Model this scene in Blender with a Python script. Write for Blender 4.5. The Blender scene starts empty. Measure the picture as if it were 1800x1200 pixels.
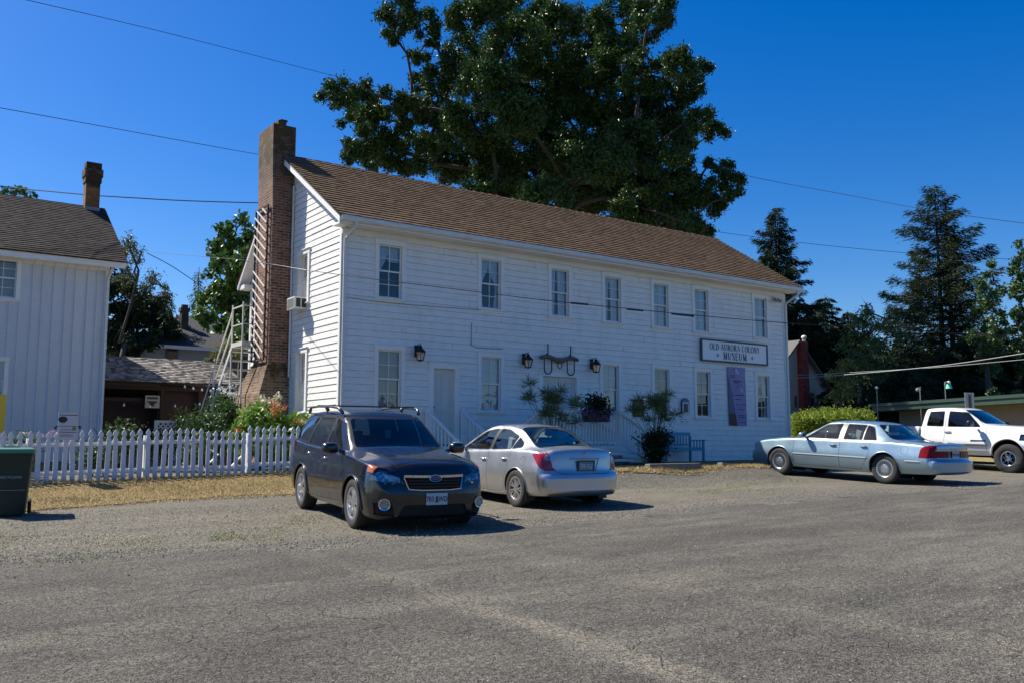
import bpy, bmesh, math, random
import numpy as np
from mathutils import Vector, Matrix
C = bpy.data.collections.new('scene'); bpy.context.scene.collection.children.link(C)
SC = bpy.context.scene
R_ = math.radians
# ---------------------------------------------------------------- camera, sky, sun, exposure
EYE = 1.6; PITCH = R_(6.5); YAW = R_(35.8)
cam_d = bpy.data.cameras.new('camera'); cam_d.sensor_width = 36; cam_d.lens = 31.94
cam_d.clip_start = .1; cam_d.clip_end = 3000
cam = bpy.data.objects.new('camera', cam_d); C.objects.link(cam)
cam.location = (0, 0, EYE); cam.rotation_euler = (math.pi/2 + PITCH, 0, -YAW)
SC.camera = cam
SUN_EL = R_(50); SUN_DIR = Vector((-.57, .82, 0)).normalized() * math.cos(SUN_EL) + Vector((0, 0, math.sin(SUN_EL)))
w = bpy.data.worlds.new('World'); SC.world = w; w.use_nodes = True
nt = w.node_tree; bg = nt.nodes['Background']
sky = nt.nodes.new('ShaderNodeTexSky'); sky.sky_type = 'NISHITA'; sky.sun_disc = False
sky.sun_elevation = SUN_EL; sky.sun_rotation = math.atan2(SUN_DIR.x, SUN_DIR.y)
sky.altitude = 0; sky.air_density = 1.0; sky.dust_density = .7; sky.ozone_density = 5.0
hsv = nt.nodes.new('ShaderNodeHueSaturation'); hsv.inputs['Saturation'].default_value = 1.42; hsv.inputs['Hue'].default_value = .5115
nt.links.new(sky.outputs[0], hsv.inputs['Color']); nt.links.new(hsv.outputs[0], bg.inputs[0]); bg.inputs[1].default_value = .075
sun_d = bpy.data.lights.new('sun', 'SUN'); sun_d.energy = 4.3; sun_d.angle = R_(.53); sun_d.color = (1, .94, .82)
sun = bpy.data.objects.new('sun', sun_d); C.objects.link(sun)
sun.rotation_euler = SUN_DIR.to_track_quat('Z', 'Y').to_euler(); sun.location = (-20, 20, 30)
SC.view_settings.view_transform = 'Standard'; SC.view_settings.look = 'None'
SC.view_settings.exposure = .93; SC.view_settings.gamma = 1
SC.cycles.max_bounces = 8; SC.cycles.transparent_max_bounces = 12
SC.cycles.diffuse_bounces = 3; SC.cycles.caustics_reflective = False; SC.cycles.caustics_refractive = False

# ---------------------------------------------------------------- measured layout helper
F0 = np.array([math.sin(YAW), math.cos(YAW), 0.]); RT = np.array([math.cos(YAW), -math.sin(YAW), 0.])
FW = F0*math.cos(PITCH) + np.array([0, 0, math.sin(PITCH)]); UP = -F0*math.sin(PITCH) + np.array([0, 0, math.cos(PITCH)])
def ray(px, py): return FW + RT*(px-900)/1597. - UP*(py-600)/1597.
def atY(px, py, Y):
    d = ray(px, py); return Vector(np.array([0, 0, EYE]) + d*(Y/d[1]))
def atX(px, py, X):
    d = ray(px, py); return Vector(np.array([0, 0, EYE]) + d*(X/d[0]))
def atD(px, py, D):                      # point of a sight line at horizontal distance D ahead
    d = ray(px, py); return Vector(np.array([0, 0, EYE]) + d*(D/(d @ F0)))
def LD(lat, dep): return (RT*lat + F0*dep)[:2]
def sst(a, b, x):
    t = np.clip((x-a)/(b-a), 0, 1); return t*t*(3-2*t)
def gz(x, y):
    x = np.asarray(x, float); y = np.asarray(y, float)
    lat = x*RT[0]+y*RT[1]; dep = x*F0[0]+y*F0[1]
    dc = np.where(dep < 33, dep, 33+4*np.tanh((dep-33)/4.))
    z = -.02 + .037*np.maximum(dc, -6)
    z = z + .24*sst(18.2, 19.7, y)*(1-sst(9.0, 12, x))*sst(-12, 6, x)
    def g(px, py, s, a): return a*np.exp(-((x-px)**2+(y-py)**2)/(2*s*s))
    for (la, de, s, a) in [(-3.39, 15.17, 1.2, .03), (8.7, 21.35, 1.4, -.05), (14.6, 26.8, 3.2, -.17), (.7, 16.2, 1.6, -.03)]:
        p = LD(la, de); z = z + g(p[0], p[1], s, a)
    ye = 14.85+2.6*sst(18.5, 19.0, x)+.12*np.sin(x*1.7)          # level terrace in front of the museum, held by the wheel stops
    tw = sst(ye-.9, ye+.1, y)*sst(11.9, 13.2, x)*(1-sst(26.5, 29, x))*(1-sst(26, 30, y)); z = z*(1-tw)+(1.07+.004*(x-13))*tw
    z = z + 1.0*sst(34, 46, dep)*sst(6, 13, lat) + 1.0*sst(46, 66, dep)*sst(8, 18, lat)
    return z
def G(x, y): return float(gz(x, y))

# ---------------------------------------------------------------- materials
def mat(name, col, rough=.6, metal=0., spec=.5, coat=0., noise=None, bump=None, coatr=.03, sheen=0):
    """noise = (scale, amount, colour2 or None, stretch) ; bump = (scale, strength, distance)"""
    m = bpy.data.materials.new(name); m.use_nodes = True; n = m.node_tree.nodes; l = m.node_tree.links
    b = n['Principled BSDF']; b.inputs['Base Color'].default_value = (*col, 1); b.inputs['Roughness'].default_value = rough
    b.inputs['Metallic'].default_value = metal; b.inputs['Specular IOR Level'].default_value = spec
    b.inputs['Coat Weight'].default_value = coat; b.inputs['Coat Roughness'].default_value = coatr
    tc = None
    if noise or bump:
        tc = n.new('ShaderNodeTexCoord')
    if noise:
        sc, am, c2, st = (list(noise)+[None, None])[:4] if len(noise) < 4 else noise
        mp = n.new('ShaderNodeMapping'); mp.inputs['Scale'].default_value = st or (1, 1, 1)
        l.new(tc.outputs['Object'], mp.inputs[0])
        t = n.new('ShaderNodeTexNoise'); t.inputs['Scale'].default_value = sc; t.inputs['Detail'].default_value = 6; t.inputs['Roughness'].default_value = .65
        l.new(mp.outputs[0], t.inputs[0])
        r = n.new('ShaderNodeMapRange'); r.inputs[1].default_value = .3; r.inputs[2].default_value = .7; r.inputs[3].default_value = 0; r.inputs[4].default_value = am
        l.new(t.outputs[0], r.inputs[0])
        mx = n.new('ShaderNodeMix'); mx.data_type = 'RGBA'; mx.inputs[6].default_value = (*col, 1)
        c2 = c2 or tuple(c*.4 for c in col); mx.inputs[7].default_value = (*c2, 1)
        l.new(r.outputs[0], mx.inputs[0]); l.new(mx.outputs[2], b.inputs['Base Color'])
    if bump:
        t = n.new('ShaderNodeTexNoise'); t.inputs['Scale'].default_value = bump[0]; t.inputs['Detail'].default_value = 5
        l.new(tc.outputs['Object'], t.inputs[0])
        bp = n.new('ShaderNodeBump'); bp.inputs['Strength'].default_value = bump[1]; bp.inputs['Distance'].default_value = bump[2]
        l.new(t.outputs[0], bp.inputs['Height']); l.new(bp.outputs[0], b.inputs['Normal'])
    return m
def N(m): return m.node_tree.nodes, m.node_tree.links, m.node_tree.nodes['Principled BSDF']
def glass(name, tint=(.6, .7, .68), refl=1.45, mixmin=0.04, rough=0.0):
    m = bpy.data.materials.new(name); m.use_nodes = True; n = m.node_tree.nodes; l = m.node_tree.links
    n.remove(n['Principled BSDF']); out = n['Material Output']
    tr = n.new('ShaderNodeBsdfTransparent'); tr.inputs[0].default_value = (*tint, 1)
    gl = n.new('ShaderNodeBsdfGlossy'); gl.inputs['Roughness'].default_value = rough; gl.inputs[0].default_value = (1, 1, 1, 1)
    fr = n.new('ShaderNodeFresnel'); fr.inputs[0].default_value = refl
    ad = n.new('ShaderNodeMath'); ad.operation = 'MULTIPLY_ADD'; ad.inputs[1].default_value = 1.6; ad.inputs[2].default_value = mixmin; ad.use_clamp = True
    mx = n.new('ShaderNodeMixShader'); l.new(fr.outputs[0], ad.inputs[0]); l.new(ad.outputs[0], mx.inputs[0])
    l.new(tr.outputs[0], mx.inputs[1]); l.new(gl.outputs[0], mx.inputs[2]); l.new(mx.outputs[0], out.inputs[0])
    return m

# ---------------------------------------------------------------- mesh builder
class MB:
    def __init__(s): s.v = []; s.f = []; s.m = []
    def add(s, vs, fs, mi=0, M=None):
        o = len(s.v)
        s.v += [tuple(M @ Vector(p)) if M is not None else tuple(p) for p in vs]
        s.f += [tuple(i+o for i in f) for f in fs]; s.m += [mi]*len(fs); return s
    def box(s, x0, x1, y0, y1, z0, z1, mi=0, M=None):
        return s.add([(x0, y0, z0), (x1, y0, z0), (x1, y1, z0), (x0, y1, z0), (x0, y0, z1), (x1, y0, z1), (x1, y1, z1), (x0, y1, z1)],
                     [(0, 3, 2, 1), (4, 5, 6, 7), (0, 1, 5, 4), (1, 2, 6, 5), (2, 3, 7, 6), (3, 0, 4, 7)], mi, M)
    def bar(s, p, q, w, h, mi=0, up=(0, 0, 1)):
        p = Vector(p); q = Vector(q); d = q-p; L = d.length
        if L < 1e-6: return s
        x = d/L; u = Vector(up)
        if abs(x.dot(u)) > .99: u = Vector((0, 1, 0))
        y = u.cross(x).normalized(); z = x.cross(y)
        M = Matrix((x, y, z)).transposed().to_4x4(); M.translation = p
        return s.box(0, L, -w/2, w/2, -h/2, h/2, mi, M)
    def prism(s, poly, y0, y1, mi=0, M=None):      # polygon in (x,z) extruded along y
        n = len(poly); v = [(p[0], y0, p[1]) for p in poly]+[(p[0], y1, p[1]) for p in poly]
        f = [tuple(range(n)), tuple(range(2*n-1, n-1, -1))]+[(i, i+n, (i+1) % n+n, (i+1) % n) for i in range(n)]
        return s.add(v, f, mi, M)
    def tube(s, pts, r, n=8, mi=0, caps=True):
        pts = [Vector(p) for p in pts]; rr = r if isinstance(r, (list, tuple)) else [r]*len(pts)
        vs = []; fs = []
        t0 = (pts[1]-pts[0]).normalized(); u = Vector((0, 0, 1))
        if abs(t0.dot(u)) > .95: u = Vector((1, 0, 0))
        for i, p in enumerate(pts):
            t = (pts[min(i+1, len(pts)-1)]-pts[max(i-1, 0)]).normalized()
            a = t.cross(u)
            if a.length < 1e-4: a = t.cross(Vector((0, 1, 0)))
            a.normalize(); b = a.cross(t); u = b
            u = b if b.length > 0 else u
            for k in range(n):
                an = 2*math.pi*k/n; vs.append(p+a*math.cos(an)*rr[i]+b*math.sin(an)*rr[i])
        for i in range(len(pts)-1):
            for k in range(n): fs.append((i*n+k, i*n+(k+1) % n, (i+1)*n+(k+1) % n, (i+1)*n+k))
        if caps: fs += [tuple(range(n-1, -1, -1)), tuple((len(pts)-1)*n+k for k in range(n))]
        return s.add(vs, fs, mi)
    def lathe(s, prof, n=24, mi=0, M=None, axis='z', close=False):   # profile of (radius, height)
        vs = []; fs = []
        for (r, h) in prof:
            for k in range(n):
                a = 2*math.pi*k/n; c, d = r*math.cos(a), r*math.sin(a)
                vs.append((c, d, h) if axis == 'z' else (c, h, d))
        for i in range(len(prof)-1):
            for k in range(n): fs.append((i*n+k, i*n+(k+1) % n, (i+1)*n+(k+1) % n, (i+1)*n+k))
        if axis == 'y': fs = [f[::-1] for f in fs]
        return s.add(vs, fs, mi, M)
    def ball(s, c, r, n=10, m=7, mi=0, sc=(1, 1, 1)):
        prof = [(max(r*math.sin(math.pi*i/m), .0005), -r*math.cos(math.pi*i/m)) for i in range(m+1)]
        return s.lathe(prof, n, mi, Matrix.Translation(Vector(c)) @ Matrix.Diagonal((*sc, 1)))
    def build(s, name, mats, parent=None, smooth=False, loc=None, bevel=0, col=None):
        me = bpy.data.meshes.new(name); me.from_pydata(s.v, [], s.f)
        for mm in (mats if isinstance(mats, (list, tuple)) else [mats]): me.materials.append(mm)
        if len(set(s.m)) > 1: me.polygons.foreach_set('material_index', s.m)
        me.update()
        return link(name, me, parent, smooth, loc, bevel)
def link(name, me, parent=None, smooth=False, loc=None, bevel=0):
    o = bpy.data.objects.new(name, me); C.objects.link(o)
    if loc is not None: o.location = loc
    if smooth:
        me.polygons.foreach_set('use_smooth', [True]*len(me.polygons))
        if smooth is not True: me.set_sharp_from_angle(angle=R_(smooth))
    if bevel:
        b = o.modifiers.new('bevel', 'BEVEL'); b.width = bevel; b.segments = 2; b.limit_method = 'ANGLE'; b.angle_limit = R_(40)
        if not smooth:
            pass
    if parent is not None: o.parent = parent
    return o
def tag(o, label=None, cat=None, group=None, kind=None):
    if label: o['label'] = label
    if cat: o['category'] = cat
    if group: o['group'] = group
    if kind: o['kind'] = kind
    return o
def empty(name, loc=(0, 0, 0), rz=0):
    o = bpy.data.objects.new(name, None); C.objects.link(o); o.location = loc; o.rotation_euler = (0, 0, rz)
    o.empty_display_size = .2
    return o
def dup(o, parent=None, M=None):
    c = o.copy(); C.objects.link(c); c.parent = parent
    for ch in list(o.children): dup(ch, c)
    return c
def text_mesh(s, size, name, m, parent, M, ext=.002, bold=0, xs=1., align='CENTER', space=1.):
    cu = bpy.data.curves.new('lettering', 'FONT'); cu.body = s; cu.size = size; cu.extrude = ext; cu.offset = bold
    cu.align_x = align; cu.align_y = 'CENTER'; cu.space_character = space; cu.resolution_u = 3
    o = bpy.data.objects.new('tmp', cu); me = bpy.data.meshes.new_from_object(o)
    bpy.data.objects.remove(o); bpy.data.curves.remove(cu)
    me.transform(M @ Matrix.Diagonal((xs, 1, 1, 1))); me.materials.clear(); me.materials.append(m)
    return link(name, me, parent)
def np_mesh(name, V, Fq, m, parent=None, smooth=False, loc=None):
    """fast mesh from arrays; Fq is (n,3) or (n,4)"""
    me = bpy.data.meshes.new(name); k = Fq.shape[1]
    me.vertices.add(len(V)); me.vertices.foreach_set('co', np.asarray(V, np.float32).ravel())
    me.loops.add(Fq.size); me.loops.foreach_set('vertex_index', Fq.astype(np.int32).ravel())
    me.polygons.add(len(Fq)); me.polygons.foreach_set('loop_start', np.arange(0, Fq.size, k, dtype=np.int32))
    me.polygons.foreach_set('loop_total', np.full(len(Fq), k, np.int32))
    me.update(calc_edges=True); me.materials.append(m); me.polygons.foreach_set('use_smooth', [bool(smooth)]*len(me.polygons))
    return link(name, me, parent, smooth, loc)
# ================================================================ SETTING: ground, road, verges
def ground_grid(xs, ys, off, f=None):
    X, Y = np.meshgrid(xs, ys); Z = gz(X, Y)+off
    V = np.stack([X.ravel(), Y.ravel(), Z.ravel()], 1); nx = len(xs)
    i = np.arange(len(ys)-1)[:, None]*nx+np.arange(nx-1)[None]; i = i.ravel()
    return V, np.stack([i, i+1, i+1+nx, i+nx], 1)
def soil_mat(name, c1, c2, c3, sc=1., bumpd=.02, stones=.5, speck=.6, tracks=()):
    m = mat(name, c1, .95); n, l, b = N(m); b.inputs['Specular IOR Level'].default_value = .25
    tc = n.new('ShaderNodeTexCoord')
    def nz(s, d=5, r=.6, st=None):
        t = n.new('ShaderNodeTexNoise'); t.inputs['Scale'].default_value = s*sc; t.inputs['Detail'].default_value = d; t.inputs['Roughness'].default_value = r
        if st:
            mp = n.new('ShaderNodeMapping'); mp.inputs['Scale'].default_value = st; mp.inputs['Rotation'].default_value = (0, 0, R_(12)); l.new(tc.outputs['Object'], mp.inputs[0]); l.new(mp.outputs[0], t.inputs[0])
        else: l.new(tc.outputs['Object'], t.inputs[0])
        return t
    def ramp(src, a, bb, v0=0., v1=1.):
        r = n.new('ShaderNodeMapRange'); r.inputs[1].default_value = a; r.inputs[2].default_value = bb; r.inputs[3].default_value = v0; r.inputs[4].default_value = v1
        l.new(src, r.inputs[0]); return r.outputs[0]
    def mix(f, a, bb, bt='MIX'):
        x = n.new('ShaderNodeMix'); x.data_type = 'RGBA'; x.blend_type = bt
        (l.new(f, x.inputs[0]) if not isinstance(f, float) else setattr(x.inputs[0], 'default_value', f))
        for k, q in ((6, a), (7, bb)):
            if isinstance(q, tuple): x.inputs[k].default_value = (*q, 1)
            else: l.new(q, x.inputs[k])
        return x.outputs[2]
    big = ramp(nz(.35, 4, .6, (.5, 1.4, 1)).outputs[0], .35, .65)
    col = mix(big, c1, c2)
    med = ramp(nz(1.7, 6, .7, (.35, 1.5, 1)).outputs[0], .42, .7)
    col = mix(med, col, c3)
    for (p, q, wd, am, ct) in tracks:          # dust drifts and worn wheel lines along straight courses
        dx, dy = q[0]-p[0], q[1]-p[1]; L = math.hypot(dx, dy); nx, ny = -dy/L, dx/L
        vm = n.new('ShaderNodeVectorMath'); vm.operation = 'DOT_PRODUCT'; l.new(tc.outputs['Object'], vm.inputs[0]); vm.inputs[1].default_value = (nx, ny, 0)
        wob = nz(.6, 3); wa = n.new('ShaderNodeMath'); wa.operation = 'MULTIPLY_ADD'; l.new(wob.outputs[0], wa.inputs[0]); wa.inputs[1].default_value = .9; wa.inputs[2].default_value = -.45-(nx*p[0]+ny*p[1])
        s1 = n.new('ShaderNodeMath'); s1.operation = 'ADD'; l.new(vm.outputs['Value'], s1.inputs[0]); l.new(wa.outputs[0], s1.inputs[1]); s2 = n.new('ShaderNodeMath'); s2.operation = 'ABSOLUTE'; l.new(s1.outputs[0], s2.inputs[0])
        band = ramp(s2.outputs[0], wd*.3, wd, am, 0.); gt = ramp(nz(1.1, 5, .7).outputs[0], .38, .6, .15, 1.); mm = n.new('ShaderNodeMath'); mm.operation = 'MULTIPLY'; l.new(band, mm.inputs[0]); l.new(gt, mm.inputs[1])
        col = mix(mm.outputs[0], col, ct)
    fine = nz(27, 6, .85)
    fs = ramp(fine.outputs[0], .36, .64, 1-speck, 1+speck*.7)
    hs = n.new('ShaderNodeHueSaturation'); l.new(col, hs.inputs['Color']); l.new(fs, hs.inputs['Value'])
    vo = n.new('ShaderNodeTexVoronoi'); vo.inputs['Scale'].default_value = 46*sc; l.new(tc.outputs['Object'], vo.inputs[0])
    st = ramp(vo.outputs['Color'], .0, .42, 1., 0.)       # a few aggregate stones darker
    st2 = ramp(vo.outputs['Distance'], .25, .45, 1., 0.)
    mu = n.new('ShaderNodeMath'); mu.operation = 'MULTIPLY'; l.new(st, mu.inputs[0]); l.new(st2, mu.inputs[1])
    mu2 = n.new('ShaderNodeMath'); mu2.operation = 'MULTIPLY'; l.new(mu.outputs[0], mu2.inputs[0]); mu2.inputs[1].default_value = stones
    col = mix(mu2.outputs[0], hs.outputs[0], tuple(c*.28 for c in c1))
    v3 = n.new('ShaderNodeTexVoronoi'); v3.inputs['Scale'].default_value = 17*sc; l.new(tc.outputs['Object'], v3.inputs[0])
    d1 = ramp(v3.outputs['Distance'], .10, .22, 1., 0.); d2 = ramp(v3.outputs['Color'], .0, .30, 1., 0.)
    m3 = n.new('ShaderNodeMath'); m3.operation = 'MULTIPLY'; l.new(d1, m3.inputs[0]); l.new(d2, m3.inputs[1]); m4 = n.new('ShaderNodeMath'); m4.operation = 'MULTIPLY'; l.new(m3.outputs[0], m4.inputs[0]); m4.inputs[1].default_value = .75
    col = mix(m4.outputs[0], col, tuple(c*.3 for c in c1))
    cr_ = nz(4.3, 7, .8); ck = ramp(cr_.outputs[0], .48, .5, 0., 1.); ck2 = ramp(cr_.outputs[0], .5, .52, 1., 0.); m5 = n.new('ShaderNodeMath'); m5.operation = 'MULTIPLY'; l.new(ck, m5.inputs[0]); l.new(ck2, m5.inputs[1])
    gate = ramp(nz(.5, 3).outputs[0], .42, .58, 0., .85); m6 = n.new('ShaderNodeMath'); m6.operation = 'MULTIPLY'; l.new(m5.outputs[0], m6.inputs[0]); l.new(gate, m6.inputs[1])
    col = mix(m6.outputs[0], col, tuple(c*.45 for c in c1))
    l.new(col, b.inputs['Base Color'])
    a1 = n.new('ShaderNodeMath'); a1.operation = 'ADD'; l.new(fine.outputs[0], a1.inputs[0]); l.new(st2, a1.inputs[1])
    bp = n.new('ShaderNodeBump'); bp.inputs['Strength'].default_value = 1; bp.inputs['Distance'].default_value = bumpd
    l.new(a1.outputs[0], bp.inputs['Height']); l.new(bp.outputs[0], b.inputs['Normal'])
    return m
LT_, DK_ = (.26, .232, .18), (.10, .09, .075)
def gq(px, py): return _gp(px, py)
def _gp(px, py):
    d = ray(px, py); ts = np.linspace(.5, 80, 400); h = EYE+d[2]*ts-gz(d[0]*ts, d[1]*ts)
    k = int(np.argmax(h < 0)) or 399; t = ts[k-1]+(ts[k]-ts[k-1])*h[k-1]/(h[k-1]-h[k]+1e-9)
    return (float(d[0]*t), float(d[1]*t))
TR_ = [(_gp(600, 990), _gp(1200, 1190), .22, .75, LT_), (_gp(850, 960), _gp(1700, 1130), .5, .5, LT_), (_gp(700, 1060), _gp(960, 1190), .5, .5, DK_), (_gp(1000, 965), _gp(1790, 905), .6, .6, DK_), (_gp(200, 1020), _gp(520, 1190), .5, .35, DK_), (_gp(1250, 1010), _gp(1790, 960), .45, .4, LT_)]
M_gravel = soil_mat('gravel_dirt', (.205, .186, .146), (.255, .228, .178), (.155, .142, .114), 1, .018, .8, .7)
M_asph = soil_mat('worn_asphalt', (.132, .122, .102), (.196, .180, .148), (.094, .088, .076), 1.15, .014, 1., .85, TR_)
M_dry = soil_mat('dry_grass_soil', (.44, .305, .14), (.35, .25, .11), (.24, .20, .075), 1.2, .03, .3, .5)
M_hill = soil_mat('far_dry_field', (.40, .31, .15), (.33, .27, .12), (.20, .20, .07), .4, .03, .2, .4)
xs = np.concatenate([np.linspace(-900, -60, 12), np.linspace(-50, -16, 12), np.linspace(-15, 40, 221), np.linspace(41, 100, 60), np.linspace(110, 1200, 16)])
ys = np.concatenate([np.linspace(-900, -60, 12), np.linspace(-50, -10, 12), np.linspace(-9, 34, 173), np.linspace(35, 90, 56), np.linspace(100, 1400, 18)])
V, Fq = ground_grid(xs, ys, 0)
tag(np_mesh('ground', V, Fq, M_gravel, smooth=True), kind='structure')
def patch(name, poly, off, m, step=.25, rag=.25, seed=1, fn=None):
    """sheet over the ground inside a polygon, its edge ragged by noise"""
    rs = np.random.RandomState(seed)
    P = np.array(poly); x0, y0 = P.min(0)-.5; x1, y1 = P.max(0)+.5
    xs = np.arange(x0, x1, step); ys = np.arange(y0, y1, step); X, Y = np.meshgrid(xs, ys)
    jx = X+rs.uniform(-.3, .3, X.shape)*step; jy = Y+rs.uniform(-.3, .3, X.shape)*step
    # signed distance to polygon
    d = np.full(X.shape, 1e9); ins = np.zeros(X.shape, bool)
    for i in range(len(P)):
        a = P[i]; b = P[(i+1) % len(P)]; e = b-a
        t = np.clip(((jx-a[0])*e[0]+(jy-a[1])*e[1])/(e@e), 0, 1)
        d = np.minimum(d, np.hypot(jx-a[0]-t*e[0], jy-a[1]-t*e[1]))
        c = ((a[1] > jy) != (b[1] > jy)) & (jx < (b[0]-a[0])*(jy-a[1])/((b[1]-a[1])+1e-12)+a[0]); ins ^= c
    nse = sum(np.sin(jx*f*1.3+p)*np.cos(jy*f+p*1.7)/k for f, p, k in [(1.1, 1+seed, 1), (2.7, 2, 1.6), (6.1, 4, 2.6), (14, 5, 4)])*rag
    keep = np.where(ins, d, -d)+nse > 0
    V = np.stack([jx.ravel(), jy.ravel(), (gz(jx, jy)+off).ravel()], 1); nx = len(xs)
    i = (np.arange(len(ys)-1)[:, None]*nx+np.arange(nx-1)[None]).ravel(); k = keep.ravel()
    q = np.stack([i, i+1, i+1+nx, i+nx], 1); q = q[k[q].sum(1) >= 3]
    us, inv = np.unique(q, return_inverse=True); return np_mesh(name, V[us], inv.reshape(q.shape), m, smooth=True)
def gp(px, py):                             # where a sight line meets the sloping lot
    d = ray(px, py); ts = np.linspace(.5, 80, 400); h = EYE+d[2]*ts-gz(d[0]*ts, d[1]*ts)
    k = int(np.argmax(h < 0)) or 399; t = ts[k-1]+(ts[k]-ts[k-1])*h[k-1]/(h[k-1]-h[k]+1e-9)
    return (float(d[0]*t), float(d[1]*t))
road_poly = [gp(-500, 990), gp(0, 985), gp(300, 972), gp(600, 958), gp(900, 926), gp(1200, 896), gp(1500, 869), gp(1800, 849), gp(2100, 835), (70, 5), (70, -30), (-40, -40), (-30, 5)]
tag(patch('road', road_poly, .006, M_asph, .22, .22, 3), kind='structure')
for nm, poly, sd in [('dry_verge', [(-3, 19.9), (2, 19.9), (9.6, 19.9), (9.6, 17.6), gp(520, 868), gp(300, 878), gp(60, 897), (-3, 17.2)], 2),
                 ('dry_verge', [(12.5, 19.9), (27, 19.9), (28, 17.4), (19.2, 16.9), (18.8, 14.72), (12.6, 14.62)], 5),
                 ('dry_verge', [(27.0, 14.5), (26.5, 26), (28, 40), (75, 50), (80, 30), (50, 12), (34, 10.5), (27.5, 12.2)], 8)]:
    tag(patch(nm, poly, .012 if sd < 8 else .009, M_dry if sd < 8 else M_hill, .11 if sd < 8 else .4, .22, sd), kind='structure')

crs_ = random.Random(21); m = MB()            # hairline cracks in the old asphalt
for k in range(46):
    x, y = gp(crs_.uniform(40, 1780), crs_.uniform(1000, 1190)); a = crs_.choice((R_(-8), R_(60), R_(15)))+crs_.gauss(0, .35); p = (x, y); wv = crs_.uniform(.0025, .0055)
    for j in range(crs_.randint(8, 34)):
        L = crs_.uniform(.03, .09); a += crs_.gauss(0, .38); q = (p[0]+math.cos(a)*L, p[1]+math.sin(a)*L); nx, ny = -math.sin(a), math.cos(a); w2 = wv*crs_.uniform(.4, 1.2)
        if crs_.random() > .12: m.add([(p[0]-nx*wv, p[1]-ny*wv, G(*p)+.011), (q[0]-nx*w2, q[1]-ny*w2, G(*q)+.011), (q[0]+nx*w2, q[1]+ny*w2, G(*q)+.011), (p[0]+nx*wv, p[1]+ny*wv, G(*p)+.011)], [(0, 1, 2, 3)])
        p, wv = q, w2 if w2 > .0018 else .003
tag(m.build('road_cracks', mat('crack_dirt', (.045, .04, .033), 1.)), kind='structure')

# grass blades, weeds, loose stones: nobody could count them
def blades(name, pts, h, wdt, m, seed=0, lean=.5):
    rs = np.random.RandomState(seed); n = len(pts)
    a = rs.uniform(0, 6.28, n); hh = h*rs.uniform(.4, 1.2, n); ln = rs.normal(0, lean, (n, 2))*hh[:, None]
    base = np.stack([pts[:, 0], pts[:, 1], gz(pts[:, 0], pts[:, 1])+.004], 1)
    dx = np.stack([np.cos(a)*wdt, np.sin(a)*wdt, np.zeros(n)], 1)
    V = np.concatenate([base-dx, base+dx, base+np.stack([ln[:, 0], ln[:, 1], hh], 1)])
    F = np.stack([np.arange(n), np.arange(n)+n, np.arange(n)+2*n], 1)
    return np_mesh(name, V, F, m)
def scatter(poly, n, seed, clump=0):
    rs = np.random.RandomState(seed); P = np.array(poly); lo = P.min(0); hi = P.max(0); out = []
    if clump: cc = rs.uniform(lo, hi, (clump, 2))
    while sum(map(len, out)) < n:
        q = rs.uniform(lo, hi, (n, 2))
        if clump: q = cc[rs.randint(0, clump, n)]+rs.normal(0, .22, (n, 2))
        ins = np.zeros(n, bool)
        for i in range(len(P)):
            a = P[i]; b = P[(i+1) % len(P)]
            ins ^= ((a[1] > q[:, 1]) != (b[1] > q[:, 1])) & (q[:, 0] < (b[0]-a[0])*(q[:, 1]-a[1])/((b[1]-a[1])+1e-12)+a[0])
        out.append(q[ins])
    return np.concatenate(out)[:n]
M_straw = mat('straw', (.54, .40, .19), .8, noise=(1.2, .8, (.36, .27, .10)))
M_gr = mat('green_blade', (.20, .26, .06), .7, noise=(3, .7, (.33, .30, .10)))
tag(blades('dry_grass', np.concatenate([scatter([(-1, 19.7), (9.4, 19.8), (9.5, 17.7), gp(520, 872), gp(300, 882), gp(60, 899), (-1, 17.4)], 26000, 1)
    , scatter([(12.5, 15.6), (18.6, 15.6), (18.7, 14.62), (12.5, 14.5)], 11000, 2)]), .035, .006, M_straw, 1, .9), kind='stuff')
tag(blades('tall_dry_grass', np.concatenate([scatter([(-1, 19.9), (9.4, 19.9), (9.4, 19.6), (-1, 19.6)], 2600, 31, 60), scatter([(-1, 19.7), (9.4, 19.7), (9.4, 17.9), (-1, 17.6)], 3500, 32, 70), scatter([(12.6, 15.1), (18.5, 15.1), (18.6, 14.7), (12.6, 14.7)], 2200, 33, 40)]), .075, .006, M_straw, 7, .6), kind='stuff')
tag(blades('weeds', np.concatenate([scatter([gp(500, 905), gp(580, 905), gp(580, 930), gp(500, 930)], 350, 3, 3), scatter([gp(370, 925), gp(500, 925), gp(500, 957), gp(370, 950)], 900, 4, 9),
    scatter([gp(-20, 940), gp(300, 940), gp(300, 990), gp(-20, 990)], 1500, 5, 26),
    scatter([gp(1100, 840), gp(1420, 838), gp(1400, 872), gp(1120, 868)], 2600, 7, 90), scatter([(2.5, 19.7), (9, 19.7), (9, 18), (2.5, 18)], 1500, 8, 30)]), .020, .005, M_gr, 2, 1.1), kind='stuff')
rs = np.random.RandomState(5)
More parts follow.
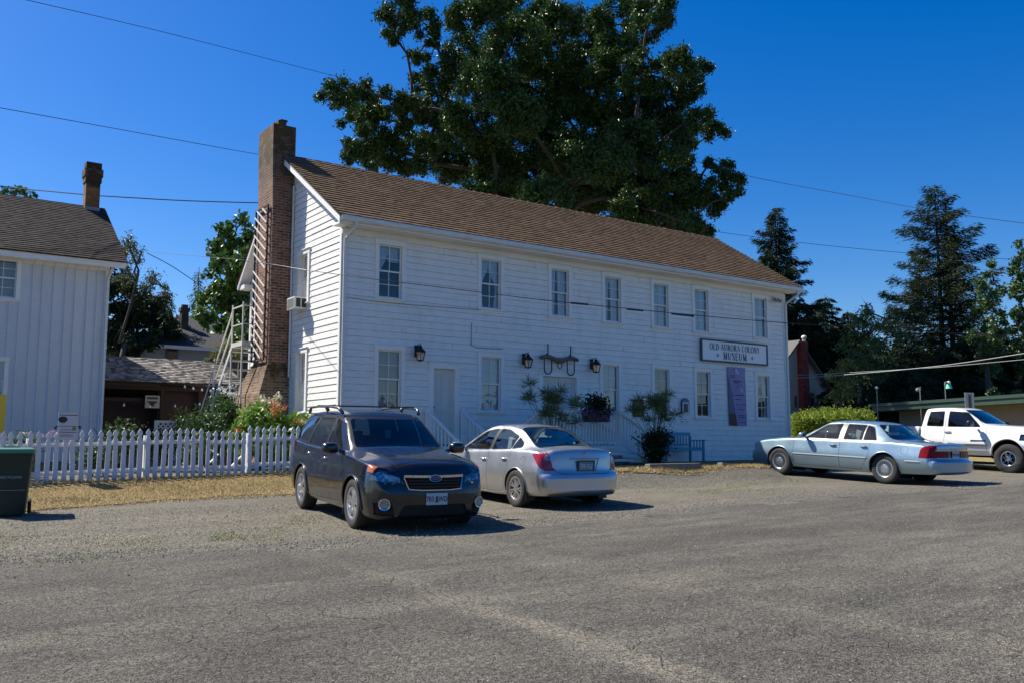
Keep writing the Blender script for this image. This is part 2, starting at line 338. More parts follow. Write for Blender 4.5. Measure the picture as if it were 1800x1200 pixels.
def stones(name, P, r, m, seed):
    rs = np.random.RandomState(seed); n = len(P); s = np.minimum(r*rs.lognormal(0, .45, n), r*2.1)
    o = np.array([(1, 0, 0), (0, 1, 0), (-1, 0, 0), (0, -1, 0), (0, 0, .7), (0, 0, -.5)])
    f = np.array([(0, 1, 4), (1, 2, 4), (2, 3, 4), (3, 0, 4), (1, 0, 5), (2, 1, 5), (3, 2, 5), (0, 3, 5)])
    jit = rs.uniform(.6, 1.3, (n, 6, 3)); V = o[None]*jit*s[:, None, None]
    an = rs.uniform(0, 6.28, n); c, d = np.cos(an), np.sin(an)
    x = V[..., 0]*c[:, None]-V[..., 1]*d[:, None]; y = V[..., 0]*d[:, None]+V[..., 1]*c[:, None]
    V = np.stack([x+P[:, 0:1], y+P[:, 1:2], V[..., 2]+(gz(P[:, 0], P[:, 1])+.004)[:, None]+s[:, None]*.25], 2).reshape(-1, 3)
    F = (f[None]+(np.arange(n)*6)[:, None, None]).reshape(-1, 3); return np_mesh(name, V, F, m)
M_stone = mat('loose_stone', (.27, .25, .22), .9, noise=(9, .9, (.12, .11, .10)))
fg = [gp(-60, 1250), gp(-60, 1000), gp(300, 990), gp(900, 930), gp(1500, 880), gp(1900, 850), gp(1900, 1250)]
lot = [gp(-100, 990), gp(0, 900), gp(500, 885), gp(900, 900), gp(1400, 860), gp(1700, 850), gp(1500, 872), gp(1200, 900), gp(900, 930), gp(600, 962), gp(300, 975)]
edge = [gp(0, 1000), gp(0, 975), gp(300, 962), gp(600, 948), gp(900, 916), gp(1200, 888), gp(1500, 862), gp(1800, 842), gp(1800, 852), gp(1500, 872), gp(1200, 900), gp(900, 932), gp(600, 966), gp(300, 984)]
tag(stones('loose_stones', np.concatenate([scatter(fg, 9000, 11), scatter(lot, 12000, 12)]), .0065, M_stone, 3), kind='stuff')
tag(stones('edge_gravel', scatter(edge, 6000, 13), .009, M_stone, 4), kind='stuff')
# ================================================================ THE MUSEUM
def white_paint(name, col=(.72, .73, .72), dirt=(.50, .48, .42), am=.35, bump=True, boards=None):
    m = mat(name, col, .55); n, l, b = N(m); tc = n.new('ShaderNodeTexCoord')
    mp = n.new('ShaderNodeMapping'); mp.inputs['Scale'].default_value = (1.2, 1.2, .35); l.new(tc.outputs['Object'], mp.inputs[0])
    t = n.new('ShaderNodeTexNoise'); t.inputs['Scale'].default_value = 2.2; t.inputs['Detail'].default_value = 8; t.inputs['Roughness'].default_value = .7; l.new(mp.outputs[0], t.inputs[0])
    mp2 = n.new('ShaderNodeMapping'); mp2.inputs['Scale'].default_value = (1.5, 1.5, 16); l.new(tc.outputs['Object'], mp2.inputs[0])
    t2 = n.new('ShaderNodeTexNoise'); t2.inputs['Scale'].default_value = 2.0; t2.inputs['Detail'].default_value = 6; l.new(mp2.outputs[0], t2.inputs[0])
    ad = n.new('ShaderNodeMath'); ad.operation = 'ADD'; l.new(t.outputs[0], ad.inputs[0]); l.new(t2.outputs[0], ad.inputs[1])
    r = n.new('ShaderNodeMapRange'); r.inputs[1].default_value = .95; r.inputs[2].default_value = 1.4; r.inputs[3].default_value = 0; r.inputs[4].default_value = am; l.new(ad.outputs[0], r.inputs[0])
    mx = n.new('ShaderNodeMix'); mx.data_type = 'RGBA'; mx.inputs[6].default_value = (*col, 1); mx.inputs[7].default_value = (*dirt, 1)
    l.new(r.outputs[0], mx.inputs[0]); l.new(mx.outputs[2], b.inputs['Base Color'])
    bp = n.new('ShaderNodeBump'); bp.inputs['Strength'].default_value = .5; bp.inputs['Distance'].default_value = .004
    l.new(t2.outputs[0], bp.inputs['Height']); l.new(bp.outputs[0], b.inputs['Normal'])
    return m
M_side = white_paint('painted_clapboard', (.83, .81, .765), (.52, .47, .38), .5); M_trim = white_paint('painted_trim', (.84, .82, .78), am=.25)
M_dark = mat('dark_interior', (.035, .035, .04), .9); M_bare = mat('inner_wall', (.22, .20, .17), .9)
def brick_mat(name, c1, c2, mortar, sc, moss=None):
    m = mat(name, c1, .9); n, l, b = N(m); tc = n.new('ShaderNodeTexCoord')
    sx = n.new('ShaderNodeSeparateXYZ'); l.new(tc.outputs['Object'], sx.inputs[0]); ad = n.new('ShaderNodeMath'); ad.operation = 'ADD'
    l.new(sx.outputs[0], ad.inputs[0]); l.new(sx.outputs[1], ad.inputs[1])
    cb = n.new('ShaderNodeCombineXYZ'); l.new(ad.outputs[0], cb.inputs[0]); l.new(sx.outputs[2], cb.inputs[1])
    br = n.new('ShaderNodeTexBrick'); br.inputs['Scale'].default_value = sc; br.inputs['Color1'].default_value = (*c1, 1); br.inputs['Color2'].default_value = (*c2, 1)
    br.inputs['Mortar'].default_value = (*mortar, 1); br.inputs['Mortar Size'].default_value = .014; br.inputs['Bias'].default_value = -.1
    br.inputs['Brick Width'].default_value = .22; br.inputs['Row Height'].default_value = .075; l.new(cb.outputs[0], br.inputs[0])
    t = n.new('ShaderNodeTexNoise'); t.inputs['Scale'].default_value = 3.5; t.inputs['Detail'].default_value = 8; t.inputs['Roughness'].default_value = .7; l.new(tc.outputs['Object'], t.inputs[0])
    hs = n.new('ShaderNodeHueSaturation'); r = n.new('ShaderNodeMapRange'); r.inputs[1].default_value = .3; r.inputs[2].default_value = .7; r.inputs[3].default_value = .5; r.inputs[4].default_value = 1.5
    l.new(t.outputs[0], r.inputs[0]); l.new(r.outputs[0], hs.inputs['Value']); l.new(br.outputs[0], hs.inputs['Color']); col = hs.outputs[0]
    for (z0, z1, y, cm) in (moss or []):        # soot and moss bands at given heights
        q = n.new('ShaderNodeMapRange'); q.inputs[1].default_value = z0; q.inputs[2].default_value = z1; l.new(sx.outputs[2], q.inputs[0])
        q.inputs[3].default_value = 0; q.inputs[4].default_value = 1
        s = n.new('ShaderNodeMath'); s.operation = 'MULTIPLY_ADD'; l.new(t.outputs[0], s.inputs[0]); s.inputs[1].default_value = 2.4; s.inputs[2].default_value = -.95
        s2 = n.new('ShaderNodeMath'); s2.operation = 'MULTIPLY'; s2.use_clamp = True; l.new(q.outputs[0], s2.inputs[0]); l.new(s.outputs[0], s2.inputs[1])
        s3 = n.new('ShaderNodeMath'); s3.operation = 'MULTIPLY'; s3.use_clamp = True; l.new(s2.outputs[0], s3.inputs[0]); s3.inputs[1].default_value = y
        mx = n.new('ShaderNodeMix'); mx.data_type = 'RGBA'; l.new(s3.outputs[0], mx.inputs[0]); l.new(col, mx.inputs[6]); mx.inputs[7].default_value = (*cm, 1); col = mx.outputs[2]
    l.new(col, b.inputs['Base Color'])
    bp = n.new('ShaderNodeBump'); bp.inputs['Strength'].default_value = .9; bp.inputs['Distance'].default_value = .012; bp.invert = True
    l.new(br.outputs['Fac'], bp.inputs['Height']); l.new(bp.outputs[0], b.inputs['Normal'])
    return m
M_brick = brick_mat('chimney_brick', (.12, .032, .02), (.31, .12, .065), (.25, .20, .15), 1., [(6.5, 9.6, 1.5, (.13, .105, .07)), (8.6, 9.7, 4., (.045, .034, .018)), (9.2, 10.1, 2.0, (.10, .058, .010))])
M_brickb = brick_mat('chimney_base_brick', (.15, .06, .035), (.34, .19, .115), (.30, .25, .18), 1., [(2.9, 3.7, 3.0, (.06, .036, .014))])
def shingle_mat(name, cols, row=.14, wid=.13, stain=None):
    """long rows of wooden shakes: colour changes shake by shake"""
    m = mat(name, cols[0], .85); n, l, b = N(m); b.inputs['Specular IOR Level'].default_value = .12
    at = n.new('ShaderNodeAttribute'); at.attribute_name = 'shade'
    cr = n.new('ShaderNodeValToRGB'); e = cr.color_ramp.elements
    while len(e) < len(cols): e.new(.5)
    for i, c in enumerate(cols): e[i].position = i/(len(cols)-1); e[i].color = (*c, 1)
    l.new(at.outputs['Fac'], cr.inputs[0])
    tc = n.new('ShaderNodeTexCoord'); t = n.new('ShaderNodeTexNoise'); t.inputs['Scale'].default_value = 9; t.inputs['Detail'].default_value = 6; l.new(tc.outputs['Object'], t.inputs[0])
    t3 = n.new('ShaderNodeTexNoise'); t3.inputs['Scale'].default_value = .8; t3.inputs['Detail'].default_value = 4; l.new(tc.outputs['Object'], t3.inputs[0])
    ad = n.new('ShaderNodeMath'); ad.operation = 'ADD'; l.new(t.outputs[0], ad.inputs[0]); l.new(t3.outputs[0], ad.inputs[1])
    r = n.new('ShaderNodeMapRange'); r.inputs[1].default_value = .6; r.inputs[2].default_value = 1.4; r.inputs[3].default_value = .78; r.inputs[4].default_value = 1.22; l.new(ad.outputs[0], r.inputs[0])
    hs = n.new('ShaderNodeHueSaturation'); l.new(cr.outputs[0], hs.inputs['Color']); l.new(r.outputs[0], hs.inputs['Value']); l.new(hs.outputs[0], b.inputs['Base Color'])
    return m
def shake_roof(name, e0, e1, r0, r1, m, parent, row=.16, wid=.14, th=.022, seed=0, lift=0., jag=.012):
    """roof plane from eave e0->e1 to ridge r0->r1, laid in courses of separate tapering shakes (one mesh)"""
    rs = np.random.RandomState(seed); e0, e1, r0, r1 = map(lambda q: np.array(q, float), (e0, e1, r0, r1))
    nrm = np.cross(e1-e0, r0-e0); nrm /= np.linalg.norm(nrm); nrm = nrm if nrm[2] > 0 else -nrm
    L = np.linalg.norm(r0-e0); nr = int(L/row); V = []; F = []; sh = []; k = 0
    for i in range(nr+1):
        t0 = i*row/L; t1 = min(t0+row*1.15/L, 1.0)
        if t0 >= 1: break
        a0 = e0+(r0-e0)*t0; a1 = e1+(r1-e1)*t0; b0 = e0+(r0-e0)*t1; b1 = e1+(r1-e1)*t1
        Lx = np.linalg.norm(a1-a0); nx = int(Lx/wid); cuts = np.sort(np.clip((np.arange(nx+1)+rs.uniform(-.3, .3, nx+1))/nx, 0, 1)); cuts[0] = 0; cuts[-1] = 1
        up = (b0-a0)/np.linalg.norm(b0-a0)
        for j in range(nx):
            u0, u1 = cuts[j], cuts[j+1]; jj = rs.normal(0, jag); tt = th*rs.uniform(.88, 1.14)
            p0 = a0+(a1-a0)*u0-up*jj; p1 = a0+(a1-a0)*u1-up*jj; q0 = b0+(b1-b0)*u0; q1 = b0+(b1-b0)*u1
            V += [p0+nrm*(tt+lift), p1+nrm*(tt+lift), q1+nrm*(.003+lift), q0+nrm*(.003+lift), p0+nrm*(lift-.004), p1+nrm*(lift-.004)]
            F += [(k, k+1, k+2, k+3), (k, k+4, k+5, k+1)]; s = rs.uniform(); sh += [s, s]; k += 6
    o = np_mesh(name, np.array(V), np.array(F), m, parent)
    a = o.data.attributes.new('shade', 'FLOAT', 'FACE'); a.data.foreach_set('value', np.array(sh, np.float32))
    return o
M_roof = shingle_mat('brown_cedar_shingle', [(.138, .090, .054), (.162, .107, .065), (.188, .126, .078)])
M_roofd = mat('roof_board', (.10, .08, .06), .9)

XL, XR, YF, YB = 9.35, 26.2, 20.0, 26.25        # wall planes
ZB = .6                                         # below the ground line
ZE, ZEB, YR, ZR = 7.0, 6.35, 23.35, 9.5
museum = empty('museum_building', (XL, YF, 0)); museum_inv = Matrix.Translation((-XL, -YF, 0))
tag(museum, 'long two-storey white clapboard building with brown shingle roof and brick chimney, behind the parked cars', 'building')
class OB(MB):                                   # builder in world coordinates for a parent placed elsewhere
    def build(s, name, mats, parent=None, **k):
        if parent is not None:
            q = parent.location.copy(); pp = parent.parent
            while pp is not None: q += pp.location; pp = pp.parent
            s.v = [(a[0]-q.x, a[1]-q.y, a[2]-q.z) for a in s.v]
        return MB.build(s, name, mats, parent, **k)
CRS = random.Random(77)
def clap_wall(mb, a0, a1, z0, z1, opens, place, row=.165, th=.015, top=None, drop=.004):
    """clapboards between a0..a1; opens = (a0,a1,z0,z1) cut out; place(a, out, z) -> point; top(a) limits a gable"""
    z = z0
    while z < z1-1e-4:
        zt = min(z+row, z1); cuts = sorted({z, zt, zt-.007}|{q for o in opens for q in (o[2], o[3]) if z < q < zt})
        jt = []; x = a0+CRS.uniform(1.2, 4.5)
        while x < a1-.6: jt.append(x); x += CRS.uniform(2.4, 4.9)
        ends = [a0]+jt+[a1]; bd = [(p+.003, q-.003, CRS.uniform(-.0035, .0045), CRS.uniform(-.003, .003), CRS.uniform(-.004, .004)) for p, q in zip(ends[:-1], ends[1:])]
        for c0, c1 in zip(cuts[:-1], cuts[1:]):
            f0 = th*(1-(c0-z)/row)+drop; f1 = th*(1-(c1-z)/row)+drop; gap = c0 > zt-.0072
            if gap: f0 = f1 = -.012
            seg = [(a0, a1, 0, 0, 0)] if gap else bd
            for o in opens:
                if o[2] < c1-1e-5 and o[3] > c0+1e-5:
                    ns = []
                    for s in seg:
                        if o[1] <= s[0] or o[0] >= s[1]: ns.append(s); continue
                        if o[0] > s[0]: ns.append((s[0], o[0])+s[2:])
                        if o[1] < s[1]: ns.append((o[1], s[1])+s[2:])
                    seg = ns
            for s in seg:
                lo0, hi0 = s[:2]; lo1, hi1 = s[:2]; e0, e1, e2 = s[2:]
                if top:
                    def clipr(zz, s):            # the stretch of this row that lies under the rafters
                        f = [a for a in np.linspace(s[0], s[1], 120) if top(a) >= zz]
                        return (min(f), max(f)) if f else None
                    A = clipr(c0, s); B = clipr(c1, s)
                    if not A: continue
                    B = B or ((A[0]+A[1])/2,)*2; (lo0, hi0), (lo1, hi1) = A, B
                k0 = 0 if gap else 1; dz0 = e1 if c0 == z else 0; dz1 = e2 if c0 == z else 0
                v = [place(lo0, f0+e0*k0, c0+dz0), place(hi0, f0+e0*k0, c0+dz1), place(hi1, f1, c1), place(lo1, f1, c1)]; fs = [(0, 1, 2, 3)]
                if c0 == z: v += [place(lo0, -.012, c0), place(hi0, -.012, c0)]; fs.append((4, 5, 1, 0))
                mb.add(v, fs)
        z = zt
pF = lambda a, o, z: (a, YF-o, z)
pL = lambda a, o, z: (XL-o, a, z)
pR = lambda a, o, z: (XR+o, a, z)
pB = lambda a, o, z: (a, YB+o, z)
WW = .64
up_c = [10.65, 13.71, 16.10, 18.12, 20.12, 21.95, 24.88]; lo_c = [10.67, 13.72, 17.99, 20.10, 21.96, 24.90]
ZU0, ZU1, ZL0, ZL1 = 5.24, 6.58, 2.50, 3.94
tr = .105
opF = [(c-WW/2, c+WW/2, ZU0, ZU1) for c in up_c]+[(c-WW/2, c+WW/2, ZL0, ZL1) for c in lo_c]
doors = [(11.93, 12.58, 1.62, 3.56), (15.46, 16.68, 1.62, 3.52)]
gw = [(22.02, 22.60, 5.3, 6.58), (22.02, 22.60, 2.48, 3.98)]
grow = lambda o, t: (o[0]-t, o[1]+t, o[2]-.01, o[3]+t)
def roofline(y): return ZE+.06+(y-19.55)*(ZR-ZE-.06)/(YR-19.55) if y < YR else ZR-(y-YR)*(ZR-6.4)/(26.5-YR)
mb = OB(); clap_wall(mb, XL, XR, ZB, 6.98, [grow(o, .05) for o in opF]+[(d[0]-.05, d[1]+.05, d[2]-.3, d[3]+.05) for d in doors], pF)
fw = mb.build('front_wall', M_side, museum)
mb = OB(); clap_wall(mb, YF, YB, ZB, 9.5, [grow(o, .05) for o in gw]+[(25.0, 25.8, 4.5, 6.2)], lambda a, o, z: pL(a, o, z), top=lambda a: roofline(a)-.1)
mb.build('gable_wall', M_side, museum)
mb = OB(); clap_wall(mb, YF, YB, ZB, 9.5, [], pR, top=lambda a: roofline(a)-.1); clap_wall(mb, XL, XR, ZB, 6.2, [], pB)
mb.build('rear_wall', M_side, museum)
# inner shell keeps the rooms dark
mb = OB()
for z0, z1 in ((ZB, 4.35), (4.35, 6.9)):
    mb.box(XL+.02, XR-.02, 23.2, 23.3, z0, z1)
mb.box(XL+.02, XR-.02, YF+.12, 23.3, 4.3, 4.4); mb.box(XL+.02, XR-.02, YF+.12, YB-.02, 1.5, 1.6)
mb.add([(XL+.02, YF, 6.95), (XR-.02, YF, 6.95), (XR-.02, YB, 6.95), (XL+.02, YB, 6.95)], [(0, 1, 2, 3)])
mb.build('inner_walls', M_bare, museum)
# trim: corner boards, frieze, water table
mb = OB()
mb.box(XL-.032, XL+.11, YF-.034, YF, ZB, 6.85); mb.box(XL-.034, XL, YF, YF+.11, ZB, 6.9); mb.build('corner_board', M_trim, museum, bevel=.004); mb = OB()
mb.box(XR-.11, XR+.034, YF-.034, YF, ZB, 6.85); mb.build('corner_board', M_trim, museum, bevel=.004); mb = OB()
mb.box(XL-.034, XL, YB-.11, YB, ZB, 6.2); mb.build('corner_board', M_trim, museum, bevel=.004)
mb = OB(); mb.box(XL+.11, XR-.11, YF-.030, YF, 6.74, 6.88)
mb.box(XL-.28, XR+.25, 19.56, YF, 6.882, 6.90)        # soffit
mb.box(XL-.28, XR+.25, 19.53, 19.558, 6.86, 7.01)      # fascia
mb.build('fascia', M_trim, museum)
# rake boards and soffits on both gables
for X0, X1 in ((XL-.33, XL-.29), (XR+.27, XR+.31)):
    mb = OB()
    for (ya, za, yb, zb) in ((19.50, roofline(19.50)-.01, YR, ZR-.01), (YR, ZR-.01, 26.55, 6.36)):
        mb.add([(X0, ya, za), (X0, yb, zb), (X0, yb, zb-.17), (X0, ya, za-.17), (X1, ya, za), (X1, yb, zb), (X1, yb, zb-.17), (X1, ya, za-.17)],
               [(0, 1, 2, 3), (7, 6, 5, 4), (0, 4, 5, 1), (3, 2, 6, 7), (0, 3, 7, 4), (1, 5, 6, 2)])
        s0, s1 = (X1, XL) if X0 < 15 else (XR, X0)
        mb.add([(s0, ya, za-.10), (s1, ya, za-.10), (s1, yb, zb-.10), (s0, yb, zb-.10)], [(0, 1, 2, 3)])
    mb.build('rake_board', M_trim, museum)
mb = OB()                                        # boxed return at the rear eave corner
mb.box(XL-.29, XL-.0, 26.05, 26.5, 6.18, 6.30); mb.box(XL-.3, XL, 19.56, YF-.04, 6.84, 6.872); mb.build('eave_return', M_trim, museum)
# roof
rf = shake_roof('roof', (XL-.36, 19.45, 7.035), (XR+.34, 19.45, 7.035), (XL-.36, YR, ZR+.02), (XR+.34, YR, ZR+.02), M_roof, museum, row=.192, wid=.13, th=.034, seed=3, jag=.005)
rf.location = (-XL, -YF, 0)
rb = shake_roof('roof', (XL-.36, 26.6, 6.34), (XR+.34, 26.6, 6.34), (XL-.36, YR, ZR+.02), (XR+.34, YR, ZR+.02), M_roof, museum, row=.20, wid=.2, th=.03, seed=4); rb.location = (-XL, -YF, 0)
mb = OB()
for s in ((19.47, 7.03), (26.58, 6.33)):
    mb.add([(XL-.35, s[0], s[1]), (XR+.33, s[0], s[1]), (XR+.33, YR, ZR+.012), (XL-.35, YR, ZR+.012)], [(0, 1, 2, 3)])
    mb.add([(XL-.35, s[0], s[1]-.03), (XR+.33, s[0], s[1]-.03), (XR+.33, YR, ZR-.02), (XL-.35, YR, ZR-.02)], [(0, 1, 2, 3)])
mb.build('roof_deck', M_roofd, museum)
mb = OB(); rs = random.Random(4); x = XL-.36      # ridge caps
while x < XR+.3:
    h = .02+rs.random()*.02
    for s in (-1, 1):
        q = .15; dz = .62*q if s < 0 else .95*q
        mb.add([(x, YR, ZR+.03+h), (x+.34, YR, ZR+.03), (x+.34, YR+s*q, ZR+.03-dz), (x, YR+s*q, ZR+.03+h-dz), (x, YR, ZR+.0), (x, YR+s*q, ZR-dz)], [(0, 1, 2, 3), (0, 3, 5, 4)])
    x += .3
mb.build('ridge_cap', M_roof, museum)
# gutter + downspouts
M_gut = white_paint('gutter_metal', (.70, .71, .70), (.34, .31, .26), .45)
mb = OB(); prof = [(19.52, 7.03), (19.41, 7.03), (19.40, 7.0), (19.42, 6.93), (19.46, 6.90), (19.525, 6.90)]
n = len(prof); vs = [(XL-.30, a, b) for a, b in prof]+[(XR+.33, a, b) for a, b in prof]
mb.add(vs, [(i, i+1, i+1+n, i+n) for i in range(n-1)]+[tuple(range(n)), tuple(range(2*n-1, n-1, -1))]); gut = mb.build('gutter', M_gut, museum)
def spout(pts, name='downspout'):
    mb = OB()
    for p, q in zip(pts[:-1], pts[1:]): mb.bar(p, q, .075, .055)
    mb.build(name, M_gut, museum, bevel=.008)
spout([(XL+.1, 19.47, 6.92), (XL+.1, 19.47, 6.8), (XL+.03, 19.93, 6.55), (XL+.03, 19.93, 1.0), (XL+.03, 19.8, .9)])
spout([(XR+.1, 19.47, 6.92), (XR+.1, 19.47, 6.78), (XR-.01, 19.93, 6.5), (XR-.01, 19.93, 1.2), (XR-.01, 19.8, 1.1)])
mb = OB(); mb.tube([(XL-.05, YF-.06, 6.7), (XL-.05, YF-.06, 1.0)], .018, 6); mb.build('conduit', mat('grey_pipe', (.45, .47, .48), .5), museum)

# ---- windows
M_pane = glass('window_glass', (.86, .91, .92), 1.45, .01, .01)
M_shade = mat('roller_shade', (.78, .79, .78), .9, noise=(2, .3, (.6, .62, .62)))
M_lace = mat('lace_curtain', (.72, .75, .78), .9); M_blind = mat('grey_blind', (.46, .45, .41), .9, noise=(1.2, .5, (.36, .35, .33)))
M_paleblind = mat('pale_blind', (.80, .86, .90), .9, noise=(1.2, .5, (.64, .70, .75)))
def window(u0, u1, z0, z1, P, curtain, parent, hb=.06):
    """P(a, out, z); returns the window part: trim, > sash, pane, curtain, sill"""
    def bx(m, a0, a1, o0, o1, c0, c1):
        v = [P(a, o, z) for z in (c0, c1) for (a, o) in ((a0, o0), (a1, o0), (a1, o1), (a0, o1))]
        m.add(v, [(0, 3, 2, 1), (4, 5, 6, 7), (0, 1, 5, 4), (1, 2, 6, 5), (2, 3, 7, 6), (3, 0, 4, 7)])
    m = OB(); bx(m, u0-tr, u0, -.10, .045, z0-.02, z1); bx(m, u1, u1+tr, -.10, .045, z0-.02, z1); bx(m, u0-tr-.01, u1+tr+.01, -.10, .049, z1, z1+tr+.01)
    bx(m, u0-tr-.03, u1+tr+.03, .0, .075, z1+tr+.01, z1+tr+.03)
    bx(m, u0, u1, -.10, -.005, z0-.06, z0)
    wdw = m.build('window', M_trim, parent)
    m = OB(); bx(m, u0-tr-.02, u1+tr+.02, -.005, .085, z0-.06, z0-.02); bx(m, u0-tr, u1+tr, .0, .035, z0-.11, z0-.06); m.build('sill', M_trim, wdw, bevel=.004)
    zm = z0+(z1-z0)*.505; s = .032
    for (c0, c1, o) in ((z0, zm+.018, -.055), (zm-.018, z1, -.028)):
        m = OB(); bx(m, u0, u0+s, o-.028, o, c0, c1); bx(m, u1-s, u1, o-.028, o, c0, c1)
        bx(m, u0+s, u1-s, o-.028, o, c0, c0+s+.008); bx(m, u0+s, u1-s, o-.028, o, c1-s, c1)
        uc = (u0+u1)/2; bx(m, uc-.009, uc+.009, o-.024, o-.004, c0+s, c1-s); zc = (c0+c1)/2
        bx(m, u0+s, uc-.009, o-.023, o-.005, zc-.008, zc+.008); bx(m, uc+.009, u1-s, o-.023, o-.005, zc-.008, zc+.008)
        m.build('sash', M_trim, wdw)
        m = OB(); m.add([P(u0+s, o-.014, c0+s), P(u1-s, o-.014, c0+s), P(u1-s, o-.014, c1-s), P(u0+s, o-.014, c1-s)], [(0, 1, 2, 3)]); m.build('pane', M_pane, wdw)
    def cloth(name, mm, edge, nn=26, amp=.012, o=-.125):       # edge(s) -> list of (u,z) rows top..bottom
        m = OB(); rows = edge; k = len(rows[0]); vs = []
        for r_, row in enumerate(rows):
            for j, (a, z) in enumerate(row): vs.append(P(a, o+amp*math.sin(j*2.1)+amp*.4*math.sin(j*.9+r_), z))
        fs = [(i*k+j, i*k+j+1, (i+1)*k+j+1, (i+1)*k+j) for i in range(len(rows)-1) for j in range(k-1)]
        m.add(vs, fs); m.build(name, mm, wdw, smooth=True)
    H = z1-z0; W = u1-u0
    if 's' in curtain: cloth('roller_shade', M_shade, [[(u0+W*j/4, z) for j in range(5)] for z in (z1, z1-H*.11)], amp=.0, o=-.115)
    if 'd' in curtain or 'l' in curtain:         # curtains tied back
        for side in ((-1, 1) if 'd' in curtain else (-1,)):
            rows = []
            for i in range(13):
                t = i/12; 
                wd = (.62 if t < .05 else max(.14, .62-.62*(t/.55)**1.3*.85)) if t < .55 else (.13+.10*(t-.55)/.45)
                if 'l' in curtain and t > .52: break
                rows.append([((u0+W*wd*q/20) if side < 0 else (u1-W*wd*q/20), z1-.02-H*.97*t-(q/20)*.10*(1-t)*(-.3)) for q in range(21)])
            cloth('curtain', M_lace, rows, amp=.013)
        if 'l' in curtain: cloth('curtain', M_lace, [[(u0+W*.5+W*.5*q/12, z1-.02-H*(.28*t)-H*.1*t*(q/12)*0) for q in range(13)] for t in (0, .5, 1)], amp=.012)
    if 'f' in curtain:                           # full length lace, gathered
        cloth('curtain', M_lace, [[(u0+W*(.0+q/20*.44*(1-.25*t)), z1-H*t) for q in range(21)] for t in (0, .3, .6, 1)], amp=.014)
        cloth('curtain', M_lace, [[(u1-W*(.0+q/20*.50*(1-.12*t)), z1-H*t) for q in range(21)] for t in (0, .3, .6, 1)], amp=.014)
    if 'w' in curtain: cloth('curtain', M_paleblind, [[(u0+W*q/30, z1-H*t) for q in range(31)] for t in (0, .5, 1)], amp=.014)
    if 'b' in curtain: cloth('blind', M_blind, [[(u0+W*q/4, z1-H*t) for q in range(5)] for t in (0, 1)], amp=.0)
    if 'c' in curtain: cloth('blind', M_paleblind, [[(u0+W*q/4, z1-H*t) for q in range(5)] for t in (0, 1)], amp=.0)
    if 'h' in curtain: cloth('blind', M_blind, [[(u0+W*q/4, z1-H*.48*t) for q in range(5)] for t in (0, 1)], amp=.0)
    return wdw
for c, k in zip(up_c, ('sl', 'sd', 'f', 'sf', 'w', 'w', 'w')): window(c-WW/2, c+WW/2, ZU0, ZU1, pF, k, museum)
for c, k in zip(lo_c, ('b', 'c', 'c', 'h', 'h', 'sd')): window(c-WW/2, c+WW/2, ZL0, ZL1, pF, k, museum)
for g, k in zip(gw, ('b', 'f')): window(*g, pL, k, museum)
# ---- doors
M_door = white_paint('door_paint', (.66, .63, .56), (.46, .43, .38), .4)
def panel_door(d, leaves, parent):
    x0, x1, z0, z1 = d; w = (x1-x0)/leaves
    m = OB(); m.box(x0-.13, x0, YF-.045, YF+.10, z0, z1); m.box(x1, x1+.13, YF-.045, YF+.10, z0, z1); m.box(x0-.14, x1+.14, YF-.049, YF+.10, z1, z1+.13)
    m.box(x0-.16, x1+.16, YF-.075, YF-.0, z1+.13, z1+.155); fr = m.build('door_frame', M_trim, parent)
    for i in range(leaves):
        a = x0+i*w+.004; b = x0+(i+1)*w-.004; yy = YF+.07; m = OB(); m.box(a, b, yy, yy+.04, z0+.01, z1-.004)
        st = .09; mx_ = (a+b)/2; rails = [z0+.01, z0+.20, z0+.86, z0+1.02, z1-.14, z1-.004]
        for q0, q1 in ((a, a+st), (b-st, b), (mx_-.035, mx_+.035)): m.box(q0, q1, yy-.018, yy, z0+.01, z1-.004)
        for r0, r1 in ((rails[0], rails[1]), (rails[2], rails[3]), (rails[4], rails[5])):
            m.box(a+st, mx_-.035, yy-.017, yy, r0, r1); m.box(mx_+.035, b-st, yy-.017, yy, r0, r1)
        dr = m.build('door', M_door, parent)
        kx = a+.05 if (leaves == 1 or i == 1) else b-.05
        m = OB(); m.ball((kx, yy-.045, z0+.95), .026); m.tube([(kx, yy-.018, z0+.95), (kx, yy-.045, z0+.95)], .01, 6); m.build('door_knob', mat('dark_brass', (.08, .06, .04), .4, .8), dr, smooth=True)
panel_door(doors[0], 1, museum); panel_door(doors[1], 2, museum)
# ---- chimney on the gable end
CH = dict(x0=8.74, y0=23.12, y1=24.2)
def chim(mb, rings):                            # rings of (x0,x1,y0,y1,z) bottom to top
    vs = []; fs = []
    for (x0, x1, y0, y1, z) in rings: vs += [(x0, y0, z), (x1, y0, z), (x1, y1, z), (x0, y1, z)]
    for i in range(len(rings)-1):
        for k in range(4): fs.append((i*4+k, i*4+(k+1) % 4, (i+1)*4+(k+1) % 4, (i+1)*4+k))
    fs.append(tuple((len(rings)-1)*4+k for k in range(4))); mb.add(vs, fs)
mb = OB(); chim(mb, [(8.53, 9.34, 23.12, 25.15, .9), (8.53, 9.34, 23.12, 25.15, 2.95), (8.74, 9.34, 23.12, 24.25, 3.78)]); chb = mb.build('chimney_base', M_brickb, museum)
mb = OB(); chim(mb, [(8.74, 9.34, 23.12, 24.22, 3.782), (8.74, 9.34, 23.12, 24.2, 7.9), (8.70, 9.34, 23.12, 24.2, 9.6), (8.70, 9.34, 23.12, 24.2, 10.28)])
ch = mb.build('chimney', M_brick, museum)
mb = OB(); mb.box(8.85, 9.25, 23.3, 24.0, 10.28, 10.34); mb.box(8.92, 9.15, 23.35, 23.65, 10.34, 10.49); mb.box(9.0, 9.2, 23.4, 23.6, 10.49, 10.54); mb.build('chimney_cap', M_brick, ch)
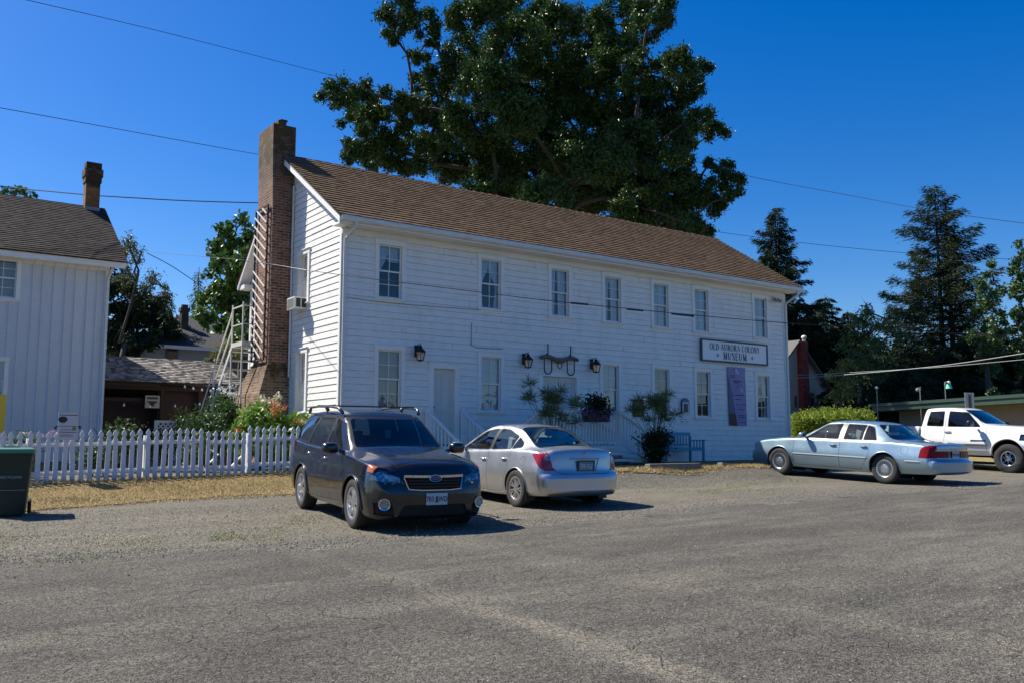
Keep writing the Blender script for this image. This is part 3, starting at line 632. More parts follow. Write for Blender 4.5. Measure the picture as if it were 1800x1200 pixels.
mb = OB(); mb.box(9.02, 9.5, 23.10, 23.118, 8.9, 9.42); mb.build('flashing', mat('lead_flashing', (.05, .06, .08), .5), ch)
mb = OB(); mb.tube([(XL-.05, 23.06, 8.6), (XL-.05, 23.06, 3.4)], .03, 8); mb.build('downpipe', M_gut, museum)

# ================================================================ things on the museum walls
M_iron = mat('black_iron', (.012, .012, .013), .5, .3); M_lampglass = glass('lamp_glass', (.75, .75, .7), 1.45, .1, .1)
def lantern(x, z, label):
    t = empty('wall_lantern', (x, YF-.03, z)); tag(t, label, 'lantern', 'black wall lanterns')
    m = MB(); m.box(-.055, .055, 0, -.02, -.14, .16); m.tube([(0, -.02, .10), (0, -.10, .17), (0, -.18, .16), (0, -.2, .10)], .013, 6); m.build('bracket', M_iron, t)
    m = MB()
    def ring(r0, r1, z0, z1, n=6): m.lathe([(r0, z0), (r1, z1)], n, 0, Matrix.Translation((0, -.2, 0)))
    ring(.155, .04, -.02, .09); ring(.04, .055, .09, .12); ring(.055, .01, .12, .14); ring(.155, .14, -.02, -.035); ring(.085, .09, -.24, -.225); ring(.001, .085, -.27, -.24)
    for k in range(6):
        a = math.pi/3*k; m.bar((math.cos(a)*.135, -.2+math.sin(a)*.135, -.03), (math.cos(a)*.085, -.2+math.sin(a)*.085, -.24), .014, .014)
    m.tube([(0, -.2, .14), (.02, -.2, .19), (-.01, -.2, .20)], .007, 5)
    m.build('lantern_cage', M_iron, t)
    m = MB(); m.lathe([(.125, -.035), (.08, -.235)], 6, 0, Matrix.Translation((0, -.2, 0))); m.build('lantern_glass', M_lampglass, t)
    m = MB(); m.tube([(0, -.2, -.23), (0, -.2, -.12)], .02, 8); m.build('candle_bulb', mat('bulb_white', (.8, .8, .75), .3), t)
lantern(11.42, 3.95, 'black iron lantern on the wall between the leftmost ground-floor window and the single door')
lantern(14.80, 3.94, 'black iron lantern on the wall left of the ox yoke')
lantern(17.25, 3.93, 'black iron lantern on the wall right of the ox yoke, against the window trim')
# ox yoke
M_yoke = mat('weathered_wood', (.17, .14, .11), .85, noise=(9, .7, (.07, .055, .045), (1, 1, 4)), bump=(20, .4, .01))
yk = empty('ox_yoke', (15.97, YF-.05, 4.0)); tag(yk, 'weathered wooden ox yoke with two bows hung above the double door', 'ox yoke')
m = MB(); pts = []; rr = []
for i in range(25):
    t = -1+2*i/24; pts.append((t*.70, -.09, .045*math.cos(t*math.pi*1.6)*(-1)+.01)); rr.append(.050+.028*math.exp(-(t/.3)**2)+.012*math.exp(-((abs(t)-.62)/.25)**2)-(.03 if abs(t) > .97 else 0))
m.tube(pts, rr, 10); m.build('beam', M_yoke, yk, smooth=50)
for s in (-1, 1):
    m = MB(); p = [(s*.41-.13, -.09, .06)]+[(s*.41-.13*math.cos(a), -.09, -.30-.13*math.sin(a)) for a in [math.pi*i/10 for i in range(11)]]+[(s*.41+.13, -.09, .10)]
    m.tube(p, .017, 6); m.build('bow', mat('bow_wood', (.035, .03, .026), .7), yk, smooth=True)
    m = MB(); m.tube([(s*.41, -.09, .02), (s*.41, -.09, .40)], .017, 6); m.box(s*.41-.05, s*.41-.03, -.11, -.07, .05, .14); m.build('bow_pin', M_iron, yk)
m = MB(); m.tube([(.075*math.cos(a), -.10, -.17+.085*math.sin(a)) for a in [2*math.pi*i/14 for i in range(15)]], .012, 6); m.tube([(0, -.1, -.08), (0, -.1, 0)], .015, 6); m.build('ring', M_iron, yk, smooth=True)
# sign board with lettering in a stroke face with serifs
M_signw = white_paint('sign_white', (.86, .85, .84), am=.1); M_navy = mat('navy_paint', (.03, .045, .075), .5, noise=(6, .6, (.09, .11, .14))); M_redp = mat('red_paint', (.28, .04, .03), .5)
sg = empty('museum_sign', (23.46, YF-.05, 4.64)); tag(sg, 'white framed board lettered OLD AURORA COLONY MUSEUM on the upper right of the front wall', 'sign')
m = MB(); m.box(-1.60, 1.60, -.035, 0, -.31, .31); m.build('board', M_signw, sg)
m = MB(); m.box(-1.64, 1.64, -.06, 0, .31, .36); m.box(-1.64, 1.64, -.06, 0, -.36, -.31); m.box(-1.64, -1.59, -.061, 0, -.31, .31); m.box(1.59, 1.64, -.061, 0, -.31, .31); m.build('frame', M_navy, sg)
GL = {'O': (.62, [('e', .31, .5, .29, .5)]), 'L': (.50, ['0.1,0 0.1,1 T', '0.1,0 0.48,0 t', '0.48,0 0.48,0.18 t']), 'D': (.60, ['0.1,0 0.1,1 T', ('d', .1, .5, .46, .5)]),
      'A': (.62, ['0.03,0 0.3,1 t', '0.3,1 0.58,0 T', '0.15,0.36 0.47,0.36 t']), 'U': (.62, ['0.1,1 0.1,0.3 T', '0.1,0.3 0.18,0.08 T', '0.18,0.08 0.32,0 t', '0.32,0 0.45,0.08 t', '0.45,0.08 0.52,0.3 t', '0.52,0.3 0.52,1 t']),
      'R': (.60, ['0.1,0 0.1,1 T', ('d', .1, .74, .36, .26), '0.28,0.48 0.56,0 T']), 'C': (.58, [('c', .32, .5, .28, .5)]), 'N': (.64, ['0.1,0 0.1,1 t', '0.1,1 0.54,0 T', '0.54,0 0.54,1 t']),
      'Y': (.56, ['0.02,1 0.27,0.48 T', '0.52,1 0.27,0.48 t', '0.27,0.48 0.27,0 T']), 'M': (.76, ['0.08,0 0.1,1 t', '0.1,1 0.36,0.1 T', '0.36,0.1 0.62,1 t', '0.64,0 0.62,1 T']),
      'S': (.50, ['0.44,0.82 0.36,0.97 t', '0.36,0.97 0.2,0.99 t', '0.2,0.99 0.08,0.85 T', '0.08,0.85 0.1,0.66 T', '0.1,0.66 0.4,0.42 T', '0.4,0.42 0.44,0.2 T', '0.44,0.2 0.34,0.03 T', '0.34,0.03 0.16,0.01 t', '0.16,0.01 0.06,0.16 t']),
      'E': (.52, ['0.1,0 0.1,1 T', '0.1,0 0.46,0 t', '0.1,1 0.44,1 t', '0.1,0.52 0.36,0.52 t', '0.46,0 0.46,0.16 t', '0.44,0.84 0.44,1 t'])}
def sign_text(m, s, x, z, h, wsc, sp, thick=.17, thin=.075):
    tot = sum((GL[c][0]*wsc+sp if c != ' ' else .38*wsc) for c in s)*h-sp*h; cx = x-tot/2; q = [0]
    def seg(a, b, k):
        y0 = -.041-.0004*(q[0] % 9); q[0] += 1
        p = Vector((cx+a[0]*h*wsc, 0, z+(a[1]-.5)*h)); r = Vector((cx+b[0]*h*wsc, 0, z+(b[1]-.5)*h)); d = (r-p).normalized(); e = d*(thin*h*.4); t = (thick if k == 'T' else thin)*h/2
        nn = Vector((d.z, 0, -d.x))*t; p -= e; r += e
        m.add([(p+nn)+Vector((0, y0, 0)), (p-nn)+Vector((0, y0, 0)), (r-nn)+Vector((0, y0, 0)), (r+nn)+Vector((0, y0, 0))], [(0, 1, 2, 3)])
    for c in s:
        if c == ' ': cx += .38*wsc*h; continue
        wd, ss = GL[c]
        for st in ss:
            if isinstance(st, str):
                a, b, k = st.split(' '); a = tuple(map(float, a.split(','))); b = tuple(map(float, b.split(','))); seg(a, b, k)
                if abs(a[0]-b[0]) < .03 and abs(a[1]-b[1]) > .6:
                    for e in (a, b): seg((e[0]-.07, min(max(e[1], .03), .97)), (e[0]+.07, min(max(e[1], .03), .97)), 't')
            else:
                k, ex, ez, rx, rz = st; lo, hi = {'e': (0, 360), 'd': (-90, 90), 'c': (50, 310)}[k]
                an = [R_(lo+(hi-lo)*i/18) for i in range(19)]; P_ = [(ex+rx*math.cos(a), ez+rz*math.sin(a)) for a in an]
                for a, (p, r) in zip(an, zip(P_[:-1], P_[1:])): seg(p, r, 'T' if abs(math.cos(a+.1)) > .62 else 't')
        cx += (wd*wsc+sp)*h
m = MB(); sign_text(m, 'OLD AURORA COLONY', 0, .135, .20, 1.02, .17); sign_text(m, 'MUSEUM', -.02, -.14, .235, 1.02, .2, .2, .08); m.build('lettering', M_navy, sg)
def orn(x, name, mm):
    m = MB()
    for k in range(4):
        a = k*math.pi/2; c, s = math.cos(a), math.sin(a)
        f = lambda u, v: (x+(u*c-v*s), -.0415-.0005*k, -.14+(u*s+v*c)); m.add([f(0, 0), f(.045, .022), f(.075, 0), f(.045, -.022)], [(0, 1, 2, 3)])
    m.build(name, mm, sg)
orn(-.86, 'ornament', M_navy); orn(.84, 'ornament', M_redp)
# purple banner
M_ban = mat('purple_vinyl', (.24, .19, .38), .6, noise=(1.6, .8, (.34, .31, .50))); M_ban2 = mat('slate_vinyl', (.10, .13, .20), .55); M_ban3 = mat('maroon_vinyl', (.07, .018, .022), .55)
M_ink = mat('banner_ink', (.07, .05, .16), .6)
bn = empty('hanging_banner', (23.53, YF-.045, 3.2)); tag(bn, 'tall purple banner of printed lines hung below the museum sign', 'banner')
m = MB(); nn = 24; vs = []
for i in range(nn+1):
    z = .96-1.92*i/nn
    for j in range(7): vs.append((-.43+.86*j/6+.02*(i/nn), -.004-.012*math.sin(i*.5+j*.7)**2, z))
m.add(vs, [(i*7+j, (i+1)*7+j, (i+1)*7+j+1, i*7+j+1) for i in range(nn) for j in range(6)]); m.build('sheet', M_ban, bn, smooth=True)
m = MB(); m.add([(-.43, -.024, .70), (-.41, -.024, -.56), (-.12, -.024, -.56), (-.25, -.024, .10)], [(0, 1, 2, 3)]); m.build('printed_panel', M_ban2, bn)
m = MB(); m.add([(-.41, -.025, -.562), (-.40, -.025, -.955), (-.03, -.025, -.955), (-.12, -.025, -.562)], [(0, 1, 2, 3)]); m.build('printed_panel', M_ban3, bn)
m = MB(); rs = random.Random(3)
for z, x0, x1, h in [(.68, -.32, -.12, .03), (.62, -.32, -.10, .03), (.50, -.18, .22, .045), (.44, -.12, .10, .02), (.38, .0, .24, .02), (.04, -.12, .30, .035), (-.10, -.1, .16, .03), (-.26, -.06, .02, .03), (-.26, .16, .40, .03), (-.42, -.02, .30, .025), (-.62, .02, .38, .025), (-.68, .04, .34, .025), (-.84, .05, .40, .02), (.30, -.1, .1, .02)]:
    x = x0
    while x < x1: q = rs.uniform(.02, .07); m.box(x, min(x+q, x1), -.026, -.0255, z-h/2, z+h/2); x += q+.015
m.build('printed_lines', M_ink, bn)
m = MB()
for (x, z, r) in [(-.02, .84, .09), (.06, .76, .06), (.20, .22, .07), (.25, .18, .05)]: m.add([(x+r*rs.uniform(.7, 1)*math.cos(a), -.0265, z+r*rs.uniform(.6, 1)*math.sin(a)) for a in [i*.7 for i in range(9)]], [tuple(range(9))])
m.build('printed_panel', mat('pale_print', (.45, .48, .60), .6), bn)
# plaque, notice case, small sign, papers
M_bronze = mat('dark_bronze', (.035, .024, .018), .4, .7, noise=(20, .5, (.06, .045, .03)))
pq = empty('bronze_plaque', (19.08, YF-.03, 2.71)); tag(pq, 'dark bronze plaque on the wall right of the porch', 'plaque')
m = MB(); m.box(-.215, .215, -.03, 0, -.26, .26); m.build('plate', M_bronze, pq, bevel=.008)
m = MB()
for i in range(10): m.box(-.17+.02*(i % 3), .17-.025*(i % 2), -.034, -.0302, .14-i*.035, .152-i*.035)
m.box(-.05, .05, -.035, -.0302, .19, .215); m.build('raised_text', mat('worn_bronze', (.16, .12, .08), .35, .8), pq)
nc = empty('notice_case', (21.06, YF-.03, 2.80)); tag(nc, 'small arched white notice case with dark hood on the wall above the blue bench', 'notice case')
m = MB(); m.box(-.14, .14, -.06, 0, -.22, .14); m.build('case', M_trim, nc, bevel=.006)
m = MB(); m.prism([(-.15, .14)]+[(.15*math.cos(math.pi-i*math.pi/10), .14+.13*math.sin(i*math.pi/10)) for i in range(11)]+[(.15, .14)], -.075, 0); m.build('hood', mat('slate_blue', (.16, .20, .24), .6), nc)
m = MB(); m.box(-.155, -.14, -.065, 0, -.2, .14); m.box(.14, .155, -.065, 0, -.2, .14); m.box(-.1, .1, -.062, -.0605, -.18, .10); m.build('edging', M_navy, nc)
ss_ = empty('small_notice', (21.07, YF-.03, 2.385)); tag(ss_, 'small white notice with an arrow below the arched notice case', 'sign')
m = MB(); m.box(-.145, .145, -.015, 0, -.09, .09); m.build('panel', M_trim, ss_)
m = MB(); m.box(-.1, .1, -.018, -.0155, -.05, -.04); m.add([(.1, -.018, -.02), (.1, -.018, -.07), (.135, -.018, -.045)], [(0, 1, 2)]); m.add([(-.1, -.018, -.02), (-.1, -.018, -.07), (-.135, -.018, -.045)], [(0, 1, 2)]); m.box(-.09, .09, -.018, -.0155, .02, .03); m.build('arrow', M_navy, ss_)
for (x, z, w_, h_, lab, c) in [(15.79, 2.97, .13, .16, 'white paper notice with blue print on the left leaf of the double door', (.50, .56, .72)), (16.36, 3.0, .13, .16, 'larger white paper notice on the right leaf of the double door', (.66, .68, .70)), (16.38, 2.72, .08, .07, 'small paper notice under the larger one on the right door leaf', (.56, .60, .66))]:
    nn_ = empty('paper_notice', (x, YF+.048, z)); tag(nn_, lab, 'notice', 'paper notices on the double door')
    m = MB(); m.box(-w_, w_, -.004, 0, -h_, h_); m.build('sheet', mat('paper', c, .8), nn_)
    m = MB()
    for i in range(6): m.box(-w_*.7, w_*(.7-.3*(i % 2)), -.0055, -.0045, h_*.6-i*h_*.25, h_*.66-i*h_*.25)
    m.build('print', mat('blue_ink', (.06, .10, .35), .7), nn_)
# twin floodlight near the right corner
fl = empty('twin_floodlight', (25.62, YF-.03, 6.62)); tag(fl, 'small twin floodlight high on the front wall by the right corner', 'floodlight')
m = MB(); m.box(-.06, .06, -.03, 0, -.06, .06); m.build('base', M_gut, fl)
for s in (-1, 1):
    m = MB(); m.tube([(s*.03, -.03, 0), (s*.08, -.10, -.02), (s*.12, -.20, -.10)], [.02, .05, .065], 10); m.build('lamp_head', mat('lamp_grey', (.30, .27, .25), .5), fl)
# cables fixed on the wall
M_wire = mat('cable_black', (.02, .02, .022), .5); M_wirew = mat('cable_painted', (.10, .11, .13), .6)
m = MB(); m.tube([atY(x, y, YF-.035) for x, y in [(829, 567), (828, 606), (840, 611), (884, 613)]], .008, 5); o = m.build('wall_cable', M_wirew); tag(o, 'painted cable dropping down the front wall to the second ground-floor window', 'cable')
m = MB(); m.tube([atY(x, y, YF-.035) for x, y in [(604, 522), (660, 530), (720, 536), (846, 545)]], .006, 5); o = m.build('wall_cable', M_wirew); tag(o, 'thin painted cable running under the two leftmost upstairs windows', 'cable')
# air conditioner in the upstairs gable window
ac = empty('air_conditioner', (XL, 22.31, 5.24)); tag(ac, 'white box air conditioner sticking out of the upstairs gable window', 'air conditioner')
m = MB(); m.box(-.36, .02, -.25, .25, -.15, .17); m.build('casing', mat('ac_casing', (.62, .62, .58), .5), ac, bevel=.015)
m = MB(); m.box(-.364, -.3605, -.21, .21, -.11, .13); m.build('grille', mat('ac_coil', (.10, .10, .09), .6, noise=(60, .8, (.25, .25, .23), (1, 1, 8))), ac)
for i in range(2):
    m = MB(); m.box(-.31+i*.15, -.19+i*.15, -.254, -.2505, -.10, .13); m.build('side_louvre', mat('ac_louvre', (.03, .03, .03), .7), ac)
# trellis on the chimney flank
M_tr = mat('white_lath', (.72, .70, .64), .6)
tl = empty('wall_trellis', (8.68, 23.12, 4)); tag(tl, 'tall narrow trellis of slanting white laths on the left flank of the brick chimney', 'trellis')
m = OB(); ya, yb, zA, zB = 23.30, 24.18, 3.9, 8.0
for k in range(19):
    z = zA-.35+k*.25; pts = []
    y0_, z0_, y1_, z1_ = yb, z+.55, ya, z     # runs down toward the street side
    if z0_ > zB: y0_ = yb-(z0_-zB)/.55*(yb-ya)*1.0; z0_ = zB
    if z1_ < zA: y1_ = ya+(zA-z1_)/.55*(yb-ya); z1_ = zA
    if k == 10: continue
    if y0_-y1_ > .1: m.bar((8.64, y0_, z0_), (8.64, y1_, z1_), .02, .034)
m.build('laths', M_tr, tl)
m = OB(); m.box(8.655, 8.70, 23.27, 23.31, zA-.05, zB+.05); m.box(8.655, 8.70, 24.17, 24.20, zA-.05, zB+.05); m.box(8.655, 8.70, 23.31, 24.17, zA-.06, zA-.02); m.box(8.655, 8.70, 23.31, 24.17, zB+.01, zB+.05); m.build('frame', mat('dark_batten', (.05, .035, .03), .8), tl)
# outside staircase behind the chimney
M_stw = white_paint('stair_paint', (.62, .61, .56), (.35, .32, .26), .5)
st = empty('outdoor_staircase', (8.45, 24.3, 0)); tag(st, 'white painted outside staircase with landing and rails behind the brick chimney', 'staircase')
m = OB(); m.box(8.42, 9.31, 24.25, 25.15, 4.30, 4.42); m.build('landing', M_stw, st)
m = OB(); nst = 13
for i in range(nst):
    t = (i+.5)/nst; y = 25.15+t*3.0; z = 4.35-t*3.1; m.box(8.45, 9.28, y-.14, y+.14, z-.02, z+.02)
m.build('treads', M_stw, st)
for x in (8.43, 9.29):
    m = OB(); m.bar((x, 25.1, 4.30), (x, 28.2, 1.10), .035, .12); m.build('stringer', M_stw, st)
m = OB(); posts = [(8.44, 24.28, 5.5), (8.44, 25.14, 5.5)]
for x, y, z in posts: m.box(x-.019, x+.019, y-.019, y+.019, 1.0, z)
m.bar((8.44, 24.28, 5.4), (8.44, 25.14, 5.4), .035, .03); m.bar((9.3, 24.27, 5.4), (8.44, 24.27, 5.4), .035, .03); m.bar((8.44, 24.28, 4.9), (8.44, 25.14, 4.9), .025, .025); m.bar((9.3, 24.27, 4.9), (8.44, 24.27, 4.9), .025, .025)
m.bar((8.44, 25.14, 5.35), (8.44, 28.3, 2.05), .03, .035); m.bar((8.44, 25.14, 4.85), (8.44, 28.3, 1.5), .03, .04); m.box(8.415, 8.465, 28.2, 28.25, .9, 2.15); m.box(8.415, 8.465, 26.6, 26.65, 2.6, 3.8)
m.build('handrail', M_stw, st)
mb = OB(); mb.box(XL-.03, XL-.005, 25.0, 25.8, 4.5, 6.2); mb.build('side_door', M_door, museum)
# ---- porch with railing at the double door
GP = G(16, 18.4)
po = empty('entrance_porch', (15.6, 19.2, 0)); tag(po, 'white wooden porch with baluster railing and steps at the double door', 'porch')
m = OB(); m.box(14.35, 17.05, 18.52, YF-.035, 1.50, 1.58); m.box(14.4, 17.0, 18.56, 18.60, 1.26, 1.5); m.build('deck', M_trim, po)
def rail(par, p0, p1, hz, n, name='railing', posts=True, foot=None):
    m = OB(); p0 = Vector(p0); p1 = Vector(p1); z = Vector((0, 0, 1))
    m.bar(p0+z*hz, p1+z*hz, .07, .04); m.bar(p0+z*.10, p1+z*.10, .05, .04)
    r = m.build(name, M_trim, par)
    for i in range(1, n):
        q = p0.lerp(p1, i/n); k = OB(); k.box(q.x-.017, q.x+.017, q.y-.017, q.y+.017, q.z+.12, q.z+hz-.02); k.build('baluster', M_trim, r)
    if posts:
        for q in (p0, p1):
            k = OB(); k.box(q.x-.045, q.x+.045, q.y-.045, q.y+.045, q.z-(foot or .0), q.z+hz+.03); k.build('post', M_trim, r)
rail(po, (14.4, 18.56, 1.58), (17.0, 18.56, 1.58), .92, 24)
rail(po, (17.06, 18.56, 1.56), (18.25, 18.56, .98), .90, 10, posts=False); rail(po, (17.06, 19.9, 1.56), (18.25, 19.9, .98), .90, 10, posts=False)
rail(po, (14.34, 18.56, 1.56), (13.3, 18.56, .90), .92, 9, posts=False)
m = OB()
for i in range(4): m.box(17.05+i*.30, 17.05+(i+1)*.30+.03, 18.5, YF-.04, 1.36-i*.15, 1.40-i*.15); m.box(17.05+i*.30, 17.07+i*.30, 18.52, YF-.05, GP-.1, 1.36-i*.15)
m.build('steps', M_trim, po); m = OB()
for i in range(4): m.box(14.33-(i+1)*.28, 14.33-i*.28, 18.5, YF-.04, 1.34-i*.15, 1.38-i*.15)
m.build('steps', M_trim, po); m = OB()
for i in range(3): m.box(16.3, 17.9, 18.20-i*.26, 18.5-i*.26, 1.34-i*.16, 1.40-i*.16)
m.bar((16.34, 18.5, 1.24), (16.34, 17.72, .78), .04, .2); m.bar((17.86, 18.5, 1.24), (17.86, 17.72, .78), .04, .2)
m.build('steps', M_trim, po)
m = OB(); m.tube([(17.2, 18.3, 1.85), (17.75, 17.75, 1.35), (17.78, 17.72, .9)], .02, 6); m.build('metal_handrail', M_iron, po)
# single door steps
so = empty('door_steps', (12.25, 19.4, 0)); tag(so, 'narrow white steps with two sloping railings at the single door', 'steps')
m = OB(); m.box(11.7, 12.8, 19.5, YF-.04, 1.5, 1.58); g2 = G(12.2, 18.6)
for i in range(4): m.box(11.72, 12.78, 19.5-(i+1)*.26, 19.5-i*.26, 1.36-i*.15, 1.40-i*.15); m.box(11.74, 12.76, 19.48-i*.26, 19.5-i*.26, g2-.1, 1.36-i*.15)
m.build('steps', M_trim, so)
for x in (11.72, 12.78): rail(so, (x, 19.9, 1.62), (x, 18.5, .86), .86, 8, foot=.1)
# ================================================================ VEHICLES
M_gap = mat('panel_gap', (.006, .006, .007), .8); M_rubber = mat('tyre_rubber', (.022, .022, .023), .85, noise=(8, .5, (.05, .048, .045)))
M_blacktrim = mat('black_trim', (.012, .012, .013), .4); M_chrome = mat('chrome', (.62, .63, .65), .12, 1.); M_alloy = mat('alloy', (.55, .56, .58), .28, .85)
M_well = mat('wheel_well', (.008, .008, .009), .95); M_seatg = mat('grey_upholstery', (.34, .35, .34), .9); M_seatd = mat('dark_upholstery', (.035, .037, .04), .9); M_dash = mat('dash_plastic', (.03, .032, .034), .6)
M_cargl = glass('car_glass', (.74, .90, .86), 1.4, .0); M_cargd = glass('dark_car_glass', (.20, .25, .25), 1.4, .01)
M_red = mat('red_lens', (.40, .008, .015), .14, coat=.5, noise=(9, .8, (.16, .004, .008))); M_red2 = mat('dark_red_lens', (.20, .006, .012), .3, spec=.15); M_mould = mat('pale_moulding', (.50, .55, .58), .35); M_lens = glass('lamp_lens', (.92, .93, .94), 1.4, .02)
M_refl = mat('lamp_reflector', (.75, .76, .78), .22, .95, noise=(7, .9, (.10, .10, .11)), bump=(16, 1., .03))
M_clear = mat('clear_lens', (.42, .43, .43), .15, .25, coat=1., noise=(9, .9, (.10, .11, .12)), bump=(14, .25, .02)); M_amber = mat('amber_lens', (.50, .11, .02), .2, coat=.6)
M_plate = mat('plate_white', (.50, .54, .60), .5, noise=(9, .5, (.30, .42, .40))); M_plink = mat('plate_ink', (.02, .03, .09), .6); M_plateb = mat('plate_blue', (.10, .22, .30), .5)
def paint(name, col, metal=.5, rough=.3):
    m = mat(name, col, rough, metal, coat=1., coatr=.03); n, l, b = N(m); tc = n.new('ShaderNodeTexCoord')
    t = n.new('ShaderNodeTexNoise'); t.inputs['Scale'].default_value = 2.5; t.inputs['Detail'].default_value = 8; l.new(tc.outputs['Object'], t.inputs[0])
    r = n.new('ShaderNodeMapRange'); r.inputs[1].default_value = .35; r.inputs[2].default_value = .75; r.inputs[3].default_value = rough; r.inputs[4].default_value = rough+.14
    l.new(t.outputs[0], r.inputs[0]); l.new(r.outputs[0], b.inputs['Roughness'])
    r2 = n.new('ShaderNodeMapRange'); r2.inputs[1].default_value = .4; r2.inputs[2].default_value = .8; r2.inputs[3].default_value = .02; r2.inputs[4].default_value = .10
    l.new(t.outputs[0], r2.inputs[0]); l.new(r2.outputs[0], b.inputs['Coat Roughness'])
    return m
def crom(P, sub):
    """Catmull-Rom through rows of an array, sub samples per interval"""
    P = np.asarray(P, float); n = len(P); out = []
    for i in range(n-1):
        p0, p1, p2, p3 = P[max(i-1, 0)], P[i], P[i+1], P[min(i+2, n-1)]
        m1 = (p2-p0)/2; m2 = (p3-p1)/2
        # limit overshoot
        d = p2-p1
        m1 = np.where(np.sign(m1) != np.sign(d), 0, np.sign(d)*np.minimum(abs(m1), 2.2*abs(d))); m2 = np.where(np.sign(m2) != np.sign(d), 0, np.sign(d)*np.minimum(abs(m2), 2.2*abs(d)))
        for k in range(sub):
            t = k/sub; out.append((2*t**3-3*t**2+1)*p1+(t**3-2*t**2+t)*m1+(-2*t**3+3*t**2)*p2+(t**3-t**2)*m2)
    out.append(P[-1]); return np.array(out)
def car_loft(st, sub=5):
    """st rows: x, bow, zb, ws, zm, wm, zbelt, wbelt, zre, wre, zt  (front to rear)"""
    S = crom(st, sub); rings = []
    for (x, bow, zb, ws, zm, wm, zl, wl, zr, wr, zt) in S:
        q = [(0, zb), (ws*.55, zb), (ws-.05, zb+.005), (ws, zb+.05), ((ws+wm)/2+.012, zb+(zm-zb)*.5), (wm, zm), (wl+(wm-wl)*.35+.006, zm+(zl-zm)*.6), (wl, zl-.012), (wl-.022, zl+.004),
             (wl-.022+(wr-wl+.022)*.5+.02*min(1, (zr-zl)*3), zl+(zr-zl)*.52), (wr, zr), (wr*.90, zr+(zt-zr)*.42), (wr*.66, zr+(zt-zr)*.74), (wr*.33, zr+(zt-zr)*.95), (0, zt)]
        q = crom(q, 3)
        Y = q[:, 0]; Z = q[:, 1]; rings.append((x, bow, Y, Z))
    k = len(rings[0][2]); V = []; F = []
    def P(x, bow, y, z): return (x-bow*(abs(y)/.85)**2.2, y, z)
    for (x, bow, Y, Z) in rings:
        for j in range(k): V.append(P(x, bow, Y[j], Z[j]))
        for j in range(k-2, 0, -1): V.append(P(x, bow, -Y[j], Z[j]))
    m = 2*k-2; n = len(rings)
    for i in range(n-1):
        for j in range(m): a = i*m+j; b = i*m+(j+1) % m; F.append((a, b, b+m, a+m))
    NC = 10
    for (i, fl) in ((0, 1), (n-1, 0)):           # caps as gridded strips so that they bow too
        x, bow, Y, Z = rings[i]; rows = []
        for j in range(k):
            L = i*m+j; Rr = i*m+(0 if j in (0,) else (m-j if j < k-1 else k-1)); r = [L]
            if j in (0, k-1): rows.append([L]*(NC+1)); continue
            for c in range(1, NC): y = Y[j]*(1-2*c/NC); V.append(P(x, bow, y, Z[j])); r.append(len(V)-1)
            r.append(Rr); rows.append(r)
        for j in range(k-1):
            for c in range(NC):
                f = [rows[j][c], rows[j][c+1], rows[j+1][c+1], rows[j+1][c]]; g = []
                [g.append(q) for q in f if q not in g]
                if len(g) > 2: F.append(tuple(g if fl else g[::-1]))
    bm = bmesh.new(); vs = [bm.verts.new(v) for v in V]
    for f in F:
        try: bm.faces.new([vs[i] for i in f])
        except ValueError: pass
    bmesh.ops.remove_doubles(bm, verts=bm.verts, dist=1e-5); bmesh.ops.recalc_face_normals(bm, faces=bm.faces); bm.normal_update()
    bm.faces.layers.int.new('tag'); return bm
AX = {'y': (lambda c: (c.x, c.z), lambda a, b: Vector((a, 0, b))), 'x': (lambda c: (c.y, c.z), lambda a, b: Vector((0, a, b))), 'z': (lambda c: (c.x, c.y), lambda a, b: Vector((a, b, 0)))}
def cut(bm, poly, axis, flt, tg):
    """clip the surface along a convex outline (projected along axis) and tag the faces inside"""
    lay = bm.faces.layers.int['tag']; pr, mk = AX[axis]; P = [Vector(p) for p in poly]
    ar = sum(P[i].x*P[(i+1) % len(P)].y-P[(i+1) % len(P)].x*P[i].y for i in range(len(P)))
    if ar < 0: P = P[::-1]
    faces = [f for f in bm.faces if flt(f)]
    lo = (min(p.x for p in P)-.001, min(p.y for p in P)-.001); hi = (max(p.x for p in P)+.001, max(p.y for p in P)+.001)
    def near(f):
        q = [pr(v.co) for v in f.verts]
        return not (max(a for a, b in q) < lo[0] or min(a for a, b in q) > hi[0] or max(b for a, b in q) < lo[1] or min(b for a, b in q) > hi[1])
    faces = [f for f in faces if near(f)]
    for i in range(len(P)):
        a, b = P[i], P[(i+1) % len(P)]; d = b-a
        if d.length < 1e-6: continue
        n = mk(-d.y, d.x).normalized(); co = mk(a.x, a.y)
        g = list({v for f in faces for v in f.verts})+list({e for f in faces for e in f.edges})+faces
        r = bmesh.ops.bisect_plane(bm, geom=g, dist=1e-6, plane_co=co, plane_no=n)
        allf = set(faces) | {f for f in r['geom'] if isinstance(f, bmesh.types.BMFace)}
        faces = [f for f in allf if f.is_valid and (f.calc_center_median()-co).dot(n) > 0]
    for f in faces: f[lay] = tg
    return faces
def roundpoly(P, r, n=4):
    """round the corners of a convex outline"""
    out = []; k = len(P); P = [Vector(p) for p in P]; r = r if isinstance(r, (list, tuple)) else [r]*k
    for i in range(k):
        a, b, c = P[i-1], P[i], P[(i+1) % k]; q = min(r[i], (a-b).length*.45, (c-b).length*.45)
        if q < 1e-4: out.append(tuple(b)); continue
        p0 = b+(a-b).normalized()*q; p1 = b+(c-b).normalized()*q
        for j in range(n+1): t = j/n; out.append(tuple((1-t)**2*p0+2*t*(1-t)*b+t*t*p1))
    return out
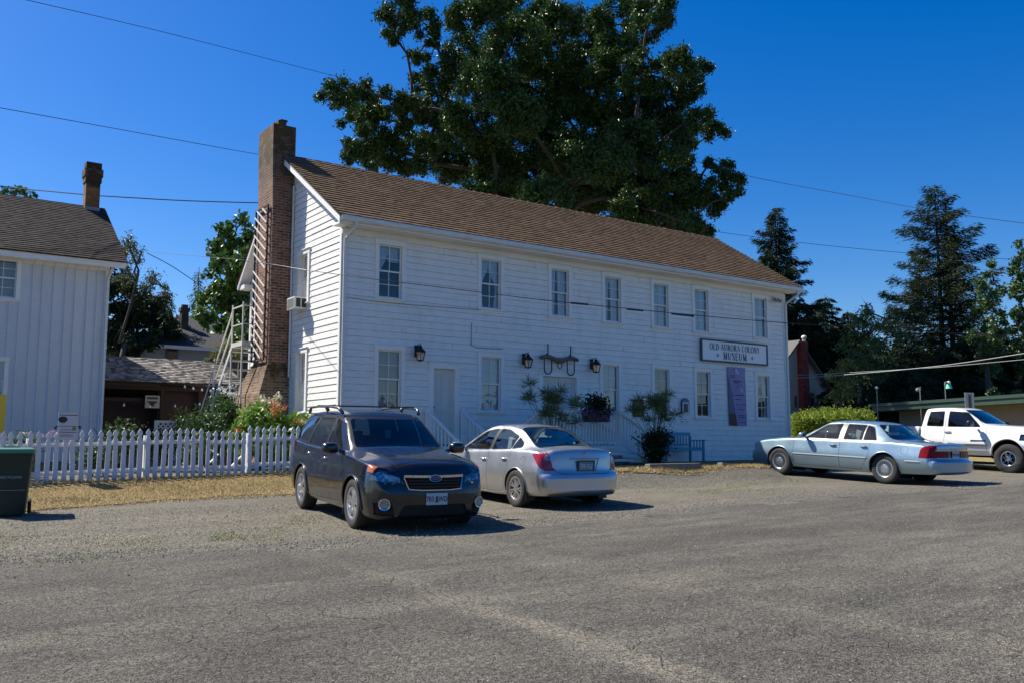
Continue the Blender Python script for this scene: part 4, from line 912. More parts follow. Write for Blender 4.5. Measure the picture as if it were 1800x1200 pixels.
def offset_poly(P, d):
    P = [Vector(p) for p in P]; k = len(P); ar = sum(P[i].x*P[(i+1) % k].y-P[(i+1) % k].x*P[i].y for i in range(k)); s = 1 if ar > 0 else -1; out = []
    for i in range(k):
        a, b, c = P[i-1], P[i], P[(i+1) % k]; e1 = (b-a).normalized(); e2 = (c-b).normalized()
        n1 = Vector((e1.y, -e1.x))*s; n2 = Vector((e2.y, -e2.x))*s; m = (n1+n2)
        if m.length < 1e-6: m = n1
        m.normalize(); out.append(tuple(b+m*(d/max(m.dot(n1), .5))))
    return out
ISLE = {1, 2, 3, 4, 5, 8, 9}
def split_parts(bm, parent, base_mat, table, smooth=35):
    """table: tag -> (name, material, label|None, thickness sink) ; tag 0 = body ; -1 = removed ; 900+ body slots"""
    lay = bm.faces.layers.int['tag']; res = {}
    slots = [base_mat]+[t[1] for k, t in sorted(table.items()) if k >= 900]; smap = {k: i+1 for i, k in enumerate(sorted(k for k in table if k >= 900))}
    tags = sorted({f[lay] for f in bm.faces})
    for tg in tags:
        if tg == -1 or tg in smap: continue
        b2 = bm.copy(); l2 = b2.faces.layers.int['tag']
        keep = (lambda f: f[l2] == 0 or f[l2] in smap) if tg == 0 else (lambda f: f[l2] == tg)
        bmesh.ops.delete(b2, geom=[f for f in b2.faces if not keep(f)], context='FACES')
        for f in b2.faces: f.material_index = smap.get(f[l2], 0) if tg == 0 else 0
        if tg == 0: name, mm, push, par = 'body', slots, 0, parent
        else:
            name, mm, push = table[tg][:3]; par = parent if len(table[tg]) < 4 else res[table[tg][3]]; mm = [mm]
        if push:
            b2.normal_update(); ds = [(v, v.normal.copy()) for v in b2.verts]
            for v, nn in ds: v.co += nn*push
            if push > 0:                         # proud parts get a rim so that they have thickness
                r = bmesh.ops.extrude_edge_only(b2, edges=[e for e in b2.edges if e.is_boundary])
                nv = [v for v in r['geom'] if isinstance(v, bmesh.types.BMVert)]
                near = {tuple(round(c, 5) for c in v.co): nn for v, nn in ds}
                for v in nv: v.co -= near.get(tuple(round(c, 5) for c in v.co), Vector())*(push+.012)
        isl = [None]
        if tg and tg in ISLE:
            ix = {f: i for i, f in enumerate(b2.faces)}; todo = set(b2.faces); isl = []
            while todo:
                q = [todo.pop()]; cur = set(q)
                while q:
                    for e in q.pop().edges:
                        for g in e.link_faces:
                            if g in todo: todo.discard(g); cur.add(g); q.append(g)
                isl.append({ix[f] for f in cur})
        for grp in isl:
            b3 = b2 if grp is None else b2.copy()
            if grp is not None:
                if len(grp) < 3: b3.free(); continue
                b3.faces.ensure_lookup_table(); refl = name == 'headlight'
                if refl:
                    b4 = b3.copy(); b4.faces.ensure_lookup_table(); bmesh.ops.delete(b4, geom=[f for i, f in enumerate(b4.faces) if i not in grp], context='FACES'); b4.normal_update()
                    for v, nn in [(v, v.normal.copy()) for v in b4.verts]: v.co -= nn*.035
                    m4 = bpy.data.meshes.new('reflector'); b4.to_mesh(m4); b4.free(); m4.materials.append(M_refl)
                b3.faces.ensure_lookup_table(); bmesh.ops.delete(b3, geom=[f for i, f in enumerate(b3.faces) if i not in grp], context='FACES')
            me = bpy.data.meshes.new(name); b3.to_mesh(me); b3.free()
            for m_ in mm: me.materials.append(m_)
            o = link(name, me, par, smooth); res[tg] = o
            if grp is not None and name == 'headlight': link('reflector', m4, o, smooth)
    bm.free(); return res
def wheel(parent, x, y, r, w, rimr, style, side, rot=0, steer=0):
    g = empty('wheel', (x, y, r)); g.parent = parent; g.rotation_euler = (0, 0, steer)
    s = side
    m = MB(); pf = []
    tw = w/2; k = r-rimr
    prof = [(rimr-.01, -tw*.78), (rimr+.012, -tw*.92), (rimr+k*.45, -tw*1.0), (rimr+k*.8, -tw*.96), (r-.006, -tw*.82), (r, -tw*.70), (r, -tw*.45), (r-.008, -tw*.44), (r-.008, -tw*.40), (r, -tw*.39), (r, -tw*.02), (r-.008, -tw*.01), (r-.008, tw*.03), (r, tw*.04), (r, tw*.40), (r-.008, tw*.41), (r-.008, tw*.45), (r, tw*.46), (r, tw*.70), (r-.006, tw*.82), (rimr+k*.8, tw*.96), (rimr+k*.45, tw), (rimr+.012, tw*.92), (rimr-.01, tw*.78)]
    m.lathe(prof, 40, axis='y'); m.build('tyre', M_rubber, g, smooth=40)
    m = MB(); o = s*tw
    m.lathe([(rimr+.008, o*.90), (rimr-.004, o*.93), (rimr-.018, o*.90), (rimr-.03, o*.80), (rimr-.04, o*.2), (rimr-.05, -o*.75)] if s > 0 else [(rimr-.05, -o*.75), (rimr-.04, o*.2), (rimr-.03, o*.80), (rimr-.018, o*.90), (rimr-.004, o*.93), (rimr+.008, o*.90)], 36, axis='y')
    n, sw, kind = style; fo = o*.80; hub = rimr*.24
    for i in range(n):
        a0 = rot+2*math.pi*i/n
        for da in ((-.17, .17) if kind == 'twin' else (0,)):
            a = a0+da; a1 = a0+da*.55; c, d = math.cos(a), math.sin(a); c1, d1 = math.cos(a1), math.sin(a1); tx, tz = -d, c
            hi = rimr-.012; p = []
            for (rr, ww, yy) in ((hub*.8, sw*.9, fo*1.0), ((hub+hi)/2, sw*.8, fo*1.02), (hi, sw*1.15, fo*1.06)):
                cc, dd = (c1, d1) if rr < hub else (c, d)
                p += [(cc*rr-tx*ww/2, yy, dd*rr-tz*ww/2), (cc*rr+tx*ww/2, yy, dd*rr+tz*ww/2), (cc*rr+tx*ww*.6, yy-s*.035, dd*rr+tz*ww*.6), (cc*rr-tx*ww*.6, yy-s*.035, dd*rr-tz*ww*.6)]
            m.add(p, [(q*4+e, q*4+(e+1) % 4, (q+1)*4+(e+1) % 4, (q+1)*4+e) for q in range(2) for e in range(4)])
    pc = [(hub*1.05, fo*.86), (hub, fo*1.0), (hub*.55, fo*1.05), (.001, fo*1.07)]
    if kind == 'cap': pc = [(rimr*.50, fo*.92), (rimr*.46, fo*1.05), (rimr*.3, fo*1.12), (.001, fo*1.15)]
    m.lathe(pc, 24, axis='y'); m.build('rim', M_chrome if kind == 'chrome' else M_alloy, g, smooth=35)
    if kind == 'chrome':
        m = MB(); m.lathe([(.075, fo*.95), (.07, fo*1.22), (.05, fo*1.3), (.001, fo*1.32)], 16, axis='y')
        for i in range(8): a = i*math.pi/4; m.ball((math.cos(a)*.10, fo*1.05, math.sin(a)*.10), .014, 6, 5)
        m.build('hub', M_chrome, g, smooth=40)
    m = MB(); m.lathe([(rimr-.045, o*.25), (.001, o*.25)], 24, axis='y'); m.build('brake_disc', mat('brake_dark', (.04, .038, .036), .6, .4) if 'brake_dark' not in bpy.data.materials else bpy.data.materials['brake_dark'], g)
    return g
def seat(parent, x, y, mm, h=.62, z=.55, w=.5):
    m = MB(); m.box(-.25, .27, -w/2, w/2, z-.17, z); M = Matrix.Translation((-.25, 0, z)) @ Matrix.Rotation(R_(-16), 4, 'Y')
    m.box(-.07, .07, -w/2, w/2, -.05, h, 0, M); m.box(-.05, .05, -w*.27, w*.27, h+.05, h+.22, 0, M); m.box(-.015, .015, -.07, -.05, h, h+.06, 0, M); m.box(-.015, .015, .05, .07, h, h+.06, 0, M)
    m.v = [(a+x, b+y, c) for a, b, c in m.v]
    return m.build('seat', mm, parent, bevel=.035)
def mirror(parent, x, y, z, s, mm, w=.24, h=.16, d=.13):
    m = MB(); m.tube([(x+.02, y-s*.10, z-.05), (x+.0, y-s*.02, z-.02)], [.035, .03], 8)
    sh = [(.0, .80), (.03, .98), (.07, 1.0), (.11, .82), (d, .30)]; vs = []; nn = 20
    for dx, sc in sh:
        for k in range(nn):
            a = 2*math.pi*k/nn; ca, sa = math.cos(a), math.sin(a); p = 2/3.2
            vs.append((x+dx-.05, y+s*w*.45+abs(ca)**p*math.copysign(1, ca)*w/2*sc, z+.02+abs(sa)**p*math.copysign(1, sa)*h/2*sc))
    fs = [(i*nn+k, i*nn+(k+1) % nn, (i+1)*nn+(k+1) % nn, (i+1)*nn+k) for i in range(len(sh)-1) for k in range(nn)]+[tuple(range((len(sh)-1)*nn, len(sh)*nn))]
    m.add(vs, fs); o = m.build('wing_mirror', mm, parent, smooth=40)
    m = MB(); m.add([vs[k] for k in range(nn)], [tuple(range(nn))]); m.build('mirror_glass', M_chrome if 0 else mat('mirror_face', (.55, .75, .78), .05, .9) if 'mirror_face' not in bpy.data.materials else bpy.data.materials['mirror_face'], o)
    return o
def plate(parent, M, txt, mm, mi, frame=None, tree=True):
    t = MB(); t.box(-.155, .155, -.078, .078, -.006, 0, 0, M); o = t.build('licence_plate', mm, parent)
    text_mesh(txt, .095, 'plate_text', mi, o, M @ Matrix.Translation((0, -.002, .0015)), .001, .0015, .78, space=1.02)
    if tree:
        t = MB(); t.add([(0+a, b, .0008) for a, b in [(-.035, -.05), (.035, -.05), (0, .05)]], [(0, 1, 2)], 0, M); t.build('plate_tree', mat('plate_green', (.09, .24, .17), .6) if 'plate_green' not in bpy.data.materials else bpy.data.materials['plate_green'], o)
    if frame:
        t = MB(); f = .018
        for (a, b, c, d) in ((-.155-f, .155+f, .078-.004, .078+f), (-.155-f, .155+f, -.078-f, -.078+.004), (-.155-f, -.151, -.074, .074), (.151, .155+f, -.074, .074)): t.box(a, b, c, d, -.008, .006, 0, M)
        t.build('plate_frame', frame, o)
    return o
def handle(parent, x, y, z, s, mm, L=.17):
    m = MB(); m.tube([(x-L/2, y-s*.004, z), (x-L/2+.02, y+s*.030, z), (x+L/2-.02, y+s*.030, z+.004), (x+L/2, y-s*.004, z+.004)], [.011, .015, .015, .011], 8); return m.build('door_handle', mm, parent, smooth=True)
def surf_y(bm_st, x, z): pass
def place_car(root, fr, rr_, wb, side_off):
    """stand the car on two measured contact points (front and rear wheel of one side)"""
    F_ = Vector(fr); B_ = Vector(rr_); ax = (F_-B_); L = ax.length; ax.normalize()
    left = Vector((0, 0, 1)).cross(ax).normalized(); up = ax.cross(left)
    mid = (F_+B_)/2-left*side_off
    M = Matrix((ax, left, up)).transposed().to_4x4(); M.translation = mid; root.matrix_world = M
def P3(lat, dep, z): p = LD(lat, dep); return Vector((p[0], p[1], z))
side = lambda s: (lambda f: f.normal.y*s > .25)
def side_windows(bm, polys, tagn, seal=.02, extra=None, flt=None):
    for P in (extra or []):
        for s in (1, -1): cut(bm, P, 'y', lambda f, s=s: f.normal.y*s > .2 and f.calc_center_median().y*s > .3, 901)
    for i, P in enumerate(polys):
        for s in (1, -1):
            fl = flt(s) if flt else (lambda f, s=s: f.normal.y*s > .2 and f.calc_center_median().y*s > .3)
            cut(bm, offset_poly(P, seal), 'y', fl, 901); cut(bm, P, 'y', lambda f, s=s, fl=fl: fl(f) and f[bm.faces.layers.int['tag']] == 901, tagn)
def ring_cut(bm, P, axis, flt, tagin, gap=.008, tagg=900):
    lay = bm.faces.layers.int['tag']
    cut(bm, offset_poly(P, gap), axis, flt, 899)
    r = cut(bm, P, axis, lambda f: f[lay] == 899, tagin)
    for f in bm.faces:
        if f[lay] == 899: f[lay] = tagg
    return r
def circle(cx, cz, r, n=28, flat=None): return [(cx+r*math.cos(2*math.pi*i/n), cz+r*math.sin(2*math.pi*i/n)) for i in range(n)]
def arches(bm, parent, cx, r, W, body_m, lip=.018, zc=.33, flare=0.):
    for x in cx:
        for s in (1, -1):
            cut(bm, circle(x, zc, r), 'y', lambda f, s=s: f.calc_center_median().y*s > .35, -1)
    for x in cx:
        for s in (1, -1):
            mw = MB(); n = 20; vs = []
            for i in range(n+1):
                a = math.pi*1.12*i/n-.06*math.pi; vs += [(x+(r-.002)*math.cos(a), s*(W-.03), zc+(r-.002)*math.sin(a)), (x+(r-.002)*math.cos(a), s*.36, zc+(r-.002)*math.sin(a))]
            mw.add(vs, [(2*i, 2*i+1, 2*i+3, 2*i+2) for i in range(n)]); mw.add([(x-r, s*.36, .12), (x+r, s*.36, .12), (x+r, s*.36, zc+r), (x-r, s*.36, zc+r)], [(0, 1, 2, 3)])
            mw.build('wheel_well', M_well, parent)
def lip_tube(bm, parent, cx, zc, r, mm, rad=.014, a0=-8, a1=188, zmin=.2, push=.004, name='arch_lip'):
    """a moulding that follows the body surface round each wheel opening"""
    from mathutils.bvhtree import BVHTree
    t = BVHTree.FromBMesh(bm)
    for x in cx:
        for s in (1, -1):
            pts = []
            for i in range(29):
                a = R_(a0+(a1-a0)*i/28); px, pz = x+r*math.cos(a), zc+r*math.sin(a)
                if pz < zmin: continue
                h = t.ray_cast(Vector((px, s*2, pz)), Vector((0, -s, 0)))
                if h[0] is not None and abs(h[0].y) > .5: pts.append((px, h[0].y+s*push, pz))
            if len(pts) > 3: m = MB(); m.tube(pts, rad, 6); m.build(name, mm, parent, smooth=True)
def hitY(bvh, x, z, s=1):
    h = bvh.ray_cast(Vector((x, s*2, z)), Vector((0, -s, 0))); return h[0].y if h[0] is not None else s*.8
def strip(bvh, parent, name, pts, s, mm, w=.03, t=.012):
    m = MB(); q = [Vector((x, hitY(bvh, x, z, s)+s*t*.3, z)) for x, z in pts]
    for a, b in zip(q[:-1], q[1:]): m.bar(a, b, t, w)
    return m.build(name, mm, parent)
from mathutils.bvhtree import BVHTree

# ------------------------------------------------ dark grey SUV, nose towards the street
M_suv = paint('dark_grey_metallic', (.0105, .0105, .016), .5, .25)
suv = empty('suv'); tag(suv, 'dark grey SUV with roof rails parked nose towards the street, nearest of the cars', 'car')
st = [  # x, bow, zb, ws, zm, wm, zbelt, wbelt, zre, wre, zt
 (2.255, .22, .36, .60, .44, .62, .52, .61, .53, .50, .54), (2.235, .22, .25, .68, .44, .72, .60, .71, .62, .58, .63), (2.19, .22, .21, .74, .46, .78, .70, .76, .75, .60, .76),
 (2.13, .22, .19, .78, .50, .83, .80, .79, .86, .60, .89), (2.04, .20, .19, .81, .54, .865, .88, .80, .925, .60, .955), (1.80, .15, .20, .84, .60, .885, .93, .83, .975, .62, 1.01),
 (1.45, .10, .21, .84, .62, .888, .965, .85, 1.015, .64, 1.055), (1.10, .12, .21, .84, .62, .888, .99, .85, 1.05, .66, 1.095), (.93, .16, .21, .84, .62, .886, 1.0, .845, 1.07, .70, 1.115),
 (.72, .18, .21, .84, .60, .884, 1.0, .842, 1.19, .70, 1.235), (.42, .16, .21, .84, .60, .884, 1.01, .84, 1.37, .655, 1.425), (.16, .12, .21, .84, .60, .884, 1.015, .84, 1.50, .62, 1.56), (-.02, .06, .21, .84, .60, .884, 1.02, .84, 1.545, .605, 1.605),
 (-.5, 0, .21, .84, .60, .884, 1.035, .84, 1.575, .60, 1.64), (-1.1, 0, .21, .84, .61, .884, 1.05, .84, 1.57, .60, 1.635), (-1.65, -.03, .22, .84, .62, .88, 1.075, .825, 1.54, .59, 1.605), (-1.95, -.08, .24, .83, .64, .87, 1.09, .81, 1.50, .58, 1.56),
 (-2.08, -.12, .26, .82, .65, .86, 1.09, .80, 1.36, .60, 1.42), (-2.19, -.14, .28, .81, .65, .85, 1.05, .79, 1.12, .66, 1.16), (-2.26, -.16, .30, .79, .62, .82, .86, .78, .92, .66, .94), (-2.30, -.16, .33, .74, .55, .76, .64, .74, .68, .62, .70)]
bm = car_loft(st)
lay = bm.faces.layers.int['tag']; AXS = (1.31, -1.31)
arches(bm, suv, AXS, .385, .87, M_suv, zc=.345)
front = lambda f: f.normal.x > .12 and f.calc_center_median().x > 1.2
ws_f = lambda f: f.normal.x > .2 and .0 < f.calc_center_median().x < 1.1 and f.calc_center_median().z > 1.0
bvh = BVHTree.FromBMesh(bm)
W1 = roundpoly([(.80, 1.045), (.24, 1.44), (-.13, 1.50), (-.13, 1.045)], [.02, .04, .02, .02]); W2 = roundpoly([(-.24, 1.05), (-.24, 1.505), (-.98, 1.50), (-1.10, 1.08)], [.02, .03, .05, .03]); W3 = roundpoly([(-1.20, 1.10), (-1.08, 1.49), (-1.62, 1.45), (-1.98, 1.18), (-1.86, 1.12)], [.02, .03, .05, .05, .03])
D1 = [(.90, .34), (.93, .98), (.22, 1.50), (-.185, 1.535), (-.185, .30)]; D2 = [(-.195, .30), (-.195, 1.535), (-1.06, 1.53), (-1.16, 1.02), (-.93, .62), (-.86, .30)]
for s in (1, -1):
    fl = lambda f, s=s: f.normal.y*s > .2 and f.calc_center_median().y*s > .45 and f[lay] >= 0
    ring_cut(bm, D1, 'y', fl, 10 if s > 0 else 12); ring_cut(bm, D2, 'y', fl, 11 if s > 0 else 13)
side_windows(bm, [W1, W2, W3], 2, extra=[[(-.12, 1.05), (-.12, 1.50), (-.26, 1.505), (-.26, 1.05)], [(-1.08, 1.08), (-.97, 1.50), (-1.10, 1.49), (-1.21, 1.10)]])
WS = roundpoly([(-.66, 1.10), (.66, 1.10), (.56, 1.50), (-.56, 1.50)], [.03, .03, .06, .06]); cut(bm, offset_poly(WS, .03), 'x', ws_f, 901); cut(bm, WS, 'x', lambda f: ws_f(f) and f[lay] == 901, 1)
RW = roundpoly([(-.60, 1.14), (.60, 1.14), (.50, 1.46), (-.50, 1.46)], .05); rf_ = lambda f: f.normal.x < -.3 and f.calc_center_median().x < -1.9; cut(bm, RW, 'x', rf_, 9)
for s in (1, -1):                               # lamps: a front outline and its wrap round the wing
    q = lambda *P: [(s*a, b) for a, b in P]
    cut(bm, q((.42, .66), (.47, .80), (.86, .90), (.92, .80), (.86, .68)), 'x', lambda f: front(f) and f.normal.z < .8, 3)
    cut(bm, [(2.06, .71), (2.03, .86), (1.78, .915), (1.80, .80)], 'y', lambda f, s=s: f.normal.y*s > .15 and f.calc_center_median().x > 1.6, 3)
    cut(bm, [(1.93, .81), (1.92, .885), (1.78, .915), (1.80, .82)], 'y', lambda f, s=s: f.normal.y*s > .25 and f.calc_center_median().x > 1.6, 4)
    cut(bm, [(-1.95, .92), (-1.98, 1.12), (-2.4, 1.12), (-2.4, .86), (-2.1, .86)], 'y', lambda f, s=s: f.calc_center_median().x < -1.9 and f.calc_center_median().y*s > .62, 5)
cut(bm, roundpoly([(-.42, .76), (-.36, .60), (.36, .60), (.42, .76)], .03), 'x', front, 6)
cut(bm, roundpoly([(-.52, .24), (.52, .24), (.44, .40), (-.44, .40)], .03), 'x', front, 7)
for s in (1, -1): cut(bm, [(s*.55, .24), (s*.78, .26), (s*.80, .42), (s*.60, .44)], 'x', front, 7)
ring_cut(bm, [(2.05, -.50), (2.05, .50), (1.0, .74), (.96, 0), (1.0, -.74)], 'z', lambda f: f.normal.z > .5 and f.calc_center_median().x > .9 and f[lay] == 0 and f.calc_center_median().z > .8, 14)
cut(bm, [(-3, .0), (3, 0), (3, .235), (-3, .235)], 'y', lambda f: abs(f.normal.y) > .2 and f[lay] == 0, 902)
T = {9: ('rear_window', M_cargd, -.005), 1: ('windscreen', glass('windscreen_glass', (.50, .64, .62), 1.3, .0), -.004), 2: ('side_glass', M_cargd, -.005), 3: ('headlight', M_lens, .003), 4: ('turn_lamp', M_amber, .006), 5: ('tail_light', M_red, .004), 6: ('grille', M_gap, -.02), 7: ('air_intake', M_gap, -.015),
     10: ('front_door', M_suv, 0), 11: ('rear_door', M_suv, 0), 12: ('front_door', M_suv, 0), 13: ('rear_door', M_suv, 0), 14: ('bonnet', M_suv, .001), 900: ('', M_gap), 901: ('', M_blacktrim), 902: ('', M_blacktrim)}
lip_tube(bm, suv, AXS, .345, .395, M_suv, .016)
res = split_parts(bm, suv, M_suv, T)
for s, a, b in ((1, 10, 11), (-1, 12, 13)):
    handle(res[a], -.03, hitY(bvh, -.03, .90, s), .90, s, M_chrome); handle(res[b], -.90, hitY(bvh, -.90, .93, s), .93, s, M_chrome)
    mirror(suv, .68, s*.90, 1.06, s, M_suv, .25, .17)
    m = MB(); m.tube([(.02, s*.625, 1.585), (-.10, s*.655, 1.66), (-.5, s*.66, 1.675), (-1.2, s*.655, 1.67), (-1.65, s*.645, 1.65), (-1.8, s*.62, 1.575)], [.028, .022, .018, .018, .022, .028], 8)
    m.tube([(-.75, s*.62, 1.60), (-.75, s*.66, 1.685)], .03, 6); m.build('roof_rail', mat('rail_grey', (.12, .12, .14), .35, .7) if s > 0 else bpy.data.materials['rail_grey'], suv, smooth=True)
    m = MB(); F2 = Vector((2.12, s*.69, .405)); M_ = Matrix.Translation(F2) @ Matrix.Rotation(s*R_(18), 4, 'Z'); m.lathe([(.001, .01), (.055, .014), (.06, .0), (.062, -.05)], 18, 0, M_ @ Matrix.Rotation(R_(90), 4, 'Y')); m.build('fog_lamp', M_clear, suv, smooth=40)
    m = MB(); m.lathe([(.062, .018), (.078, .022), (.085, .0), (.085, -.04)], 20, 0, M_ @ Matrix.Rotation(R_(90), 4, 'Y')); m.build('fog_lamp_ring', M_chrome, suv, smooth=40)
for x in (-.25, -1.25):
    m = MB(); m.bar((x, -.65, 1.688), (x, .65, 1.688), .05, .022); m.build('roof_bar', M_blacktrim, suv, bevel=.006)
def fx(bv, y, z):
    h = bv.ray_cast(Vector((4, y, z)), Vector((-1, 0, 0))); return h[0].x if h[0] is not None else 2.2
m = MB()
for z in (.635, .675, .715): 
    p = [Vector((fx(bvh, y, z)-.006, y, z)) for y in np.linspace(-.37, .37, 9)]
    for a, b in zip(p[:-1], p[1:]): m.bar(a, b, .02, .014)
m.build('grille_bars', mat('grille_dark', (.03, .03, .04), .3, .5), suv)
m = MB(); p = [Vector((fx(bvh, y, z)+.004, y, z)) for y, z in [(-.43, .775), (-.3, .772), (-.12, .770), (.12, .770), (.3, .772), (.43, .775)]]
for a, b in zip(p[:-1], p[1:]): m.bar(a, b, .022, .032)
p = [Vector((fx(bvh, y, z)+.004, y, z)) for y, z in [(-.43, .76), (-.38, .605), (-.2, .592), (.2, .592), (.38, .605), (.43, .76)]]
for a, b in zip(p[:-1], p[1:]): m.bar(a, b, .016, .014)
m.build('grille_surround', M_chrome, suv)
m = MB(); M_ = Matrix.Translation((fx(bvh, 0, .762)+.008, 0, .745)); vs = [(.008, .085*math.cos(a), .045*math.sin(a)) for a in [i*math.pi/12 for i in range(24)]]; m.add(vs, [tuple(range(24))], 0, M_); bd = m.build('badge', mat('badge_blue', (.02, .04, .16), .3), suv)
m = MB(); m.tube([M_ @ Vector((.01, .085*math.cos(a), .045*math.sin(a))) for a in [i*math.pi/12 for i in range(25)]], .006, 5)
for y, z, r in [(.035, .012, .010), (-.01, .018, .007), (-.03, .004, .006), (.0, -.012, .006), (-.035, -.014, .005), (.03, -.02, .005)]: m.ball(M_ @ Vector((.012, y, z)), r, 6, 4)
m.build('badge_ring', M_chrome, bd)
px_ = fx(bvh, 0, .47)+.012; plate(suv, Matrix.Translation((px_, .0, .475)) @ Matrix.Rotation(R_(90), 4, 'Z') @ Matrix.Rotation(R_(90), 4, 'X') @ Matrix.Identity(4), '783 BWD', M_plate, M_plink)
for s in (1, -1):
    wheel(suv, AXS[0], s*.765, .345, .225, .222, (5, .045, 'twin'), s, .3); wheel(suv, AXS[1], s*.765, .345, .225, .222, (5, .045, 'twin'), s, .9)
    for x in AXS: pass
    m = MB(); m.box(.885, .90, s*.70-.06*1, s*.70+.1*s, .16, .34) if False else m.bar((.90, s*.76, .16), (.93, s*.76, .36), .02, .20, up=(0, 1, 0)); m.build('mud_flap', M_blacktrim, suv)
def interior(par, xs_, zf, W, dashx, dz, mm, rear=True, wheelside=1, rx=None):
    for x in xs_:
        for s in (1, -1): seat(par, x, s*W*.45, mm, .58, zf, .48)
    if rear: m = MB(); m.box(rx-.2, rx+.3, -W*.75, W*.75, zf-.2, zf-.02); m.box(rx-.35, rx-.2, -W*.75, W*.75, zf-.2, zf+.48); m.build('rear_bench', mm, par, bevel=.04)
    m = MB(); m.box(dashx-.28, dashx+.30, -W*.92, W*.92, dz-.32, dz); m.build('dashboard', M_dash, par, bevel=.05)
    m = MB(); m.tube([Vector((dashx-.38, wheelside*W*.45, dz-.02))+Vector((.07*math.sin(a), .18*math.cos(a), .17*math.sin(a))) for a in [i*math.pi/8 for i in range(17)]], .014, 6); m.bar((dashx-.25, wheelside*W*.45, dz-.05), (dashx-.38, wheelside*W*.45, dz-.02), .06, .06); m.build('steering_wheel', M_dash, par)
    m = MB(); m.box(rx-.7 if rx else -1, dashx+.2, -W*.95, W*.95, .22, .26); m.build('floor_pan', M_well, par)
interior(suv, [-.25], .72, .72, .72, 1.03, M_seatd, rx=-1.15)
m = MB(); m.box(.14, .16, -.05, .05, 1.32, 1.40); m.box(.12, .135, -.04, .04, 1.20, 1.30); m.build('inside_mirror', M_blacktrim, suv)
m = MB(); m.box(.30, .304, -.03, .06, 1.22, 1.34); m.build('hanging_tag', mat('paper_tag', (.45, .42, .5), .7), suv)
place_car(suv, P3(-2.147, 12.87, .455), P3(-3.389, 15.17, .575), 2.615, -.765)

# ------------------------------------------------ silver saloon, nose towards the museum
M_silver = paint('silver_metallic', (.50, .51, .52), .8, .30)
civ = empty('saloon_car'); tag(civ, 'silver four-door saloon parked beside the dark SUV with its tail towards the street', 'car')
st = [(2.24, .26, .34, .56, .42, .58, .50, .56, .51, .46, .52), (2.20, .26, .22, .68, .42, .72, .58, .70, .60, .55, .61), (2.10, .26, .18, .76, .44, .80, .66, .76, .70, .56, .72), (1.92, .22, .17, .80, .48, .84, .74, .79, .78, .58, .81),
 (1.55, .16, .17, .82, .54, .868, .82, .81, .865, .62, .90), (1.22, .16, .17, .82, .56, .875, .87, .815, .925, .66, .965), (1.02, .20, .17, .82, .57, .877, .90, .815, .99, .70, 1.025), (.62, .22, .17, .82, .57, .877, .915, .81, 1.18, .64, 1.225), (.25, .20, .17, .82, .57, .877, .93, .81, 1.325, .575, 1.38),
 (-.05, .10, .17, .82, .57, .877, .94, .81, 1.375, .54, 1.43), (-.5, 0, .17, .82, .57, .877, .955, .81, 1.375, .53, 1.435), (-.95, -.08, .18, .82, .58, .877, .97, .81, 1.30, .53, 1.375), (-1.25, -.12, .19, .82, .59, .877, .98, .805, 1.18, .57, 1.255), (-1.55, -.14, .20, .82, .60, .872, .985, .79, 1.05, .62, 1.125),
 (-1.75, -.15, .21, .815, .61, .866, .985, .78, 1.02, .64, 1.065), (-1.95, -.18, .22, .81, .62, .855, .97, .76, 1.005, .62, 1.045), (-2.10, -.21, .23, .79, .60, .84, .90, .75, .985, .58, 1.03), (-2.16, -.23, .24, .78, .58, .83, .76, .74, .86, .58, .90), (-2.20, -.25, .26, .76, .54, .81, .62, .78, .66, .68, .69), (-2.25, -.25, .29, .72, .47, .77, .57, .75, .59, .66, .60), (-2.275, -.25, .34, .66, .44, .70, .52, .68, .53, .58, .54)]
bm = car_loft(st); lay = bm.faces.layers.int['tag']; AXS = (1.38, -1.29)
arches(bm, civ, AXS, .355, .86, M_silver, zc=.325); bvh = BVHTree.FromBMesh(bm)
W1 = roundpoly([(.80, .955), (.18, 1.275), (-.10, 1.325), (-.22, 1.335), (-.22, .97)], [.03, .05, .02, .02, .02]); W2 = roundpoly([(-.33, .975), (-.33, 1.335), (-.62, 1.325), (-1.0, 1.215), (-1.0, 1.005)], [.02, .02, .05, .03, .03]); W3 = roundpoly([(-1.03, 1.005), (-1.03, 1.205), (-1.24, 1.10), (-1.29, 1.03)], [.02, .02, .04, .03])
D1 = [(.88, .26), (.96, .86), (.10, 1.36), (-.27, 1.365), (-.27, .24)]; D2 = [(-.28, .24), (-.28, 1.365), (-.64, 1.35), (-1.07, 1.21), (-1.10, .98), (-.96, .62), (-.86, .24)]
for s in (1, -1):
    fl = lambda f, s=s: f.normal.y*s > .2 and f.calc_center_median().y*s > .45 and f[lay] >= 0
    ring_cut(bm, D1, 'y', fl, 10 if s > 0 else 12, .006); ring_cut(bm, D2, 'y', fl, 11 if s > 0 else 13, .006)
    cut(bm, circle(-1.48, .80, .085, 18), 'y', fl, 903); cut(bm, circle(-1.48, .80, .079, 18), 'y', lambda f: f[lay] == 903, 0)
side_windows(bm, [W1, W2, W3], 2, .016, extra=[[(-.21, .97), (-.21, 1.335), (-.34, 1.335), (-.34, .97)]])
ws_f = lambda f: f.normal.x > .15 and -.1 < f.calc_center_median().x < 1.1 and f.calc_center_median().z > .96
WS = roundpoly([(-.62, 1.0), (.62, 1.0), (.48, 1.34), (-.48, 1.34)], .05); cut(bm, offset_poly(WS, .02), 'x', ws_f, 901); cut(bm, WS, 'x', lambda f: f[lay] == 901 and ws_f(f), 1)
RW = roundpoly([(-1.70, -.60), (-1.70, .60), (-.86, .46), (-.86, -.46)], .08, 5); rf_ = lambda f: f.normal.z > .3 and f.calc_center_median().x < -.7 and f.calc_center_median().z > 1.0 and abs(f.calc_center_median().y) < .64
